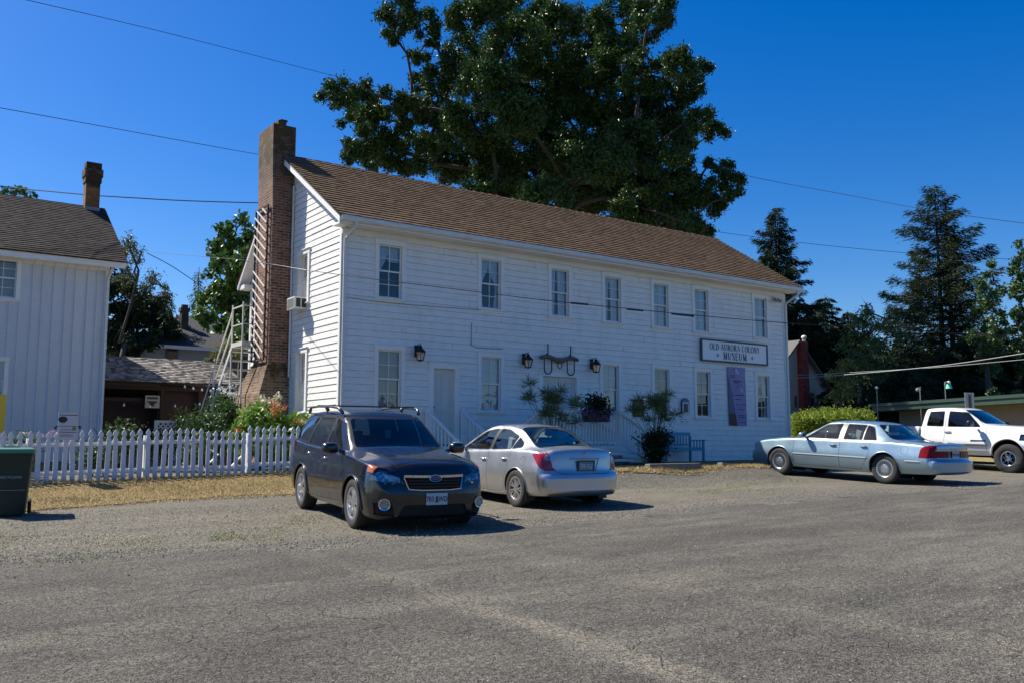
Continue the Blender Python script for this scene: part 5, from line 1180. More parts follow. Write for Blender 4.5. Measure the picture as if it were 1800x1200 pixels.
cut(bm, offset_poly(RW, .018), 'z', rf_, 901); cut(bm, RW, 'z', lambda f: f[lay] == 901 and rf_(f), 9)
rear = lambda f: f.calc_center_median().x < -1.6
for s in (1, -1):                               # tail lamps: side outline then rear outline
    cut(bm, [(-1.72, .93), (-1.92, .97), (-2.5, .985), (-2.5, .70), (-2.02, .66)], 'y', lambda f, s=s: rear(f) and f.calc_center_median().y*s > .50 and f.normal.z < .75, 5)
    cut(bm, [(-1.98, .84), (-1.98, .93), (-2.5, .91), (-2.5, .80)], 'y', lambda f, s=s: f[lay] == 5 and f.calc_center_median().y*s > .60 and f.normal.x < -.3, 8)
    cut(bm, [(2.02, .58), (2.0, .72), (1.62, .80), (1.70, .68)], 'y', lambda f, s=s: f.calc_center_median().x > 1.5 and f.normal.y*s > .1, 3)
TR = roundpoly([(-.50, .62), (.50, .62), (.60, .72), (.66, 1.06), (-.66, 1.06), (-.60, .72)], [.06, .06, .02, .02, .02, .02])
ring_cut(bm, TR, 'x', lambda f: rear(f) and f.normal.x < -.25 and f[lay] in (0, 5, 8) and abs(f.calc_center_median().y) < .70, 15, .007)
NP_ = [(-.20, .66), (.20, .66), (.30, .86), (-.30, .86)]; cut(bm, NP_, 'x', lambda f: f[lay] == 15, 16)
cut(bm, roundpoly([(-.5, .26), (.5, .26), (.56, .44), (-.56, .44)], .03), 'x', lambda f: f.normal.x > .2 and f.calc_center_median().x > 1.8, 7)
cut(bm, [(-.62, .20), (.62, .20), (.5, .335), (-.5, .335)], 'x', lambda f: f.normal.x < -.1 and f.calc_center_median().x < -1.9, 902)
T = {1: ('windscreen', M_cargl, -.004), 9: ('rear_window', M_cargl, -.004), 2: ('side_glass', M_cargl, -.005), 3: ('headlight', M_lens, .003), 5: ('tail_light', M_red, .003), 8: ('reversing_lamp', M_clear, .006), 7: ('air_intake', M_gap, -.015), 10: ('front_door', M_silver, 0), 11: ('rear_door', M_silver, 0), 12: ('front_door', M_silver, 0), 13: ('rear_door', M_silver, 0), 15: ('boot_lid', M_silver, .001), 16: ('plate_recess', M_silver, -.012), 900: ('', M_gap), 901: ('', M_blacktrim), 902: ('', M_silver), 903: ('', M_gap)}
lip_tube(bm, civ, AXS, .325, .358, M_silver, .010); res = split_parts(bm, civ, M_silver, T)
def bx_(bv, y, z):
    h = bv.ray_cast(Vector((-4, y, z)), Vector((1, 0, 0))); return h[0].x if h[0] is not None else -2.2
for s, a, b in ((1, 10, 11), (-1, 12, 13)):
    handle(res[a], -.12, hitY(bvh, -.12, .79, s), .79, s, M_silver); handle(res[b], -.86, hitY(bvh, -.86, .82, s), .82, s, M_silver)
    mirror(civ, .66, s*.89, .98, s, M_silver, .22, .15)
    wheel(civ, AXS[0], s*.765, .325, .205, .205, (7, .028, 'twin'), s, .1); wheel(civ, AXS[1], s*.765, .325, .205, .205, (7, .028, 'twin'), s, .5)
    m = MB(); m.bar((-1.64, s*.76, .14), (-1.60, s*.76, .34), .015, .18, up=(0, 1, 0)); m.build('mud_flap', M_blacktrim, civ)
    strip(bvh, civ, 'sill_moulding', [(.95, .225), (.4, .215), (-.2, .215), (-.85, .225)], s, M_chrome, .016, .012)
Mr = Matrix.Translation((bx_(bvh, 0, .74)-.012, 0, .745)) @ Matrix.Rotation(R_(-90), 4, 'Z') @ Matrix.Rotation(R_(90), 4, 'X') @ Matrix.Rotation(R_(4), 4, 'X')
plate(civ, Mr, '530 GLJ', M_plateb, mat('plate_pale', (.45, .55, .58), .6), M_blacktrim, tree=True)
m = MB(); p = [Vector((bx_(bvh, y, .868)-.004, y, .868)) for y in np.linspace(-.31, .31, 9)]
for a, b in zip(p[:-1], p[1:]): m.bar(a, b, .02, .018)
m.build('boot_strip', mat('strip_grey', (.25, .25, .24), .3, .6), civ)  # grey metallic strip across the boot lid above the plate
m = MB(); xe = bx_(bvh, 0, .93)-.006
m.tube([(xe, .045*math.cos(a)*(1-.15*math.sin(a)), .932+.037*math.sin(a)) for a in [i*math.pi/10 for i in range(21)]], .005, 5); m.bar((xe-.002, -.022, .905), (xe-.002, -.030, .96), .008, .010, up=(0, 1, 0)); m.bar((xe-.002, .022, .905), (xe-.002, .030, .96), .008, .010, up=(0, 1, 0)); m.bar((xe-.002, -.02, .932), (xe-.002, .02, .932), .008, .010); m.build('badge', M_chrome, civ)
text_mesh('CIVIC', .055, 'badge_lettering', M_chrome, civ, Matrix.Translation((bx_(bvh, .47, .845)-.004, .46, .845)) @ Matrix.Rotation(R_(-90+4), 4, 'Z') @ Matrix.Rotation(R_(90), 4, 'X'), .002, .001, 1.2)
interior(civ, [-.2], .62, .70, .66, .93, M_seatg, rx=-1.0)
m = MB(); m.box(-1.66, -1.15, -.62, .62, .93, .95); m.build('parcel_shelf', M_seatg, civ)
m = MB(); m.box(-1.45, -1.25, -.40, -.02, .955, 1.06); m.box(-1.40, -1.3, -.36, -.05, 1.06, 1.09); m.build('shelf_box', mat('teal_box', (.25, .55, .50), .6), civ, bevel=.02)
cb = P3(.93, 16.45, .56); rl = P3(.15, 15.95, .535)
yaw_c = Vector((LD(-.80, 1.35)[0], LD(-.80, 1.35)[1], .05)).normalized()
place_car(civ, rl+yaw_c*2.67, rl, 2.67, .765)

# ------------------------------------------------ light blue saloon
M_ice = paint('ice_blue_metallic', (.30, .42, .50), .55, .28)
mq = empty('saloon_car'); tag(mq, 'pale ice-blue older four-door saloon parked nose-in at the right end of the museum', 'car')
st = [(2.60, .20, .34, .70, .44, .74, .52, .73, .53, .64, .54), (2.57, .20, .27, .74, .44, .82, .56, .81, .565, .70, .57), (2.50, .20, .24, .78, .45, .87, .60, .84, .62, .72, .63), (2.47, .18, .22, .80, .48, .89, .74, .84, .76, .72, .77), (2.38, .16, .22, .82, .52, .90, .80, .84, .82, .70, .835), (2.05, .12, .22, .84, .56, .93, .86, .86, .89, .70, .91),
 (1.65, .08, .22, .86, .58, .955, .90, .885, .935, .70, .955), (1.25, .08, .22, .87, .60, .965, .93, .90, .965, .72, .985), (.98, .12, .22, .87, .60, .965, .945, .90, .995, .76, 1.02), (.60, .16, .22, .87, .60, .965, .945, .895, 1.18, .70, 1.215), (.28, .14, .22, .87, .60, .965, .95, .895, 1.335, .625, 1.385), (.05, .08, .22, .87, .60, .965, .95, .895, 1.37, .60, 1.43),
 (-.45, 0, .22, .87, .60, .965, .955, .895, 1.375, .595, 1.44), (-1.0, -.04, .22, .87, .60, .965, .96, .895, 1.355, .60, 1.415), (-1.22, -.10, .22, .87, .60, .965, .96, .895, 1.29, .62, 1.355), (-1.50, -.14, .22, .87, .60, .965, .96, .89, 1.13, .68, 1.185), (-1.72, -.14, .23, .87, .60, .96, .955, .885, 1.0, .74, 1.04),
 (-1.95, -.12, .24, .865, .60, .955, .945, .875, .985, .76, 1.01), (-2.45, -.12, .26, .85, .60, .94, .92, .86, .96, .74, .985), (-2.62, -.14, .27, .84, .58, .93, .87, .84, .94, .68, .965), (-2.66, -.14, .27, .83, .55, .92, .76, .84, .88, .66, .91), (-2.68, -.14, .28, .82, .52, .91, .60, .86, .63, .72, .64), (-2.76, -.14, .30, .80, .46, .88, .57, .85, .575, .72, .58), (-2.79, -.14, .34, .74, .44, .80, .53, .79, .54, .66, .55)]
bm = car_loft(st); lay = bm.faces.layers.int['tag']; AXS = (1.455, -1.455)
arches(bm, mq, AXS, .385, .94, M_ice, zc=.34); bvh = BVHTree.FromBMesh(bm)
W1 = roundpoly([(.72, .975), (.20, 1.32), (-.22, 1.345), (-.22, .975)], [.03, .05, .02, .02]); W2 = roundpoly([(-.36, .975), (-.36, 1.345), (-.86, 1.33), (-.86, .98)], [.02, .02, .02, .02]); W3 = roundpoly([(-.89, .98), (-.89, 1.325), (-1.06, 1.29), (-1.24, .985)], [.02, .02, .05, .03])
D1 = [(1.02, .30), (1.02, .94), (.16, 1.365), (-.285, 1.385), (-.285, .30)]; D2 = [(-.295, .30), (-.295, 1.385), (-1.0, 1.36), (-1.28, .97), (-1.06, .62), (-1.02, .30)]
for s in (1, -1):
    fl = lambda f, s=s: f.normal.y*s > .2 and f.calc_center_median().y*s > .45 and f[lay] >= 0
    ring_cut(bm, D1, 'y', fl, 10 if s > 0 else 12, .007); ring_cut(bm, D2, 'y', fl, 11 if s > 0 else 13, .007)
    cut(bm, circle(-1.95, .79, .095, 18), 'y', fl, 903); cut(bm, circle(-1.95, .79, .089, 18), 'y', lambda f: f[lay] == 903, 0)
side_windows(bm, [W1, W2, W3], 2, .018, extra=[[(-.21, .975), (-.21, 1.345), (-.37, 1.345), (-.37, .975)]])
ws_f = lambda f: f.normal.x > .15 and -.1 < f.calc_center_median().x < 1.1 and f.calc_center_median().z > .99
WS = roundpoly([(-.70, 1.03), (.70, 1.03), (.56, 1.36), (-.56, 1.36)], .05); cut(bm, offset_poly(WS, .02), 'x', ws_f, 901); cut(bm, WS, 'x', lambda f: f[lay] == 901 and ws_f(f), 1)
RW = roundpoly([(-.72, 1.03), (.72, 1.03), (.56, 1.335), (-.56, 1.335)], .06); rf_ = lambda f: f.normal.x < -.12 and f.calc_center_median().x < -1.0 and f.calc_center_median().z > 1.0
cut(bm, offset_poly(RW, .02), 'x', rf_, 901); cut(bm, RW, 'x', lambda f: f[lay] == 901 and rf_(f), 9)
rear = lambda f: f.calc_center_median().x < -2.2
for s in (1, -1):
    cut(bm, roundpoly([(-2.30, .64), (-2.32, .84), (-2.44, .92), (-2.9, .93), (-2.9, .64)], [.01, .06, .06, .01, .01]), 'y', lambda f, s=s: rear(f) and f.calc_center_median().y*s > .66 and f.normal.z < .8 and f.calc_center_median().z < .93, 5)
    cut(bm, [(s*.28, .65), (s*.90, .65), (s*.90, .80), (s*.28, .80)], 'x', lambda f: rear(f) and f.normal.x < -.3 and f[lay] == 0, 8)
    cut(bm, [(2.62, .66), (2.60, .78), (2.22, .80), (2.26, .67)], 'y', lambda f, s=s: f.calc_center_median().x > 2 and f.normal.y*s > .1 and f.calc_center_median().z > .62, 3)
    cut(bm, [(2.44, .67), (2.43, .78), (2.33, .785), (2.34, .675)], 'y', lambda f, s=s: f.calc_center_median().x > 2 and f.normal.y*s > .5 and f[lay] == 3, 4)
cut(bm, [(-.26, .65), (.26, .65), (.26, .80), (-.26, .80)], 'x', lambda f: rear(f) and f.normal.x < -.3, 16)
cut(bm, [(-.55, .60), (.55, .60), (.50, .76), (-.50, .76)], 'x', lambda f: f.normal.x > .3 and f.calc_center_median().x > 2.2, 7)
ring_cut(bm, [(-1.86, -.66), (-1.86, .66), (-2.58, .62), (-2.58, -.62)], 'z', lambda f: f.normal.z > .5 and f[lay] == 0 and f.calc_center_median().x < -1.7 and f.calc_center_median().z > .8, 15)
T = {1: ('windscreen', M_cargl, -.004), 9: ('rear_window', M_cargl, -.004), 2: ('side_glass', M_cargl, -.005), 3: ('headlight', M_lens, .003), 4: ('turn_lamp', M_amber, .006), 5: ('tail_light', M_red2, .004), 8: ('tail_light', M_red2, .003), 7: ('grille', M_gap, -.01), 10: ('front_door', M_ice, 0), 11: ('rear_door', M_ice, 0), 12: ('front_door', M_ice, 0), 13: ('rear_door', M_ice, 0), 15: ('boot_lid', M_ice, .001), 16: ('plate_recess', M_blacktrim, -.01), 900: ('', M_gap), 901: ('', M_blacktrim), 903: ('', M_gap)}
lip_tube(bm, mq, AXS, .34, .39, M_ice, .014); res = split_parts(bm, mq, M_ice, T)
for s, a, b in ((1, 10, 11), (-1, 12, 13)):
    handle(res[a], -.12, hitY(bvh, -.12, .82, s), .82, s, M_blacktrim); handle(res[b], -.95, hitY(bvh, -.95, .82, s), .82, s, M_blacktrim)
    mirror(mq, .66, s*.97, 1.02, s, M_ice, .20, .13)
    strip(bvh, mq, 'side_moulding', [(1.02, .575), (.4, .575), (-.3, .575), (-1.02, .575)], s, M_mould, .022, .014)
    strip(bvh, mq, 'bumper_moulding', [(-1.98, .56), (-2.3, .56), (-2.55, .56)], s, M_mould, .024, .014)
    wheel(mq, AXS[0], s*.83, .34, .215, .205, (20, .018, 'cap'), s); wheel(mq, AXS[1], s*.80, .34, .215, .205, (20, .018, 'cap'), s, .1)
m = MB(); p = [Vector((bx_(bvh, y, .82)-.006, y, .815)) for y in np.linspace(-.72, .72, 13)]
for a, b in zip(p[:-1], p[1:]): m.bar(a, b, .02, .022)
m.build('boot_strip', M_chrome, mq)
plate(mq, Matrix.Translation((bx_(bvh, 0, .72)-.006, 0, .72)) @ Matrix.Rotation(R_(-90), 4, 'Z') @ Matrix.Rotation(R_(90), 4, 'X'), 'WXL 402', M_plate, M_plink, None, False)
interior(mq, [-.2], .64, .76, .72, .96, M_seatg, rx=-1.12)
m = MB(); m.box(-1.7, -1.3, -.68, .68, .92, .94); m.build('parcel_shelf', M_seatd, mq)
mr_ = P3(8.72, 21.35, .723); mf = P3(6.97, 23.7, .863); d = (mf-mr_).normalized(); c_ = (mf+mr_)/2
place_car(mq, c_+d*1.455, c_-d*1.455, 2.91, .80)

# ------------------------------------------------ white pickup
M_white = paint('white_paint', (.72, .73, .74), 0., .3)
tk = empty('pickup_truck'); tag(tk, 'white extended-cab pickup with big tyres at the right edge of the picture', 'pickup')
WBT = 3.72; FX = WBT/2
# cab + nose (x from nose to cab back)
st = [(FX+.93, .12, .62, .80, .70, .82, .76, .82, .77, .70, .78), (FX+.90, .12, .52, .84, .66, .88, .82, .86, .86, .70, .88), (FX+.80, .12, .50, .84, .70, .88, 1.0, .80, 1.16, .60, 1.20), (FX+.62, .08, .48, .84, .80, .93, 1.10, .82, 1.27, .58, 1.33), (FX+.2, .06, .48, .86, .86, .965, 1.18, .84, 1.33, .60, 1.385),
      (FX-.35, .06, .48, .86, .86, .965, 1.24, .84, 1.36, .62, 1.41), (FX-.62, .08, .48, .86, .86, .96, 1.29, .85, 1.40, .72, 1.43), (FX-.95, .12, .48, .86, .86, .955, 1.30, .85, 1.62, .70, 1.65), (FX-1.25, .12, .48, .86, .86, .955, 1.30, .85, 1.80, .66, 1.84), (FX-1.48, .06, .48, .86, .86, .955, 1.305, .85, 1.87, .64, 1.925),
      (FX-2.0, 0, .48, .86, .86, .955, 1.31, .85, 1.89, .64, 1.95), (FX-2.48, 0, .48, .86, .86, .955, 1.315, .85, 1.87, .64, 1.93), (FX-2.62, 0, .48, .86, .86, .95, 1.32, .845, 1.80, .62, 1.87), (FX-2.68, 0, .50, .85, .86, .94, 1.32, .84, 1.40, .72, 1.5)]
bm = car_loft(st); lay = bm.faces.layers.int['tag']
arches(bm, tk, (FX,), .50, .93, M_white, zc=.50); bvh = BVHTree.FromBMesh(bm)
W1 = roundpoly([(FX-.84, 1.345), (FX-1.26, 1.775), (FX-1.82, 1.815), (FX-1.82, 1.345)], [.03, .06, .03, .02]); W2 = roundpoly([(FX-1.98, 1.35), (FX-1.98, 1.815), (FX-2.44, 1.80), (FX-2.50, 1.36)], .04)
D1 = [(FX-.62, .62), (FX-.64, 1.28), (FX-1.24, 1.86), (FX-1.90, 1.87), (FX-1.90, .60)]; D2 = [(FX-1.91, .60), (FX-1.91, 1.87), (FX-2.52, 1.84), (FX-2.56, .60)]
for s in (1, -1):
    fl = lambda f, s=s: f.normal.y*s > .2 and f.calc_center_median().y*s > .45 and f[lay] >= 0
    ring_cut(bm, D1, 'y', fl, 10 if s > 0 else 12, .007); ring_cut(bm, D2, 'y', fl, 11 if s > 0 else 13, .005)
side_windows(bm, [W1, W2], 2, .015)
ws_f = lambda f: f.normal.x > .15 and FX-1.6 < f.calc_center_median().x < FX-.5 and f.calc_center_median().z > 1.41
WS = roundpoly([(-.70, 1.46), (.70, 1.46), (.60, 1.84), (-.60, 1.84)], .06); cut(bm, offset_poly(WS, .02), 'x', ws_f, 901); cut(bm, WS, 'x', lambda f: f[lay] == 901 and ws_f(f), 1)
cut(bm, roundpoly([(-.55, 1.42), (.55, 1.42), (.5, 1.76), (-.5, 1.76)], .05), 'x', lambda f: f.normal.x < -.3 and f.calc_center_median().x < FX-2.5, 9)
cut(bm, roundpoly([(-.42, .90), (.42, .90), (.40, 1.22), (-.40, 1.22)], .04), 'x', lambda f: f.normal.x > .2 and f.calc_center_median().x > FX+.3, 7)
for s in (1, -1): cut(bm, [(s*.50, .96), (s*.92, .96), (s*.92, 1.14), (s*.50, 1.14)], 'x', lambda f: f.normal.x > .1 and f.calc_center_median().x > FX+.3 and f[lay] == 0, 3)
T = {1: ('windscreen', M_cargd, -.004), 9: ('rear_window', M_cargd, -.004), 2: ('side_glass', M_cargd, -.005), 3: ('headlight', M_lens, .003), 7: ('grille', M_gap, -.01), 10: ('front_door', M_white, 0), 11: ('rear_door', M_white, 0), 12: ('front_door', M_white, 0), 13: ('rear_door', M_white, 0), 900: ('', M_gap), 901: ('', M_blacktrim)}
lip_tube(bm, tk, (FX,), .50, .505, M_white, .03); res = split_parts(bm, tk, M_white, T)
# load bed
mB = MB(); xa, xb = FX-2.73, FX-4.75
for s in (1, -1):
    prof = [(.84, .55), (.93, .62), (.95, .86), (.935, 1.18), (.90, 1.30), (.86, 1.33), (.78, 1.33), (.78, .75)]
    n = len(prof); vs = [(x, s*a, b) for x in (xa, -FX+.50) for a, b in prof]; mB.add(vs, [(i, i+1, i+1+n, i+n) for i in range(n-1)]+[tuple(range(n)), tuple(range(2*n-1, n-1, -1))])
    vs = [(x, s*a, b) for x in (-FX-.50, xb) for a, b in prof]; mB.add(vs, [(i, i+1, i+1+n, i+n) for i in range(n-1)]+[tuple(range(n)), tuple(range(2*n-1, n-1, -1))])
    vs = []; k = 12
    for i in range(k+1):
        a = math.pi*i/k; x = -FX+.50*math.cos(a); z = .5+.50*math.sin(a)
        vs += [(x, s*.945, max(z, .55)), (x, s*.90, 1.30), (x, s*.86, 1.33), (x, s*.78, 1.33)]
    mB.add(vs, [(i*4+j, i*4+j+1, i*4+j+5, i*4+j+4) for i in range(k) for j in range(3)])
    mB.tube([(-FX+.51*math.cos(a), s*.95, .5+.51*math.sin(a)) for a in [math.pi*i/14 for i in range(15)]], .03, 6)
mB.box(xb-.03, xb+.03, -.86, .86, .62, 1.32); mB.box(xa-.03, xa, -.84, .84, .62, 1.30); mB.build('load_bed', M_white, tk, smooth=30)
m = MB(); m.box(xb, xa, -.80, .80, .72, .76); m.box(-FX-.5, -FX+.5, -.80, -.55, .76, 1.0); m.box(-FX-.5, -FX+.5, .55, .80, .76, 1.0); m.build('bed_floor', M_blacktrim, tk)
m = MB(); m.box(xb-.2, xb-.05, -.9, .9, .58, .78); m.box(FX+.80, FX+1.0, -.88, .88, .52, .74); m.build('bumper', M_chrome, tk, bevel=.02)
m = MB(); m.box(-FX-1.0, FX+.6, -.42, -.34, .42, .56); m.box(-FX-1.0, FX+.6, .34, .42, .42, .56); m.build('chassis', M_well, tk)
m = MB(); m.bar((-FX, -.8, .5), (-FX, .8, .5), .10, .10); m.bar((FX, -.8, .5), (FX, .8, .5), .10, .10); m.ball((-FX, 0, .5), .17); m.ball((FX, .2, .5), .15); m.build('axle', M_well, tk)
for s, a, b in ((1, 10, 11), (-1, 12, 13)):
    handle(res[a], FX-1.80, hitY(bvh, FX-1.80, 1.17, s), 1.17, s, M_blacktrim, .2); mirror(tk, FX-.98, s*1.02, 1.42, s, M_blacktrim, .28, .20)
    strip(bvh, tk, 'side_moulding', [(FX-.60, .80), (FX-1.2, .80), (FX-1.9, .80), (FX-2.6, .80)], s, mat('grey_moulding', (.06, .06, .07), .5) if s > 0 else bpy.data.materials['grey_moulding'], .05, .02)
    m = MB()
    for i in range(9): m.box(FX-.68-.05*i, FX-.645-.05*i, *(sorted((hitY(bvh, FX-.7, .93, s), hitY(bvh, FX-.7, .93, s)+s*.008))), .90, .95)
    m.build('door_badge', M_blacktrim, tk)
    for x in (FX, -FX): wheel(tk, x, s*.80, .425, .30, .215, (7, .06, 'chrome'), s, .2)
# tread lugs
interior(tk, [FX-1.75], 1.0, .74, FX-.75, 1.33, M_seatd, rx=FX-2.3)
tf = P3(14.62, 26.9, .79); td = Vector((*(LD(.60, -.80)), .0)).normalized(); td.z = -.03; td.normalize()
tr_ = tf-td*WBT; place_car(tk, tf, tr_, WBT, -.80)
# ================================================================ LEFT: board-and-batten house, shed, far house, fence, garden
M_batten = white_paint('batten_paint', (.66, .67, .68), (.44, .43, .40), .4)
M_oldroof = shingle_mat('grey_brown_shingle', [(.036, .031, .027), (.050, .043, .037), (.068, .06, .052)])
lh = empty('batten_house', (5.7, 28, 0)); tag(lh, 'white board-and-batten house with dark shingle roof at the left edge', 'house')
LX0, LX1, LYF, LYB = -6, 5.72, 28, 34
wins_l = [(2.72, 3.36, 5.6, 6.68), (2.55, 3.20, 2.80, 3.86), (-.6, .05, 5.6, 6.68), (-.6, .05, 2.8, 3.86)]
m = OB(); x = LX1; rs = random.Random(7)
m2 = OB()
cols = [LX0]+sorted({q for w_ in wins_l for q in w_[:2]})+[LX1]
for a, b in zip(cols[:-1], cols[1:]):
    z = .8
    for w_ in sorted([w_ for w_ in wins_l if w_[0] <= a+1e-6 and w_[1] >= b-1e-6], key=lambda q: q[2]): m.box(a, b, LYF, LYF+.03, z, w_[2]); z = w_[3]
    m.box(a, b, LYF, LYF+.03, z, 6.75)
m.box(LX1-.03, LX1, LYF+.03, LYB, .8, 6.75); m.add([(LX1, LYF, 6.75), (LX1, LYB, 6.75), (LX1, 31, 9.0)], [(0, 1, 2)]); m.build('wall', M_batten, lh)
m = OB(); k = 0
while x > LX0:
    for z0, z1 in [(.8, 6.7)]:
        zs = [(z0, z1)]
        for w_ in wins_l:
            if w_[0]-.12 < x < w_[1]+.12:
                zs = [q for s in zs for q in ((s[0], min(s[1], w_[2]-.12)), (max(s[0], w_[3]+.12), s[1])) if q[1] > q[0]+.05]
        for q in zs: m.box(x-.026, x+.014, LYF-.042, LYF, *q)
    x -= rs.uniform(.24, .36)
y = LYF+.3
while y < LYB: m.box(LX1, LX1+.025, y-.02, y+.02, .8, 6.7); y += .3
m.build('batten', M_batten, lh)
m = OB(); m.box(LX1-.10, LX1+.03, LYF-.035, LYF-.029, .8, 6.66); m.box(LX0, LX1+.02, LYF-.04, LYF-.0, 6.60, 6.76); m.box(LX0-.1, LX1+.36, 27.55, 27.58, 6.66, 6.83); m.box(LX0-.1, LX1+.34, 27.58, LYF, 6.77, 6.79); m.build('eave_board', M_trim, lh)
rlh = lambda y: 6.82+(y-27.5)*(9.17-6.82)/3.5
o = shake_roof('roof', (LX0-.2, 27.48, 6.84), (LX1+.40, 27.48, 6.84), (LX0-.2, 31, 9.18), (LX1+.40, 31, 9.18), M_oldroof, lh, row=.14, wid=.13, th=.022, seed=9, jag=.004); o.location = (-5.7, -28, 0)
m = OB(); m.add([(LX0-.2, 27.5, 6.82), (LX1+.38, 27.5, 6.82), (LX1+.38, 31, 9.165), (LX0-.2, 31, 9.165), (LX1+.38, 34.5, 6.82), (LX0-.2, 34.5, 6.82)], [(0, 1, 2, 3), (3, 2, 4, 5)]); m.build('roof_deck', M_roofd, lh)
m = OB(); m.bar((LX1+.02, 27.6, 6.64), (LX1-.02, 27.92, 6.4), .07, .06); m.bar((LX1-.02, 27.92, 6.42), (LX1-.02, 27.92, 1.1), .07, .06); m.build('downspout', M_gut, lh)
for w_, k in zip(wins_l, 'bwbb'): window(*w_, lambda a, o_, z: (a, LYF-o_, z), k, lh)
m = OB(); m.box(LX0, LX1-.05, 28.6, 28.65, .8, 6.7); m.build('inner_walls', M_bare, lh)
M_bk2 = brick_mat('mossy_chimney_brick', (.20, .085, .015), (.25, .12, .025), (.15, .10, .05), 1., [(9.7, 10.1, 6.0, (.035, .022, .012))])
m = OB(); chim(m, [(5.48, 5.90, 30.75, 31.15, 8.6), (5.48, 5.90, 30.75, 31.15, 9.9), (5.45, 5.93, 30.72, 31.18, 9.93), (5.45, 5.93, 30.72, 31.18, 10.1), (5.42, 5.96, 30.69, 31.21, 10.12), (5.42, 5.96, 30.69, 31.21, 10.36), (5.46, 5.92, 30.75, 31.15, 10.38), (5.46, 5.92, 30.75, 31.15, 10.58)]); c = m.build('chimney', M_bk2, lh)
m = OB(); m.box(5.465, 5.915, 30.73, 31.17, 8.6, 9.12); m.build('flashing', mat('old_lead', (.22, .23, .25), .6), c)

# smithy shed
M_shed = mat('dark_red_boards', (.040, .016, .012), .85, noise=(2, .7, (.02, .012, .01), (6, 6, .6)))
M_shk = shingle_mat('weathered_grey_shake', [(.10, .09, .08), (.24, .22, .20), (.42, .39, .36)])
sh = empty('smithy_shed', (8, 30.2, 0)); tag(sh, 'long low dark red shed with grey shake roof between the two white buildings', 'shed')
m = OB(); m.box(8.0, 10.2, 30.6, 30.68, 1.0, 3.55); m.box(5.9, 8.0, 30.9, 30.98, 1.0, 3.0); m.box(7.92, 8.0, 30.6, 30.98, 1.0, 3.5); m.box(5.9, 10.2, 34.4, 34.5, 1.0, 3.6); m.box(10.15, 10.25, 30.6, 34.4, 1.0, 3.5); m.box(5.9, 6.0, 30.98, 34.4, 1.0, 3.5)
m.build('wall', M_shed, sh)
m = OB()
for xx in (6.05, 8.0, 9.2, 10.15): m.box(xx-.06, xx+.06, 30.35, 30.47, 1.0, 3.42)
m.box(5.9, 10.3, 30.34, 30.48, 3.36, 3.50); m.box(6.1, 8.0, 30.36, 30.46, 2.98, 3.1); m.build('timber_frame', M_shed, sh)
o = shake_roof('roof', (5.9, 30.0, 3.60), (10.6, 30.0, 3.60), (5.9, 32.5, 4.56), (10.6, 32.5, 4.56), M_shk, sh, row=.19, wid=.13, th=.035, seed=12, jag=.02); o.location = (-8, -30.2, 0)
m = OB(); m.add([(5.9, 30.02, 3.57), (10.6, 30.02, 3.57), (10.6, 32.5, 4.54), (5.9, 32.5, 4.54), (10.6, 35, 3.57), (5.9, 35, 3.57)], [(0, 1, 2, 3), (3, 2, 4, 5)]); m.build('roof_deck', M_roofd, sh)
av = empty('anvil_sign', (7.66, 30.24, 2.98)); tag(av, 'small pale board with a black anvil hanging on the dark red shed', 'sign')
m = MB(); m.box(-.22, .22, -.03, 0, -.20, .20); m.build('board', mat('old_cream', (.36, .32, .25), .8), av)
m = MB(); m.prism([(-.15, .02), (.15, .02), (.15, -.02), (.07, -.05), (.05, -.10), (.11, -.14), (-.11, -.14), (-.05, -.10), (-.06, -.05), (-.17, -.01)], -.036, -.031); m.build('anvil', M_iron, av)
m = MB(); m.box(-.17, .17, -.035, -.031, .08, .15); m.build('word_band', mat('brown_ink', (.05, .03, .02), .7), av)
M_bulb = mat('clear_bulb', (.75, .78, .82), .1, 0, coat=1.)
m = MB(); pts = []
def lightstring(A, B, sag, n, lab, lab2):
    A = Vector(A); B = Vector(B); f = lambda t: A.lerp(B, t)-Vector((0, 0, 4*sag*t*(1-t))); mm = MB(); mm.tube([f(i/16) for i in range(17)], .006, 4); o = mm.build('light_string', M_wire); tag(o, lab, 'light string')
    for i in range(n):
        p = f((i+.5)/n); b = MB(); b.lathe([(.001, -.13), (.025, -.12), (.035, -.09), (.018, -.05), (.015, -.04)], 8); b.lathe([(.016, -.04), (.016, 0), (.001, 0)], 8, 1); q = b.build('bulb', [M_bulb, M_iron], o, smooth=50); q.location = p
lightstring(atY(195, 704, 28.4), atY(372, 702, 28.4), .10, 4, 'string of four clear bulbs hanging low in front of the dark red shed', 0)
lightstring(atY(317, 672, 29.0), atY(378, 682, 29.0), .03, 4, 'short string of clear bulbs under the shed eave', 0)

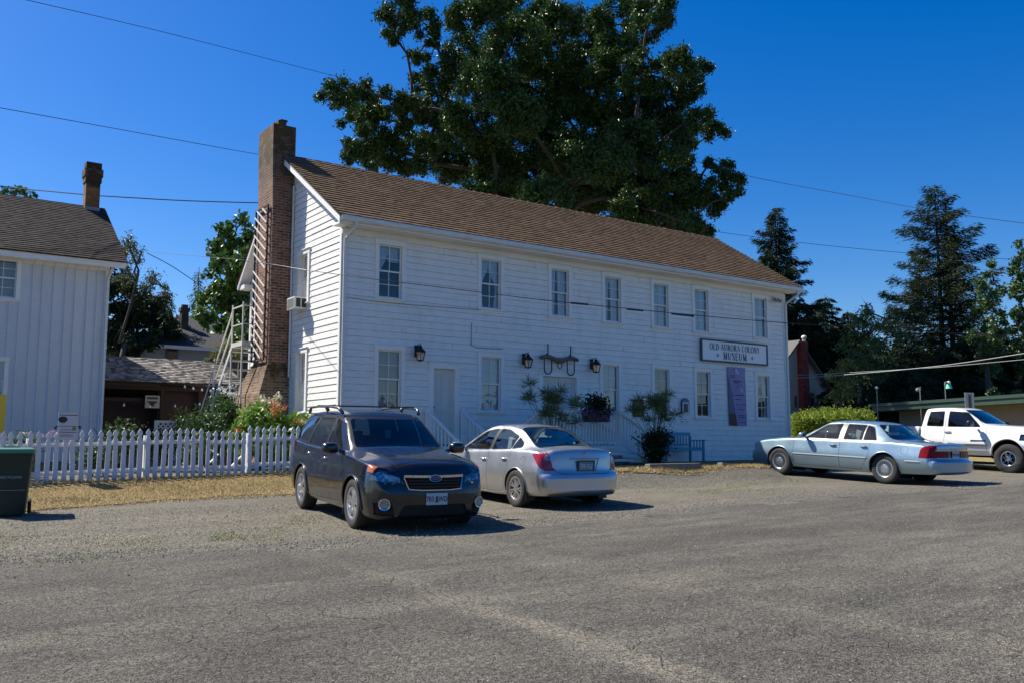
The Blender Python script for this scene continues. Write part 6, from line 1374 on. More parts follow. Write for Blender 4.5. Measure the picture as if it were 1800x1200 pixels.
# far grey-blue house
M_bhouse = mat('blue_grey_siding', (.20, .24, .30), .7, noise=(3, .3, (.15, .18, .23), (.3, .3, 8))); M_dkroof = mat('dark_composition_roof', (.022, .021, .023), .9, noise=(14, .7, (.045, .043, .042)), bump=(30, .6, .02))
fh = empty('far_house', tuple(atY(330, 640, 50))[:2]+(0,)); tag(fh, 'blue-grey house with dark hipped roof far behind the shed', 'house')
A = atY(243, 606, 50); B_ = atY(470, 620, 50); zE = A.z; ax0, ax1 = A.x, B_.x+3
m = OB(); m.box(ax0, ax1, 50, 50.1, 1, zE); m.box(ax0, ax0+.1, 50.1, 60, 1, zE); m.build('wall', M_bhouse, fh)
m = OB(); e = .7; zt = atY(335, 556, 55).z; m.add([(ax0-e, 50-e, zE), (ax1, 50-e, zE), (ax1, 60+e, zE), (ax0-e, 60+e, zE), (ax0+3.4, 55, zt), (ax1-2, 55, zt)], [(0, 1, 5, 4), (1, 2, 5), (2, 3, 4, 5), (3, 0, 4), (0, 3, 2, 1)]); m.build('roof', M_dkroof, fh)
m = OB(); m.box(ax0-e-.02, ax1, 50-e-.05, 50-e-.01, zE-.16, zE+.02); m.box(ax0-e-.05, ax0-e-.01, 50-e-.01, 60+e, zE-.16, zE+.02); m.build('gutter', mat('house_trim', (.45, .46, .47), .6), fh)
p = atY(302, 621, 50)
for xx, zz in ((p.x, p.z-.25), (p.x+3.6, p.z-.25)):
    m = OB(); m.box(xx-.32, xx+.32, 49.93, 50, zz-.75, zz+.75); wd = m.build('window', mat('dark_frame', (.06, .07, .09), .6), fh); m = OB(); m.box(xx-.26, xx+.26, 49.90, 49.93, zz-.68, zz+.68); m.build('pane', mat('dark_pane', (.02, .025, .03), .1, coat=.5), wd)
p = atY(325, 545, 52.5); m = OB(); m.box(p.x-.20, p.x+.20, 52.4, 52.8, zt-2.4, p.z-.1); m.box(p.x-.26, p.x+.26, 52.35, 52.85, p.z-.1, p.z+.12); m.box(p.x-.16, p.x+.16, 52.45, 52.75, p.z+.12, p.z+.3); m.build('chimney', brick_mat('dark_house_brick', (.06, .035, .03), (.08, .045, .035), (.08, .07, .06), 1.), fh)
for px_, py_ in ((372, 562), (384, 567)):
    p = atY(px_, py_+4, 53); m = OB(); m.tube([(p.x, 53, p.z-.5), (p.x, 53, p.z+.25)], .09, 8); m.build('vent_pipe', M_gut, fh)

# picket fence and gate
M_pick = white_paint('picket_paint', (.66, .67, .69), (.46, .45, .42), .35)
FY = 20.0
def picket_mesh(h=1.08, w_=.092):
    m = MB(); a = w_/2; P_ = [(-a, 0), (a, 0), (a, h-.20), (a*.62, h-.17), (a*.62, h-.145), (a*1.12, h-.105), (a*.9, h-.06), (0, h), (-a*.9, h-.06), (-a*1.12, h-.105), (-a*.62, h-.145), (-a*.62, h-.17), (-a, h-.20)]
    m.prism(P_, -.010, .010); return m
def fence_run(name, x0, x1, lab, grp=None, seed=0, base=.86, step=.158):
    rs = random.Random(seed); z0 = base; t = empty(name, (x0, FY, G((x0+x1)/2, FY))); tag(t, lab, 'fence', grp)
    n = max(2, round((x1-x0)/step)); proto = None; Lz = t.location.z
    for i in range(n+1):
        x = x0+(x1-x0)*i/n; gzv = fence_z(x)
        if proto is None: proto = picket_mesh().build('picket', M_pick, t); p = proto
        else: p = bpy.data.objects.new('picket', proto.data); C.objects.link(p); p.parent = t
        p.location = (x-x0, -.03, gzv-Lz+rs.gauss(0, .012)); p.rotation_euler = (rs.uniform(-.02, .02), rs.gauss(0, .014), rs.gauss(0, .02))
    for zz in (.24, .80):
        m = OB(); m.bar((x0-.04, FY+.02, fence_z(x0)+zz), (x1+.04, FY+.02, fence_z(x1)+zz), .04, .085); m.build('rail', M_pick, t)
    x = x0
    while x < x1+.1:
        m = OB(); m.box(x-.045, x+.045, FY+.045, FY+.135, fence_z(x)-.2, fence_z(x)+.95); m.build('post', M_pick, t); x += 2.2
    return t
def fence_z(x): return .80+(x-3.0)*(.985-.80)/6.0
fence_run('picket_fence', .6, 6.12, 'white picket fence left of the gate, behind the green bin', seed=1)
fence_run('picket_fence', 7.20, 9.30, 'short white picket fence between the gate and the museum corner', seed=2)
gt = empty('garden_gate', (6.22, FY, fence_z(6.6))); tag(gt, 'white picket garden gate with diagonal braces', 'gate')
gp_ = picket_mesh(.98, .085).build('picket', M_pick, gt); gp_.location = (.05, -.03, .03)
for i in range(1, 6): p = dup(gp_, gt); p.location = (.05+i*.155, -.03, .03)
m = MB()
for zz in (.16, .72): m.box(0, .90, .0, .03, zz, zz+.08)
m.build('rail', M_pick, gt)
m = MB(); m.bar((.04, .045, .24), (.30, .045, .50), .02, .07, up=(0, 1, 0)); m.build('brace', M_pick, gt); m = MB(); m.bar((.86, .045, .50), (.60, .045, .24), .02, .07, up=(0, 1, 0)); m.build('brace', M_pick, gt); m = MB(); m.bar((.04, .045, .66), (.24, .045, .52), .02, .06, up=(0, 1, 0)); m.build('brace', M_pick, gt)
m = MB(); m.box(-.02, .0, -.045, -.02, .2, .3); m.box(-.02, .0, -.045, -.02, .7, .8); m.build('hinge', M_iron, gt)
# poster on the fence
ps = empty('fence_poster', (3.46, FY-.06, 1.98)); tag(ps, 'white poster with a dark round picture tied to the picket fence', 'poster')
m = MB(); m.box(-.185, .185, -.012, 0, -.27, .27); m.build('sheet', mat('poster_paper', (.58, .56, .60), .7), ps)
m = MB(); m.add([(-.10+.085*math.cos(a)*(1+.08*math.sin(3*a)), -.0135, .13+.065*math.sin(a)) for a in [i*math.pi/8 for i in range(16)]], [tuple(range(16))]); m.box(-.17, .17, -.0135, -.0125, .212, .226); m.box(-.17, .17, -.0135, -.0125, -.005, .005); m.box(-.15, .16, -.0135, -.0125, -.125, -.112)
for z in (-.06, -.08, -.17, -.19, -.21): m.box(-.14, .10, -.0135, -.0125, z, z+.006)
m.build('printed_picture', mat('poster_ink', (.04, .03, .035), .7), ps)
m = MB(); m.box(.08, .15, -.0135, -.0125, -.085, -.01); m.build('printed_mark', mat('poster_green', (.20, .26, .08), .7), ps)
for s in (-1, 1): m = MB(); m.tube([(s*.19, -.01, .01), (s*.23, .0, -.02), (s*.215, .02, -.05)], .022, 6); m.build('tie_knot', M_iron, ps)
# yellow board
yb_ = empty('yellow_board', (2.2, 22.6, G(2.2, 22.6))); tag(yb_, 'yellow board standing behind the fence, cut off by the left edge', 'sign')
m = MB(); m.box(-.9, .46, -.02, .02, .95, 1.78); m.build('board', mat('yellow_paint', (.62, .42, .02), .5), yb_)
for xx in (-.6, .35): m = MB(); m.box(xx-.04, xx+.04, .02, .09, -.1, 1.7); m.build('leg', M_pick, yb_)
# lattice
lt = empty('lattice_panel', (7.1, 26.5, G(7, 26.5))); A = atY(272, 738, 26.5); B_ = atY(350, 741, 26.5); tag(lt, 'low white lattice panel in front of the dark red shed', 'lattice')
x0, x1, zt_ = A.x, B_.x+.35, A.z; m = OB(); m.box(x0, x1, 26.46, 26.54, zt_-.07, zt_); m.box(x0, x0+.08, 26.46, 26.54, .9, zt_-.07); m.box(x1-.08, x1, 26.46, 26.54, .9, zt_-.07); m.build('frame', M_tr, lt)
m = OB(); zb = 1.0; H_ = zt_-.07-zb; q = x0-H_
while q < x1:
    for s in (0, 1):
        a, b = (q, zb), (q+H_, zt_-.07)
        if s: a, b = (q, zt_-.07), (q+H_, zb)
        t0 = max(0, (x0-a[0])/H_); t1 = min(1, (x1-a[0])/H_)
        if t1 > t0: m.bar((a[0]+(b[0]-a[0])*t0, 26.49+.012*s, a[1]+(b[1]-a[1])*t0), (a[0]+(b[0]-a[0])*t1, 26.49+.012*s, a[1]+(b[1]-a[1])*t1), .01, .035)
    q += .13
m.build('laths', M_tr, lt)
# wheelie bin
M_bin = mat('green_plastic', (.004, .020, .014), .5, bump=(60, .2, .002)); M_lid = mat('green_lid', (.10, .24, .16), .35)
bn_p = gp(16, 905); bz = G(*bn_p); bi = empty('wheelie_bin', (bn_p[0]-.02, bn_p[1]+.0, bz), R_(-10)); tag(bi, 'dark green wheeled bin standing on the gravel at the left edge', 'bin')
m = MB(); rings = [(.24, .26, .03), (.245, .265, .10), (.275, .32, .55), (.295, .36, .86), (.305, .375, .93), (.325, .395, .935), (.325, .395, .985)]; vs = []
for (a, b, z) in rings:
    for (u, v) in ((-1, -1), (1, -1), (1, 1), (-1, 1)):
        for t in range(4):
            an = {(-1, -1): 180, (1, -1): 270, (1, 1): 0, (-1, 1): 90}[(u, v)]+t*30; vs.append((u*(a-.05)+.05*math.cos(R_(an)), v*(b-.05)+.05*math.sin(R_(an)), z))
m.add(vs, [(i*16+k, i*16+(k+1) % 16, (i+1)*16+(k+1) % 16, (i+1)*16+k) for i in range(len(rings)-1) for k in range(16)]+[tuple(range(15, -1, -1)), tuple((len(rings)-1)*16+k for k in range(16))])
m.build('bin_body', M_bin, bi, smooth=30)
m = MB(); rings = [(.335, .405, .97), (.345, .42, .985), (.335, .41, 1.03), (.25, .33, 1.055)]; vs = []
for (a, b, z) in rings:
    for (u, v) in ((-1, -1), (1, -1), (1, 1), (-1, 1)):
        for t in range(4):
            an = {(-1, -1): 180, (1, -1): 270, (1, 1): 0, (-1, 1): 90}[(u, v)]+t*30; vs.append((u*(a-.07)+.07*math.cos(R_(an)), v*(b-.07)+.07*math.sin(R_(an)), z))
m.add(vs, [(i*16+k, i*16+(k+1) % 16, (i+1)*16+(k+1) % 16, (i+1)*16+k) for i in range(3) for k in range(16)]+[tuple(range(15, -1, -1)), tuple(48+k for k in range(16))])
m.box(-.10, .10, -.26, .26, 1.055, 1.075); m.build('lid', M_lid, bi, smooth=30)
for s in (-1, 1):
    m = MB(); m.lathe([(.001, -.025), (.12, -.025), (.125, 0), (.12, .025), (.001, .025)], 18, 0, Matrix.Translation((s*.28, .34, .125)) @ Matrix.Rotation(R_(90), 4, 'Y')); m.build('wheel', M_rubber, bi, smooth=40)
m = MB(); m.tube([(-.22, .40, .93), (-.2, .47, .96), (.2, .47, .96), (.22, .40, .93)], .014, 6); m.build('handle', M_bin, bi)
text_mesh('RECYCLING', .055, 'stencil', mat('stencil_grey', (.25, .33, .33), .7), bi, Matrix.Translation((.03, -.344, .60)) @ Matrix.Rotation(R_(90-6), 4, 'X'), .001, .001, 1.)
m = MB(); m.box(-.22, .24, -.326, -.318, .40, .408); m.build('moulded_line', bpy.data.materials['stencil_grey'], bi)

# ================================================================ foliage tools
def leaf_mat(name, c1, c2, rough=.45, spec=.5):
    m = mat(name, c1, rough); n, l, b = N(m); b.inputs['Specular IOR Level'].default_value = spec
    at = n.new('ShaderNodeAttribute'); at.attribute_name = 'shade'; mx = n.new('ShaderNodeMix'); mx.data_type = 'RGBA'
    mx.inputs[6].default_value = (*c1, 1); mx.inputs[7].default_value = (*c2, 1); l.new(at.outputs['Fac'], mx.inputs[0]); l.new(mx.outputs[2], b.inputs['Base Color'])
    tl_ = n.new('ShaderNodeBsdfTranslucent'); l.new(mx.outputs[2], tl_.inputs[0]); ms = n.new('ShaderNodeMixShader'); ms.inputs[0].default_value = .22
    l.new(b.outputs[0], ms.inputs[1]); l.new(tl_.outputs[0], ms.inputs[2]); l.new(ms.outputs[0], n['Material Output'].inputs[0]); return m
def leaves(name, cen, size, m, parent=None, seed=0, aspect=.5, up=.35, loc=None, fold=.25, dirs=None):
    """one folded pointed leaf (two triangles bent along the midrib -> a kite) at each centre"""
    rs = np.random.RandomState(seed); n = len(cen); sz = size*rs.uniform(.6, 1.35, n)[:, None]
    d = rs.normal(0, 1, (n, 3)) if dirs is None else dirs+rs.normal(0, .35, (n, 3)); d /= np.linalg.norm(d, axis=1)[:, None]
    nn = rs.normal(0, 1, (n, 3)); nn[:, 2] = abs(nn[:, 2])+up; s = np.cross(d, nn); s /= np.linalg.norm(s, axis=1)[:, None]+1e-9; q = np.cross(s, d)
    a = cen-d*sz*.5; b = cen+d*sz*.5; l = cen+s*sz*aspect*.5+q*sz*fold*.5; r = cen-s*sz*aspect*.5+q*sz*fold*.5
    V = np.stack([a, l, b, r], 1).reshape(-1, 3); i = np.arange(n)*4; F = np.concatenate([np.stack([i, i+1, i+2], 1), np.stack([i, i+2, i+3], 1)])
    o = np_mesh(name, V, F, m, parent, loc=loc); at = o.data.attributes.new('shade', 'FLOAT', 'FACE'); c = np.clip(rs.beta(1.6, 2.2, n), 0, 1).astype(np.float32); at.data.foreach_set('value', np.concatenate([c, c])); return o
def clumps(blobs, per, sub, seed, flat=.8, spread=.33):
    """blobs: (x,y,z,r); leaf centres gathered in twig clumps through the outer part of each blob"""
    rs = np.random.RandomState(seed); out = []
    for (x, y, z, r) in blobs:
        ns = max(3, int(sub*r*r)); u = rs.normal(0, 1, (ns, 3)); u /= np.linalg.norm(u, axis=1)[:, None]; c = u*(r*rs.uniform(.35, 1., ns)**.6)[:, None]*np.array([1, 1, flat])+np.array([x, y, z])
        k = rs.randint(0, ns, int(per*r*r)); out.append(c[k]+rs.normal(0, 1, (len(k), 3))*spread*(.35+.25*min(r, 2.5)))
    return np.concatenate(out)
M_bark = mat('bark', (.07, .058, .045), .9, noise=(6, .8, (.03, .025, .02), (1, 1, .25)), bump=(14, .8, .03))
def limb_tree(name, base, blobs, r0, m_leaf, lab, per=420, sub=16, size=.2, seed=0, cat='tree', grp=None, trunk_top=None, spread=.33, bark=None, up=.35, aspect=.5):
    t = empty(name, base); tag(t, lab, cat, grp); rs = random.Random(seed); b = Vector(base); B = [(Vector(q[:3])-b, q[3]) for q in blobs]
    top = (Vector(trunk_top)-b) if trunk_top else Vector((0, 0, sum(q[0].z for q in B)/len(B)*.55))
    m = MB(); bend = Vector((rs.uniform(-.3, .3), rs.uniform(-.3, .3), 0)); pts = [Vector((0, 0, -.3)), top*.35+bend*.5, top*.7+bend, top]; m.tube(pts, [r0*1.25, r0, r0*.85, r0*.65], 10)
    tr_ = m.build('trunk', bark or M_bark, t, smooth=True)
    m = MB(); nodes = [(top*h+bend*h, 0.) for h in (.55, .75, .9, 1.)]; par = {}; kids = {}     # limbs fork outward from blob to blob
    for i, (c, r) in enumerate(sorted(B, key=lambda q: (q[0]-top).length)):
        best = min(range(len(nodes)), key=lambda k: (nodes[k][0]-c).length+.35*nodes[k][1]+(1.5 if nodes[k][0].z > c.z+1 else 0)); nodes.append((c, nodes[best][1]+(nodes[best][0]-c).length)); par[len(nodes)-1] = (best, r)
    wt = {k: 1. for k in range(len(nodes))}
    for k in sorted(par, reverse=True): wt[par[k][0]] = wt.get(par[k][0], 1)+wt[k]
    for k, (pk, r) in par.items():
        s, c = nodes[pk][0], nodes[k][0]; f = lambda w_: min(r0*.75, .035+r0*.062*math.sqrt(w_)); ra, rr = f(wt[k]), f(wt[k])*.75
        mid = s.lerp(c, .5)+Vector((rs.uniform(-.15, .15), rs.uniform(-.15, .15), rs.uniform(-.05, .25)))*(c-s).length
        m.tube([s, s.lerp(mid, .6), mid.lerp(c, .2), c], [ra, ra*.95, rr*1.1, rr*.8], 6)
        rr = min(rr, .1)*1.5
        for k in range(int(3+r*2)):
            e = c+Vector((rs.gauss(0, 1), rs.gauss(0, 1), rs.gauss(0, .8)))*r*.55; a = mid.lerp(c, rs.uniform(.1, 1)); m.tube([a, a.lerp(e, .5)+Vector((0, 0, .08)), e], [rr*.3, rr*.2, rr*.06], 4, caps=False)
    m.build('limbs', bark or M_bark, t, smooth=True)
    cen = clumps([(c.x, c.y, c.z, r) for c, r in B], per, sub, seed+1, spread=spread)
    leaves('crown', cen, size, m_leaf, t, seed+2, up=up, aspect=aspect); return t
def conifer(name, base, h, rad, m_leaf, lab, seed=0, grp=None, whorls=34, low=.12, droop=.25, needle=.28, dens=26, top2=None, ragged=.35, shape=1.0, upturn=.0, fine=.05, nbr=5):
    """trunk with whorls of separate boughs; every bough carries hanging twigs of narrow needle sprays"""
    t = empty(name, base); tag(t, lab, 'tree', grp); rs = np.random.RandomState(seed); m = MB()
    m.tube([(0, 0, -.3), (0, 0, h*.3), (0, 0, h*.7), (0, 0, h)], [h*.016, h*.012, h*.006, .02], 8); m.build('trunk', M_bark, t, smooth=True)
    mb_ = MB(); cen = []; dr = []
    for i in range(whorls):
        f = low+(1-low)*(i/whorls)**.92; z = h*f; R = rad*(1-f)**shape+.25; nb = int(4+R*.8) if f > .85 else int(nbr+R*.7); a0 = rs.uniform(0, 6.28)
        for k in range(nb):
            a = a0+6.283*k/nb+rs.normal(0, .2); L = R*np.clip(rs.normal(1-ragged*.5, ragged), .25, 1.3); dx, dy = math.cos(a), math.sin(a); q = []
            for s in np.linspace(0, 1, 5): q.append((dx*L*s, dy*L*s, z+rs.normal(0, .1)*s-droop*L*s*s+upturn*L*s**3))
            mb_.tube(q, [.012*L+.012, .01*L, .007*L, .005*L, .004], 4, caps=False)
            n = int(dens*3*L*(.6+.4*L/max(rad, 1))); s = rs.uniform(.12, 1.02, n)**.8
            px_ = np.stack([dx*L*s, dy*L*s, z-droop*L*s*s+upturn*L*s**3], 1); wd = (.10+.16*L)*(1.15-s)+.05
            off = rs.normal(0, 1, n)*wd; px_ = px_+np.stack([-dy*off, dx*off, -abs(off)*.35-abs(rs.normal(0, .12, n))*(.4+droop)], 1)+rs.normal(0, fine, (n, 3)); cen.append(px_)
            dr.append(np.stack([dx*.9-dy*np.sign(off)*.7, dy*.9+dx*np.sign(off)*.7, np.full(n, -.35-droop)], 1))
    mb_.build('boughs', M_bark, t, smooth=True)
    leaves('needles', np.concatenate(cen), needle, m_leaf, t, seed+3, aspect=.17, up=.2, dirs=np.concatenate(dr), fold=.1); return t
def shrub(name, c, r, h, m_leaf, lab, n=1400, size=.09, seed=0, cat='shrub', grp=None, stems=9, flowers=None, aspect=.5):
    z0 = G(c[0], c[1]); t = empty(name, (c[0], c[1], z0)); tag(t, lab, cat, grp); rs = np.random.RandomState(seed); m = MB()
    for k in range(stems):
        a = rs.uniform(0, 6.28); R = r*rs.uniform(.2, .85); q = h*rs.uniform(.6, .95); m.tube([(0, 0, -.05), (math.cos(a)*R*.4, math.sin(a)*R*.4, q*.5), (math.cos(a)*R, math.sin(a)*R, q)], [.018, .012, .005], 5)
    m.build('stems', M_bark, t)
    bl = [(math.cos(a)*r*.5*q, math.sin(a)*r*.5*q, h*zz, r*.5) for a, q, zz in zip(rs.uniform(0, 6.28, 9), rs.uniform(.2, 1, 9), rs.uniform(.3, .8, 9))]
    cen = clumps(bl, n/9/(r*r*.25), 26/(r*r*.25), seed, spread=.22); cen = cen[(cen[:, 2] > .02)]; cen[:, 2] = np.minimum(cen[:, 2], h*1.05)
    leaves('foliage', cen, size, m_leaf, t, seed, aspect=aspect)
    for (nm, mf_, nf, sz, zlo) in (flowers or []):
        for k in range(nf):
            a = rs.uniform(0, 6.28); q = rs.uniform(.2, 1.)*r; leaves(nm, np.array([math.cos(a)*q, math.sin(a)*q, h*rs.uniform(zlo, 1.05)])+rs.normal(0, sz*.3, (26, 3)), sz*.38, mf_, t, seed+5+k, aspect=.9)
    return t
ML = lambda n, a, b, r=.45, s=.5: leaf_mat(n, a, b, r, s)
L_walnut = ML('dark_glossy_leaf', (.018, .050, .008), (.055, .12, .018), .42, .45); L_maple = ML('mid_leaf', (.040, .100, .016), (.11, .20, .034), .45)
L_dark = ML('dark_needle', (.010, .024, .009), (.026, .046, .016), .6, .25); L_fir = ML('fir_needle', (.018, .034, .014), (.045, .064, .028), .65, .25); L_mid = ML('mid_green_leaf', (.04, .085, .02), (.09, .16, .04), .5)
L_birch = ML('birch_leaf', (.06, .085, .03), (.16, .17, .06), .5); L_bright = ML('bright_leaf', (.12, .23, .03), (.30, .42, .08), .45); L_cotton = ML('cottonwood_leaf', (.045, .095, .028), (.12, .19, .06), .45); L_hedge = ML('hedge_leaf', (.15, .22, .015), (.34, .40, .04), .55)
L_yel = ML('yellow_green_leaf', (.12, .14, .02), (.26, .26, .05), .5); F_red = ML('rust_flower', (.45, .10, .03), (.60, .22, .10), .6); F_cream = ML('cream_flower', (.55, .48, .34), (.72, .68, .5), .6); F_white = ML('white_flower', (.7, .7, .68), (.8, .8, .78), .6); F_pink = ML('pink_flower', (.45, .22, .40), (.6, .35, .5), .6); F_purp = ML('purple_flower', (.16, .08, .26), (.32, .20, .42), .6); F_dred = ML('dark_red_flower', (.15, .01, .02), (.30, .03, .04), .6)
# garden
shrub('hydrangea', (7.95, 21.3), .8, 1.7, L_bright, 'bright green hydrangea with rust and cream flowers in front of the chimney base', 4200, .15, 1, 'shrub', flowers=[('rust_blooms', F_red, 9, .16, .45), ('cream_blooms', F_cream, 7, .18, .7)], aspect=.7)
shrub('hydrangea', (8.9, 21.2), .7, 1.35, L_bright, 'lower flowering hydrangea right beside the museum corner, rust and cream blooms', 3400, .14, 2, 'shrub', flowers=[('rust_blooms', F_red, 10, .15, .5), ('cream_blooms', F_cream, 9, .15, .8)], aspect=.7)
shrub('dark_shrub', (7.0, 22.3), .85, 1.6, L_mid, 'dense dark green shrub behind the fence left of the hydrangeas', 3000, .11, 3)
shrub('white_flowering_shrub', (7.75, 23.2), .45, 2.2, L_maple, 'tall shrub topped with large white flower heads beside the staircase foot', 1300, .10, 4, flowers=[('white_blooms', F_white, 9, .13, .8)])
shrub('topiary_shrub', (6.95, 24.6), .28, 1.75, L_yel, 'small rounded brownish shrub at the right end of the lattice', 900, .07, 5)
for i, (x, y, r, h, mm, fl, lab) in enumerate([(1.9, 21.2, .6, .95, L_mid, [('pink_blooms', F_pink, 6, .09, .8)], 'leafy pink-flowered plant behind the fence by the yellow board'), (2.9, 21.0, .5, .95, L_maple, [('pink_blooms', F_pink, 6, .08, .85)], 'leafy pink-flowered plant behind the fence left of the poster'),
     (4.2, 21.3, .6, .8, L_mid, None, 'low green plant behind the fence just right of the poster'), (5.0, 22.5, .7, 1.15, L_mid, None, 'dark bushy plant in front of the left end of the shed'), (5.9, 22.0, .6, .9, L_dark, None, 'very dark low shrub behind the pickets below the anvil sign'), (6.5, 21.2, .45, .85, L_mid, [('cream_blooms', F_cream, 6, .08, .5)], 'low cream-flowered plant behind the garden gate')]):
    shrub('garden_plant', (x, y), r, h, mm, lab, 900, .09, 20+i, 'plant', 'plants behind the picket fence', flowers=fl)
# ================================================================ PORCH PLANTS, BENCH, KERBS
def papyrus(c, z0, hz, n, lab, seed, heads, pot):
    t = empty('papyrus_plant', (c[0], c[1], z0)); tag(t, lab, 'plant', 'papyrus plants in pots by the porch'); rs = np.random.RandomState(seed); m = MB(); cen = []; dr = []
    for k in range(n):
        if k < len(heads): ex, ez = heads[k]; ey = rs.normal(0, .12)
        else: ex, ey, ez = rs.normal(0, .30), rs.normal(0, .15), hz*rs.uniform(.62, .95)
        m.tube([(ex*.08, ey*.1, .3), (ex*.45, ey*.5, ez*.6), (ex, ey, ez)], [.010, .008, .006], 5)
        for q in range(120):
            u = rs.normal(0, 1, 3); u[2] = u[2]*.6+.35; u /= np.linalg.norm(u); L = rs.uniform(.18, .38)
            cen.append((ex+u[0]*L*.5, ey+u[1]*L*.5, ez+u[2]*L*.5)); dr.append(u)
    m.build('stalks', M_stalk, t, smooth=True); rs2 = np.random.RandomState(seed+1)
    leaves('umbels', np.array(cen), .26, L_pap, t, seed, aspect=.05, dirs=np.array(dr)*4, up=.1, fold=0)
    if pot:
        m = MB(); m.lathe([(.16, 0), (.22, .32), (.24, .34), (.24, .38), (.20, .38), (.18, .3), (.001, .3)], 20); m.build('pot', mat('dark_pot', (.03, .028, .028), .5), t, smooth=40)
M_stalk = mat('papyrus_stalk', (.12, .19, .05), .5); L_pap = ML('papyrus_leaf', (.085, .12, .03), (.19, .21, .075), .5)
pz = 1.05
papyrus((13.98, 17.75), G(13.98, 17.75), 1.75, 19, 'tall papyrus plant with feathery heads in front of the porch steps, behind the silver car', 3, [(-.52, 2.02), (-.5, 1.72), (-.62, 1.62), (-.1, 1.8), (.25, 1.85), (.9, 1.62), (.72, 1.5), (.1, 1.7)], True)
papyrus((17.6, 17.8), G(17.6, 17.8), 1.9, 20, 'second papyrus plant growing from the dark flower tub by the blue bench', 7, [(-.4, 1.72), (.25, 1.75), (.05, 1.6), (-.3, 1.5), (.55, 1.9), (.35, 1.5)], True)
shrub('flower_tub_plants', (17.35, 17.5), .55, .95, L_dark, 'dark mass of foliage with a few deep red flowers round the papyrus by the bench', 2600, .08, 41, 'plant', flowers=[('red_blooms', F_dred, 9, .09, .6), ('cream_blooms', F_cream, 10, .03, .05)])
# flower trough on the railing
ft = empty('flower_trough', (16.02, 18.42, 2.30)); tag(ft, 'dark trough of purple flowers hooked on the porch railing', 'planter')
m = MB(); m.prism([(-.42, .16), (-.36, -.08), (.36, -.08), (.42, .16)], -.16, .08); m.build('trough', mat('trough_brown', (.035, .022, .022), .7), ft, bevel=.01)
rs = np.random.RandomState(8); cen = rs.normal(0, 1, (1500, 3))*np.array([.20, .09, .13])+np.array([0, -.04, .33]); leaves('foliage', cen, .09, L_dark, ft, 1)
cen = np.repeat(np.stack([rs.uniform(-.5, .5, 60), rs.uniform(-.22, 0, 60), .16+rs.normal(0, .07, 60)], 1), 14, 0)+rs.normal(0, .022, (840, 3)); leaves('purple_blooms', cen, .04, F_purp, ft, 2, aspect=.9)
cen = np.repeat(np.stack([rs.uniform(.05, .40, 16), rs.uniform(-.24, -.1, 16), .05+rs.normal(0, .05, 16)], 1), 10, 0)+rs.normal(0, .02, (160, 3)); leaves('white_blooms', cen, .025, F_pink, ft, 3, aspect=.9)
# bench
M_blue = mat('bench_blue', (.03, .31, .42), .5, noise=(8, .4, (.02, .18, .30)))
bgz = G(21.0, 19.4)
be = empty('garden_bench', (20.25, 19.45, bgz)); tag(be, 'bright blue slatted bench against the museum wall', 'bench')
m = MB()
for i in range(4): m.box(-.82, .82, -.26+i*.13, -.15+i*.13, .42, .445)
m.build('seat', M_blue, be, bevel=.004)
bk = MB(); bk.box(-.82, .82, .30, .335, .80, .90); bk.box(-.82, .82, .28, .315, .50, .545); b_ = bk.build('backrest', M_blue, be)
for i in range(13): k = MB(); x = -.76+i*.127; k.box(x-.018, x+.018, .295, .315, .545, .80); k.build('slat', M_blue, b_)
for s in (-1, 1):
    m = MB(); m.box(s*.80-.03, s*.80+.03, -.27, -.21, 0, .64); m.build('leg', M_blue, be); m = MB(); m.box(s*.80-.03, s*.80+.03, .27, .33, 0, .80); m.build('leg', M_blue, be)
    m = MB(); m.box(s*.80-.045, s*.80+.045, -.33, .30, .64, .67); m.build('armrest', M_blue, be)
    m = MB()
    for y in (-.1, .02, .14): m.box(s*.80-.012, s*.80+.012, y-.015, y+.015, .445, .64)
    m.box(s*.80-.015, s*.80+.015, -.21, .27, .36, .42); m.build('side_rails', M_blue, be)
m = MB(); m.box(-.80, .80, -.27, -.245, .34, .42); m.build('apron', M_blue, be)
# wheel stops
M_conc = mat('old_concrete', (.22, .20, .17), .9, noise=(7, .8, (.10, .09, .075)), bump=(30, .6, .01))
sx = lambda p_: (atY(p_, 820, 14.95).x, 14.95+.02*(p_ > 1200))
for a, b, lab in ((sx(1138), sx(1229), 'long low concrete wheel stop left, in front of the bench'), (sx(1266), sx(1352), 'low concrete wheel stop partly behind the nose of the light blue car')):
    p, q = Vector((*a, G(*a))), Vector((*b, G(*b))); d = (q-p); L = d.length; t = empty('wheel_stop', p, math.atan2(d.y, d.x)); tag(t, lab, 'wheel stop', 'concrete wheel stops')
    t.rotation_euler = (0, -math.asin(d.z/L), math.atan2(d.y, d.x)); m = MB(); m.add([(x, y, z) for x in (0, L) for y, z in ((-.10, -.06), (-.08, .11), (.08, .11), (.10, -.06))], [(0, 3, 2, 1), (4, 5, 6, 7), (0, 1, 5, 4), (1, 2, 6, 5), (2, 3, 7, 6), (3, 0, 4, 7)]); m.build('block', M_conc, t, bevel=.015)
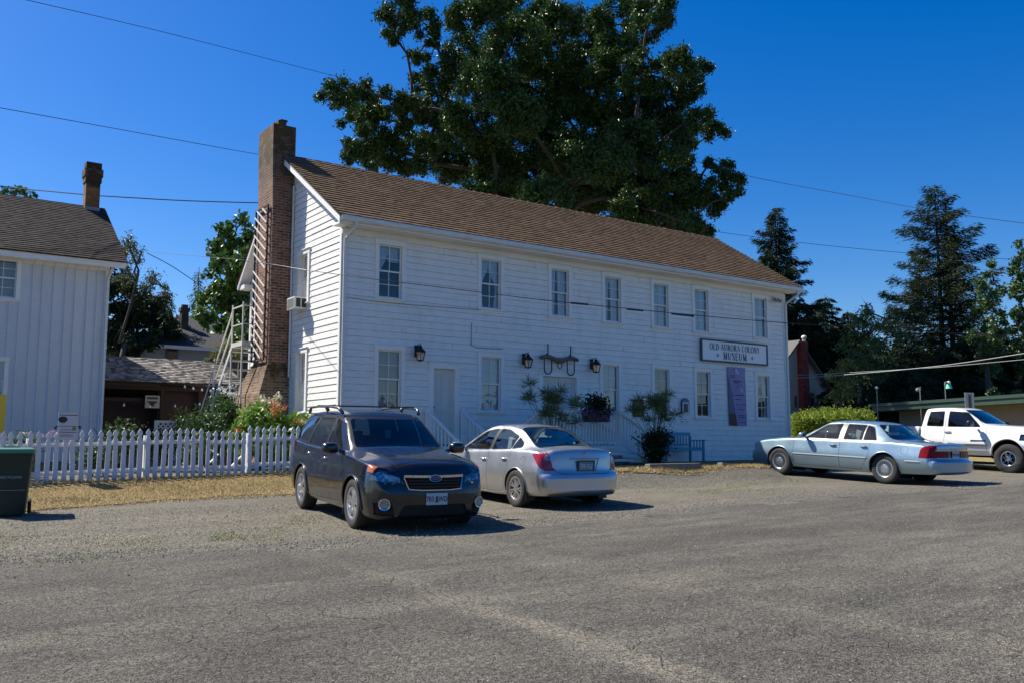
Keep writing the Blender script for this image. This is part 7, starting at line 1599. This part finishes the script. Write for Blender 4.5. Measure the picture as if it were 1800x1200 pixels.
# ================================================================ RIGHT: hedge, chapel, green-roofed building, poles, sign
M_cream = white_paint('cream_siding', (.48, .46, .40), (.34, .32, .28), .3)
ap = atY(1398, 598, 40); er = atY(1460, 690, 40); hw = er.x-ap.x; el_ = er.z
cp = empty('chapel', (ap.x, 40, 0)); tag(cp, 'cream gabled chapel with tall red brick chimney behind the right end of the museum', 'building')
m = OB(); gx0, gx1 = ap.x-hw, ap.x+hw; m.add([(gx0, 40, 1), (gx1, 40, 1), (gx1, 40, el_), (ap.x, 40, ap.z-.08), (gx0, 40, el_)], [(0, 1, 2, 3, 4)]); m.box(gx0, gx0+.05, 40, 56, 1, el_); m.box(gx1-.05, gx1, 40, 56, 1, el_)
z = 1.4
while z < ap.z-.2:
    q = hw if z < el_ else hw*(ap.z-z)/(ap.z-el_); m.box(ap.x-q+.02, ap.x+q-.02, 39.975, 40, z, z+.03) if q > .1 else 0; z += .25
m.build('wall', M_cream, cp)
m = OB(); e = .35; sl = (ap.z-el_)/hw
for s in (-1, 1):
    xa = ap.x+s*(hw+e); za = el_-e*sl; m.add([(xa, 39.6, za), (ap.x, 39.6, ap.z), (ap.x, 56, ap.z), (xa, 56, za), (xa, 39.6, za-.14), (ap.x, 39.6, ap.z-.14), (ap.x, 56, ap.z-.14), (xa, 56, za-.14)], [(0, 1, 2, 3), (7, 6, 5, 4), (0, 4, 5, 1), (0, 3, 7, 4)])
m.build('roof', mat('grey_roof', (.14, .13, .125), .9, noise=(8, .5, (.09, .085, .08))), cp)
M_rbr = brick_mat('red_brick', (.24, .025, .02), (.30, .04, .03), (.22, .06, .05), 1.)
a_ = atY(1408, 600, 39.6); b_ = atY(1419, 600, 39.6); m = OB(); m.box(a_.x, b_.x, 39.55, 39.97, 1.5, a_.z+.05); ck = m.build('chimney', M_rbr, cp)
m = OB(); m.ball(((a_.x+b_.x)/2, 39.6, a_.z+.30), .20, sc=(1, 1, .8)); m.tube([((a_.x+b_.x)/2, 39.6, a_.z), ((a_.x+b_.x)/2, 39.6, a_.z+.3)], .12, 8); m.build('cap', M_gut, ck)
for px_, py0, py1, ww in ((1398, 695, 715, .10), (1427, 690, 712, .22), (1443, 696, 708, .28)):
    p = atY(px_, py0, 39.95); q = atY(px_, py1, 39.95); m = OB(); m.box(p.x-ww, p.x+ww, 39.90, 39.97, q.z, p.z); wd = m.build('window', mat('blue_grey_frame', (.10, .13, .16), .6) if 'blue_grey_frame' not in bpy.data.materials else bpy.data.materials['blue_grey_frame'], cp); m = OB(); m.box(p.x-ww+.06, p.x+ww-.06, 39.885, 39.90, q.z+.06, p.z-.06) if ww > .15 else m.box(p.x-.03, p.x+.03, 39.885, 39.90, q.z+.06, p.z-.06); m.build('pane', bpy.data.materials['dark_pane'], wd)  # dark blue-grey window frames with darker panes
# hedge
hA = LD(11.3, 36.0); hB = LD(14.9, 38.6); t = empty('clipped_hedge', (*hA, G(*hA))); tag(t, 'bright yellow-green clipped hedge behind the light blue car', 'hedge')
rs = np.random.RandomState(4); n = 64000; u = rs.uniform(0, 1, n); ax = np.array(hB)-np.array(hA); L = np.linalg.norm(ax); ax /= L; px2 = np.array([ax[1], -ax[0]])
bump = .12*np.sin(u*23)+.08*np.sin(u*51+1); th = rs.uniform(-.35, math.pi+.35, n); rr = 1.0+.06*rs.normal(0, 1, n)-.25*rs.uniform(0, 1, n)**3
hh = (1.30+bump)*np.sin(np.clip(th, 0, math.pi))**.35*rr; ww = 1.0*np.sign(np.cos(th))*abs(np.cos(th))**.4*rr; hh = np.where(rs.uniform(0, 1, n) < .5, hh, hh*rs.uniform(.05, 1, n))
endr = np.clip(np.minimum(u, 1-u)*L/.8, 0, 1)**.5; uu = u*L; P_ = np.array(hA)[None]+ax[None]*uu[:, None]+px2[None]*(ww*endr)[:, None]; zz = gz(P_[:, 0], P_[:, 1])+hh*(.75+.25*endr)+.05
cen = np.stack([P_[:, 0]-hA[0], P_[:, 1]-hA[1], zz-G(*hA)], 1); leaves('foliage', cen, .095, L_hedge, t, 5, aspect=.45)
m = MB(); q = Vector((*hA, G(*hA)))
for k in range(14): f = (k+.5)/14; p = np.array(hA)+ax*L*f; m.tube([Vector((*p, G(*p)-.1))-q, Vector((*p, G(*p)+1.3))-q], .04, 5)
m.build('stems', M_bark, t)
# green-roofed building
g1 = np.array(LD(18.8, 47.5)); g2 = np.array(LD(21.3, 38)); d = (g2-g1)/np.linalg.norm(g2-g1); g3 = g2+d*14; nrm_ = np.array([d[1], -d[0]]); nrm_ = nrm_ if nrm_ @ F0[:2] > 0 else -nrm_
gb = empty('long_low_building', (*g1, 0)); tag(gb, 'long low tan building with dark green fascia behind the pickup', 'building'); top = 3.72
M_tan = mat('tan_stucco', (.20, .17, .13), .9, noise=(1.5, .4, (.15, .13, .10))); M_grf = mat('green_fascia', (.022, .050, .034), .5, noise=(3, .5, (.04, .07, .05)))
def pw(v, z): return Vector((v[0], v[1], z))
m = OB(); a, b = g1+nrm_*1.0+d*.8, g3; c2, d2 = b+nrm_*9, a+nrm_*9
m.add([pw(q, z) for z in (.8, top-.3) for q in (a, b, c2, d2)], [(0, 1, 5, 4), (1, 2, 6, 5), (2, 3, 7, 6), (3, 0, 4, 7)]); m.build('wall', M_tan, gb)
m = OB(); a, b = g1, g3+d*1; c2, d2 = b+nrm_*11, a+nrm_*11; q8 = [pw(q, z) for z in (top-.36, top) for q in (a, b, c2, d2)]; m.add(q8, [(0, 1, 5, 4), (1, 2, 6, 5), (2, 3, 7, 6), (3, 0, 4, 7), (4, 5, 6, 7), (3, 2, 1, 0)]); m.build('fascia', M_grf, gb)
m = OB(); a, b = g1-nrm_*.10-d*.08, g3; m.add([pw(q, z) for z in (top-.12, top+.02) for q in (a, b, b+nrm_*.3, a+nrm_*.3)], [(0, 1, 5, 4), (1, 2, 6, 5), (2, 3, 7, 6), (3, 0, 4, 7), (4, 5, 6, 7), (3, 2, 1, 0)]); m.build('gutter', M_grf, gb)
M_pole = mat('pole_grey', (.22, .21, .20), .6)
for px_, pt, D, lab, lamp in ((1541, 681, 46, 'thin pole with a small white lamp, leftmost above the green roof', 0), (1617, 682, 44, 'thin pole with a bent top above the middle of the green roof', 1), (1661, 673, 43, 'thin pole with a green shaded lamp, rightmost above the green roof', 2)):
    p = atD(px_, pt, D); z0 = G(p.x, p.y); t = empty('lamp_pole', (p.x, p.y, z0)); tag(t, lab, 'lamp pole', 'thin lamp poles behind the green roof'); m = MB(); H_ = p.z-z0
    m.tube([(0, 0, 0), (0, 0, H_-.1)], .028, 6); m.build('pole', M_pole, t)
    if lamp == 0: m = MB(); m.ball((0, 0, H_), .08, 8, 6); m.build('lamp', mat('lamp_white', (.7, .7, .66), .4), t)
    elif lamp == 1: m = MB(); m.tube([(0, 0, H_-.1), (.05, 0, H_+.05), (-.18, 0, H_)], .04, 6); m.ball((-.2, 0, H_-.08), .1, 8, 5); m.build('lamp', M_pole, t)
    else:
        m = MB(); m.tube([(0, 0, H_-.1), (.02, 0, H_+.03), (.12, 0, H_+.06), (.26, 0, H_+.0)], .04, 6); m.build('arm', M_pole, t); m = MB(); m.lathe([(.05, .12), (.10, .05), (.16, -.14)], 12, 0, Matrix.Translation((.33, 0, H_-.1))); m.build('lamp_shade', mat('green_glass', (.18, .75, .45), .2), t, smooth=50); m = MB(); m.ball((.33, 0, H_+.03), .10, 8, 5); m.build('cap', bpy.data.materials['lamp_white'], t)
p = atD(1704, 704, 33); z0 = G(p.x, p.y); t = empty('road_sign', (p.x, p.y, z0), -YAW+R_(20)); tag(t, 'back of a pale metal road sign standing behind the pickup cab', 'road sign')
m = MB(); m.box(-.22, .22, -.012, .0, p.z-z0-.36, p.z-z0+.30); m.build('plate', mat('sign_back_metal', (.50, .50, .47), .45, .3), t, bevel=.004); m = MB(); m.box(-.035, .035, -.07, -.014, 0, p.z-z0+.26); m.build('post', mat('sign_post', (.16, .13, .10), .8), t)
# ================================================================ overhead cables
def cable(name, pts, r, lab, mm=None, n=24, sag=0, cat='cable'):
    P_ = [Vector(p) for p in pts]; q = []
    if len(P_) == 2: q = [P_[0].lerp(P_[1], i/n)-Vector((0, 0, 4*sag*(i/n)*(1-i/n))) for i in range(n+1)]
    else: q = [Vector(a) for a in crom([tuple(p) for p in P_], 8)]
    m = MB(); m.tube(q, r, 5); o = m.build(name, mm or M_wire); tag(o, lab, cat, 'overhead cables'); return o
M_wirel = mat('cable_grey', (.30, .30, .29), .6)
cable('overhead_cable', [atD(-900, -420, 24), atD(-40, -19, 30), atD(45, 0, 32), atD(300, 60, 38), atD(580, 132, 46), atD(900, 213, 56)], .013, 'highest thin cable crossing the sky at the top left into the big tree')
cable('overhead_cable', [atD(-900, 20, 18), atD(-40, 183, 26), atD(0, 190, 27), atD(200, 226, 31), atD(455, 272, 38), atD(560, 288, 41)], .012, 'thin cable crossing the left sky and passing behind the brick chimney')
cable('overhead_cable', [atD(-900, 190, 33), atD(-30, 323, 36), atD(18, 330, 36.5), atD(180, 345, 37), atD(320, 353, 38), atD(455, 357, 39), atD(520, 357, 40)], .024, 'thick twisted cable over the left house roof, behind its chimney')
cable('overhead_cable', [atD(1180, 270, 56), atD(1308, 308, 54), atD(1500, 345, 50), atD(1660, 374, 46), atD(1900, 405, 42)], .014, 'thin cable in the right sky above the fir tops')
cable('overhead_cable', [atD(1180, 398, 56), atD(1240, 405, 56), atD(1400, 426, 54), atD(1620, 447, 52), atD(1900, 462, 50)], .014, 'lower thin cable in the right sky at the level of the fir branches')
cable('service_cable', [atD(258, 443, 44), atD(400, 455, 30), atD(480, 465, 20), atD(604, 484, 18.5), atD(846, 514, 18.2), atD(960, 528, 18.2), atD(1200, 552, 18.5), atD(1400, 569, 19), atD(1600, 581, 20), atD(1900, 597, 22)], .008, 'long dark cable crossing in front of the museum between its two storeys')
cable('service_cable', [atD(258, 445, 44), atD(300, 467, 45), atD(345, 497, 46)], .02, 'short cable slanting down from the drooping tree into the pale conifer')
for a, b, lab in (((1003, 532.5), (1034, 535.5), 'left black splice sleeve on the cable in front of the museum'), ((1102, 543.5), (1131, 546), 'middle black splice sleeve on the cable in front of the museum'), ((1180, 551.5), (1220, 556), 'right black splice sleeve, near the museum sign')):
    m = MB(); p, q = atD(*a, 18.35), atD(*b, 18.4); m.tube([p, q], .020, 8); tag(m.build('cable_sleeve', M_wire), lab, 'cable sleeve', 'splice sleeves on the cable')
cable('service_cable', [atD(1387, 660, 30.9), atD(1500, 654, 29), atD(1650, 645, 27), atD(1900, 622, 24)], .009, 'upper of two pale cables leaving the right corner of the museum', M_wirel)
cable('service_cable', [atD(1387, 665, 30.9), atD(1500, 657, 28.5), atD(1650, 643, 26), atD(1800, 621, 24), atD(1900, 606, 23)], .013, 'thicker lower pale cable leaving the right corner of the museum', M_wirel)
# ================================================================ TREES
def B_(D, lst, rs_, dz=3.): # (px,py,rpx) -> blobs at distance D with depth scatter
    r = random.Random(rs_); out = []
    for (px_, py_, rp) in lst:
        dd = D+r.uniform(-dz, dz); p = atD(px_, py_, dd); out.append((p.x, p.y, p.z, rp*dd/1607))
    return out
big = [(700, 22, 38), (745, 40, 30), (690, 60, 22), (735, 95, 20), (765, 75, 16), (820, 30, 40), (860, 15, 45), (930, 20, 50), (985, 40, 45), (900, 75, 60), (830, 95, 50), (960, 100, 55), (1040, 55, 40), (1055, 30, 26), (1100, 12, 40), (1150, 20, 38), (1165, 45, 25), (1120, 60, 34), (1090, 100, 50), (1040, 110, 55),
       (790, 130, 48), (860, 150, 60), (950, 165, 70), (1050, 170, 65), (1130, 130, 45), (1190, 115, 38), (1225, 125, 26), (1215, 155, 28), (1170, 180, 45), (1110, 220, 60), (1020, 240, 75), (920, 240, 75), (830, 220, 60), (770, 190, 42), (725, 190, 30), (740, 150, 22), (760, 235, 40),
       (605, 165, 34), (580, 170, 22), (640, 160, 24), (640, 190, 34), (650, 215, 34), (620, 215, 22), (690, 175, 26), (700, 215, 28), (640, 255, 34), (620, 260, 22), (680, 265, 40), (730, 275, 45), (790, 285, 50), (860, 300, 60), (940, 310, 60), (1020, 320, 60), (1100, 300, 55),
       (1180, 240, 45), (1235, 215, 30), (1255, 235, 26), (1205, 275, 35), (1160, 330, 45), (1230, 330, 34), (1280, 320, 26), (1290, 345, 20), (1255, 360, 30), (1200, 365, 40), (1120, 365, 50), (1210, 395, 30), (1270, 300, 20), (1040, 370, 45), (960, 350, 50), (1245, 290, 16), (1150, 385, 42), (1180, 300, 42), (1110, 250, 50), (1232, 402, 24), (1190, 405, 30), (1060, 290, 55), (1000, 280, 55), (900, 200, 55), (1080, 340, 45), (1140, 270, 40), (1220, 345, 30), (1165, 370, 36), (870, 350, 40), (660, 285, 22), (610, 285, 14)]
bt = B_(56, big, 3, 5.5)
tb = atD(985, 700, 56); limb_tree('walnut_tree', (tb.x, tb.y, G(tb.x, tb.y)), bt, .65, L_walnut, 'huge dark glossy broadleaf tree rising behind the museum roof', per=2000, sub=10, size=.23, seed=5, trunk_top=tuple(atD(1000, 330, 56)), spread=.30, aspect=.48)
# left group
bl = B_(40, [(395, 400, 16), (428, 392, 14), (410, 430, 24), (440, 420, 20), (385, 455, 20), (375, 480, 16), (415, 470, 30), (400, 500, 26), (375, 525, 26), (400, 540, 28), (430, 530, 26), (365, 550, 16), (395, 565, 20), (440, 470, 24), (420, 565, 20), (352, 535, 12), (455, 450, 20), (450, 500, 26), (400, 470, 26), (425, 440, 24), (390, 520, 26), (360, 565, 16), (410, 520, 28), (435, 560, 24), (380, 430, 14), (430, 600, 22)], 5, 2)
p = atD(425, 700, 40); limb_tree('maple_tree', (p.x, p.y, G(p.x, p.y)), bl, .28, L_maple, 'leafy green maple between the far house and the museum gable', per=750, sub=11, size=.26, seed=11, spread=.30, aspect=.75)
bl = B_(33, [(395, 610, 16), (410, 620, 18), (380, 625, 14), (420, 605, 12), (370, 632, 8)], 6, .8); p = atD(405, 700, 33); limb_tree('small_yellow_green_tree', (p.x, p.y, G(p.x, p.y)), bl, .08, L_yel, 'small yellow-green tree behind the shed roof next to the staircase', per=900, sub=40, size=.14, seed=12, spread=.2)
bl = B_(60, [(8, 338, 16), (32, 342, 14), (50, 340, 12), (-20, 345, 22), (30, 365, 25), (0, 380, 30)], 7, 2); p = atD(20, 700, 60); limb_tree('distant_broadleaf', (p.x, p.y, G(p.x, p.y)), bl, .3, L_maple, 'green treetop showing above the left house roof', per=260, sub=8, size=.35, seed=13)
# drooping birch-like tree and dark group behind the left house
bl = B_(44, [(228, 425, 13), (240, 440, 12), (222, 450, 16), (245, 460, 9), (215, 480, 16), (235, 480, 10), (210, 440, 10), (250, 442, 8), (232, 415, 8), (240, 495, 10), (225, 430, 14), (238, 462, 12), (212, 465, 14), (205, 495, 14)], 8, 1.2); p = atD(215, 700, 44); limb_tree('weeping_birch', (p.x, p.y, G(p.x, p.y)), bl, .16, L_birch, 'pale drooping birch top beside the left house eave', per=900, sub=26, size=.16, seed=14, aspect=.3, spread=.25)
bl = B_(50, [(265, 500, 16), (275, 485, 10), (255, 515, 18), (285, 505, 10), (280, 530, 20), (250, 545, 20), (268, 490, 14), (292, 520, 12), (262, 530, 20), (300, 545, 14), (285, 555, 18)], 9, 1.2); p = atD(268, 700, 50); limb_tree('weeping_birch', (p.x, p.y, G(p.x, p.y)), bl, .16, L_birch, 'greyish drooping tree right of the dark conifers on the left', per=620, sub=20, size=.2, seed=15, aspect=.3, spread=.28)
bl = B_(48, [(205, 510, 30), (215, 560, 36), (240, 575, 36), (200, 600, 36), (250, 540, 28), (285, 570, 26), (300, 590, 18), (230, 610, 26), (195, 560, 30), (265, 600, 20), (190, 480, 24), (200, 450, 20), (225, 500, 24), (240, 520, 22), (260, 560, 26), (230, 545, 30), (205, 620, 30), (185, 520, 24), (275, 545, 20), (300, 560, 14), (180, 600, 30)], 10, 2.5); p = atD(225, 700, 48); limb_tree('dark_tree', (p.x, p.y, G(p.x, p.y)), bl, .3, L_dark, 'mass of very dark foliage between the left house and the far house', per=700, sub=9, size=.28, seed=16)
def con(px_, ptop, D, rad, mm, lab, **k):
    p = atD(px_, ptop, D); z0 = G(p.x, p.y); return conifer(k.pop('name', 'fir_tree'), (p.x, p.y, z0), p.z-z0, rad, mm, lab, **k)
con(290, 495, 52, 2.2, L_fir, 'slim grey-green conifer with drooping tips left of the far chimney', seed=21, whorls=26, droop=.5, needle=.3, low=.2)
con(350, 470, 56, 1.5, L_cotton, 'thin pale conifer with a leaning tip beside the far chimney', seed=22, whorls=26, droop=.55, needle=.3, low=.2, dens=16)
bl = B_(47, [(200, 630, 16), (212, 640, 14), (190, 650, 16), (222, 600, 8)], 31, .8); p = atD(203, 705, 43); limb_tree('small_leafy_tree', (p.x, p.y, G(p.x, p.y)), [(a, b, c, r) for a, b, c, r in bl], .1, L_maple, 'low sunlit green tree just above the left end of the shed roof', per=700, sub=30, size=.2, seed=17, spread=.2)
# right group
con(1362, 362, 74, 5.6, L_dark, 'dark narrow fir rising just right of the museum roof end', seed=31, whorls=40, droop=.12, upturn=.14, needle=.40, dens=38, ragged=.35, shape=.8, fine=.1, nbr=4)
con(1405, 520, 76, 4.6, L_dark, 'shorter black-green fir beside the museum corner', seed=32, whorls=26, droop=.2, needle=.5, dens=20, shape=.8)
for i, (px_, pt, D, rad, lab) in enumerate([(1450, 518, 78, 4.2, 'dark conifer top left of the gap in the tree line'), (1490, 545, 77, 4.0, 'dark conifer filling the tree line behind the chapel'), (1425, 560, 79, 4.2, 'dark conifer directly above the chapel roof')]):
    con(px_, pt, D, rad, L_dark, lab, seed=40+i, whorls=26, droop=.2, needle=.55, dens=20, shape=.7, low=.05, grp='dark conifers behind the chapel')
con(1642, 322, 58, 5.2, L_fir, 'tallest fir on the right, two-pointed with long open boughs', seed=33, whorls=30, droop=-.02, upturn=.10, needle=.34, dens=46, ragged=.5, shape=.74, low=.1, fine=.12, nbr=4)
con(1660, 335, 58.4, 1.3, L_fir, 'narrow second spire close beside the tallest fir', seed=34, whorls=26, droop=.0, needle=.32, dens=18, ragged=.4, low=.45)
con(1590, 640, 52, 3.6, L_fir, 'low spreading brown-green fir in front of the tallest one', seed=35, whorls=20, droop=.25, needle=.4, dens=20, shape=.5, low=.05)
con(1690, 600, 54, 3.6, L_fir, 'broad low brownish fir right of the tallest one', seed=36, whorls=22, droop=.25, needle=.4, dens=20, shape=.5, low=.05)
con(1745, 610, 56, 4.0, L_dark, 'dark low fir at the far right behind the pickup', seed=37, whorls=22, droop=.25, needle=.5, dens=18, shape=.5, low=.03)
con(1640, 610, 60, 4.6, L_dark, 'dark fir filling the gap below the tallest one', seed=38, whorls=22, droop=.25, needle=.5, dens=20, shape=.4, low=.02)
con(1535, 620, 62, 4.2, L_dark, 'dark fir low down above the left end of the green roof', seed=39, whorls=22, droop=.25, needle=.5, dens=20, shape=.4, low=.02)
con(1800, 600, 60, 4.6, L_dark, 'dark low fir cut by the right edge', seed=43, whorls=22, droop=.25, needle=.5, dens=18, shape=.4, low=.02)
bl = B_(54, [(1520, 550, 22), (1508, 575, 26), (1535, 580, 28), (1500, 610, 28), (1540, 620, 30), (1512, 650, 28), (1555, 560, 22), (1570, 590, 26), (1490, 640, 22), (1545, 660, 26), (1530, 690, 22), (1500, 680, 20)], 13, 2.2); p = atD(1522, 760, 54); limb_tree('cedar_tree', (p.x, p.y, G(p.x, p.y)), bl, .25, L_mid, 'soft mid-green rounded tree left of the tallest fir', per=420, sub=9, size=.26, seed=18, aspect=.3)
bl = B_(50, [(1480, 640, 14), (1472, 665, 16), (1490, 660, 12), (1478, 690, 18), (1498, 690, 16), (1465, 650, 8)], 14, .8); p = atD(1480, 740, 50); limb_tree('small_yellow_green_tree', (p.x, p.y, G(p.x, p.y)), bl, .08, L_yel, 'small yellow-green tree at the right foot of the chapel', per=700, sub=30, size=.18, seed=19, spread=.22)
bl = B_(50, [(1742, 475, 14), (1730, 500, 16), (1752, 505, 16), (1740, 530, 20), (1725, 555, 18), (1755, 560, 18), (1735, 585, 20), (1745, 615, 20), (1728, 620, 14), (1740, 645, 22), (1755, 590, 20), (1715, 590, 14)], 15, 1.2); p = atD(1742, 760, 50); limb_tree('cottonwood_tree', (p.x, p.y, G(p.x, p.y)), bl, .18, L_cotton, 'narrow sunlit cottonwood right of the tallest fir', per=1500, sub=20, size=.18, seed=20, spread=.26, aspect=.7)
bl = B_(54, [(1795, 440, 16), (1790, 475, 18), (1805, 500, 22), (1785, 520, 16), (1800, 550, 20), (1788, 580, 16), (1820, 460, 22), (1830, 520, 26), (1796, 610, 18), (1780, 550, 14), (1805, 640, 22)], 16, 1.2); p = atD(1800, 760, 54); limb_tree('cottonwood_tree', (p.x, p.y, G(p.x, p.y)), bl, .18, L_cotton, 'second cottonwood, cut by the right edge of the picture', per=1300, sub=18, size=.20, seed=23, spread=.26, aspect=.7)
for px_, py_, lab in ((1745, 690, 'small leafy sapling behind the green roof, left of its neighbour'), (1785, 695, 'small leafy sapling behind the green roof near the right edge')):
    bl = B_(45, [(px_, py_-8, 7), (px_+6, py_+2, 7), (px_-8, py_+3, 6)], 17, .2); p = atD(px_, 760, 45); limb_tree('sapling', (p.x, p.y, G(p.x, p.y)), bl, .04, L_cotton, lab, per=900, sub=60, size=.18, seed=24, spread=.15)
# distant wood closing the horizon
def far_wood(name, line, D, depth, lab, seed, m_):
    rs = np.random.RandomState(seed); cs = []
    for (px_, py_) in line:
        for k in range(5):
            dd = D+rs.uniform(0, depth); p = atD(px_+rs.normal(0, 12), py_+abs(rs.normal(0, 10)), dd); z0 = G(p.x, p.y); n_ = int((p.z-z0)/1.5)+1
            for j in range(n_): f = j/n_; cs.append((p.x+rs.normal(0, .8), p.y+rs.normal(0, .8), z0+(p.z-z0)*f, 2.6*(1-.55*f)))
    cen = clumps(cs, 32, 1.6, seed, spread=.5); o = leaves(name, cen, .8, m_, None, seed); tag(o, lab, 'wood', kind='stuff')
far_wood('distant_wood', [(x, 600+12*math.sin(x*.02)) for x in range(1380, 2100, 38)], 78, 14, 'dark far-off wood closing the view behind the right-hand trees', 1, L_dark)
far_wood('distant_wood', [(x, (570 if x > 160 else 600)+14*math.sin(x*.03)) for x in range(-260, 470, 40)], 78, 14, 'dark far-off wood closing the view behind the far house', 2, L_dark)

# houses' trees on the other side of the street: never in the picture, only mirrored in glass and paint
rs = np.random.RandomState(9); cs = []
for x in np.arange(-90, 150, 5):
    y = -46+rs.normal(0, 4); h = rs.uniform(3, 8)
    for j in range(int(h/2)): cs.append((x+rs.normal(0, 1), y+rs.normal(0, 1), 1+j*2., 2.6))
cen = clumps(cs, 14, 1.2, 5, spread=.7); tag(leaves('street_trees', cen, 1.3, L_dark, None, 6), 'dark belt of trees along the far side of the street', 'wood', kind='stuff')
bpy.context.view_layer.update()
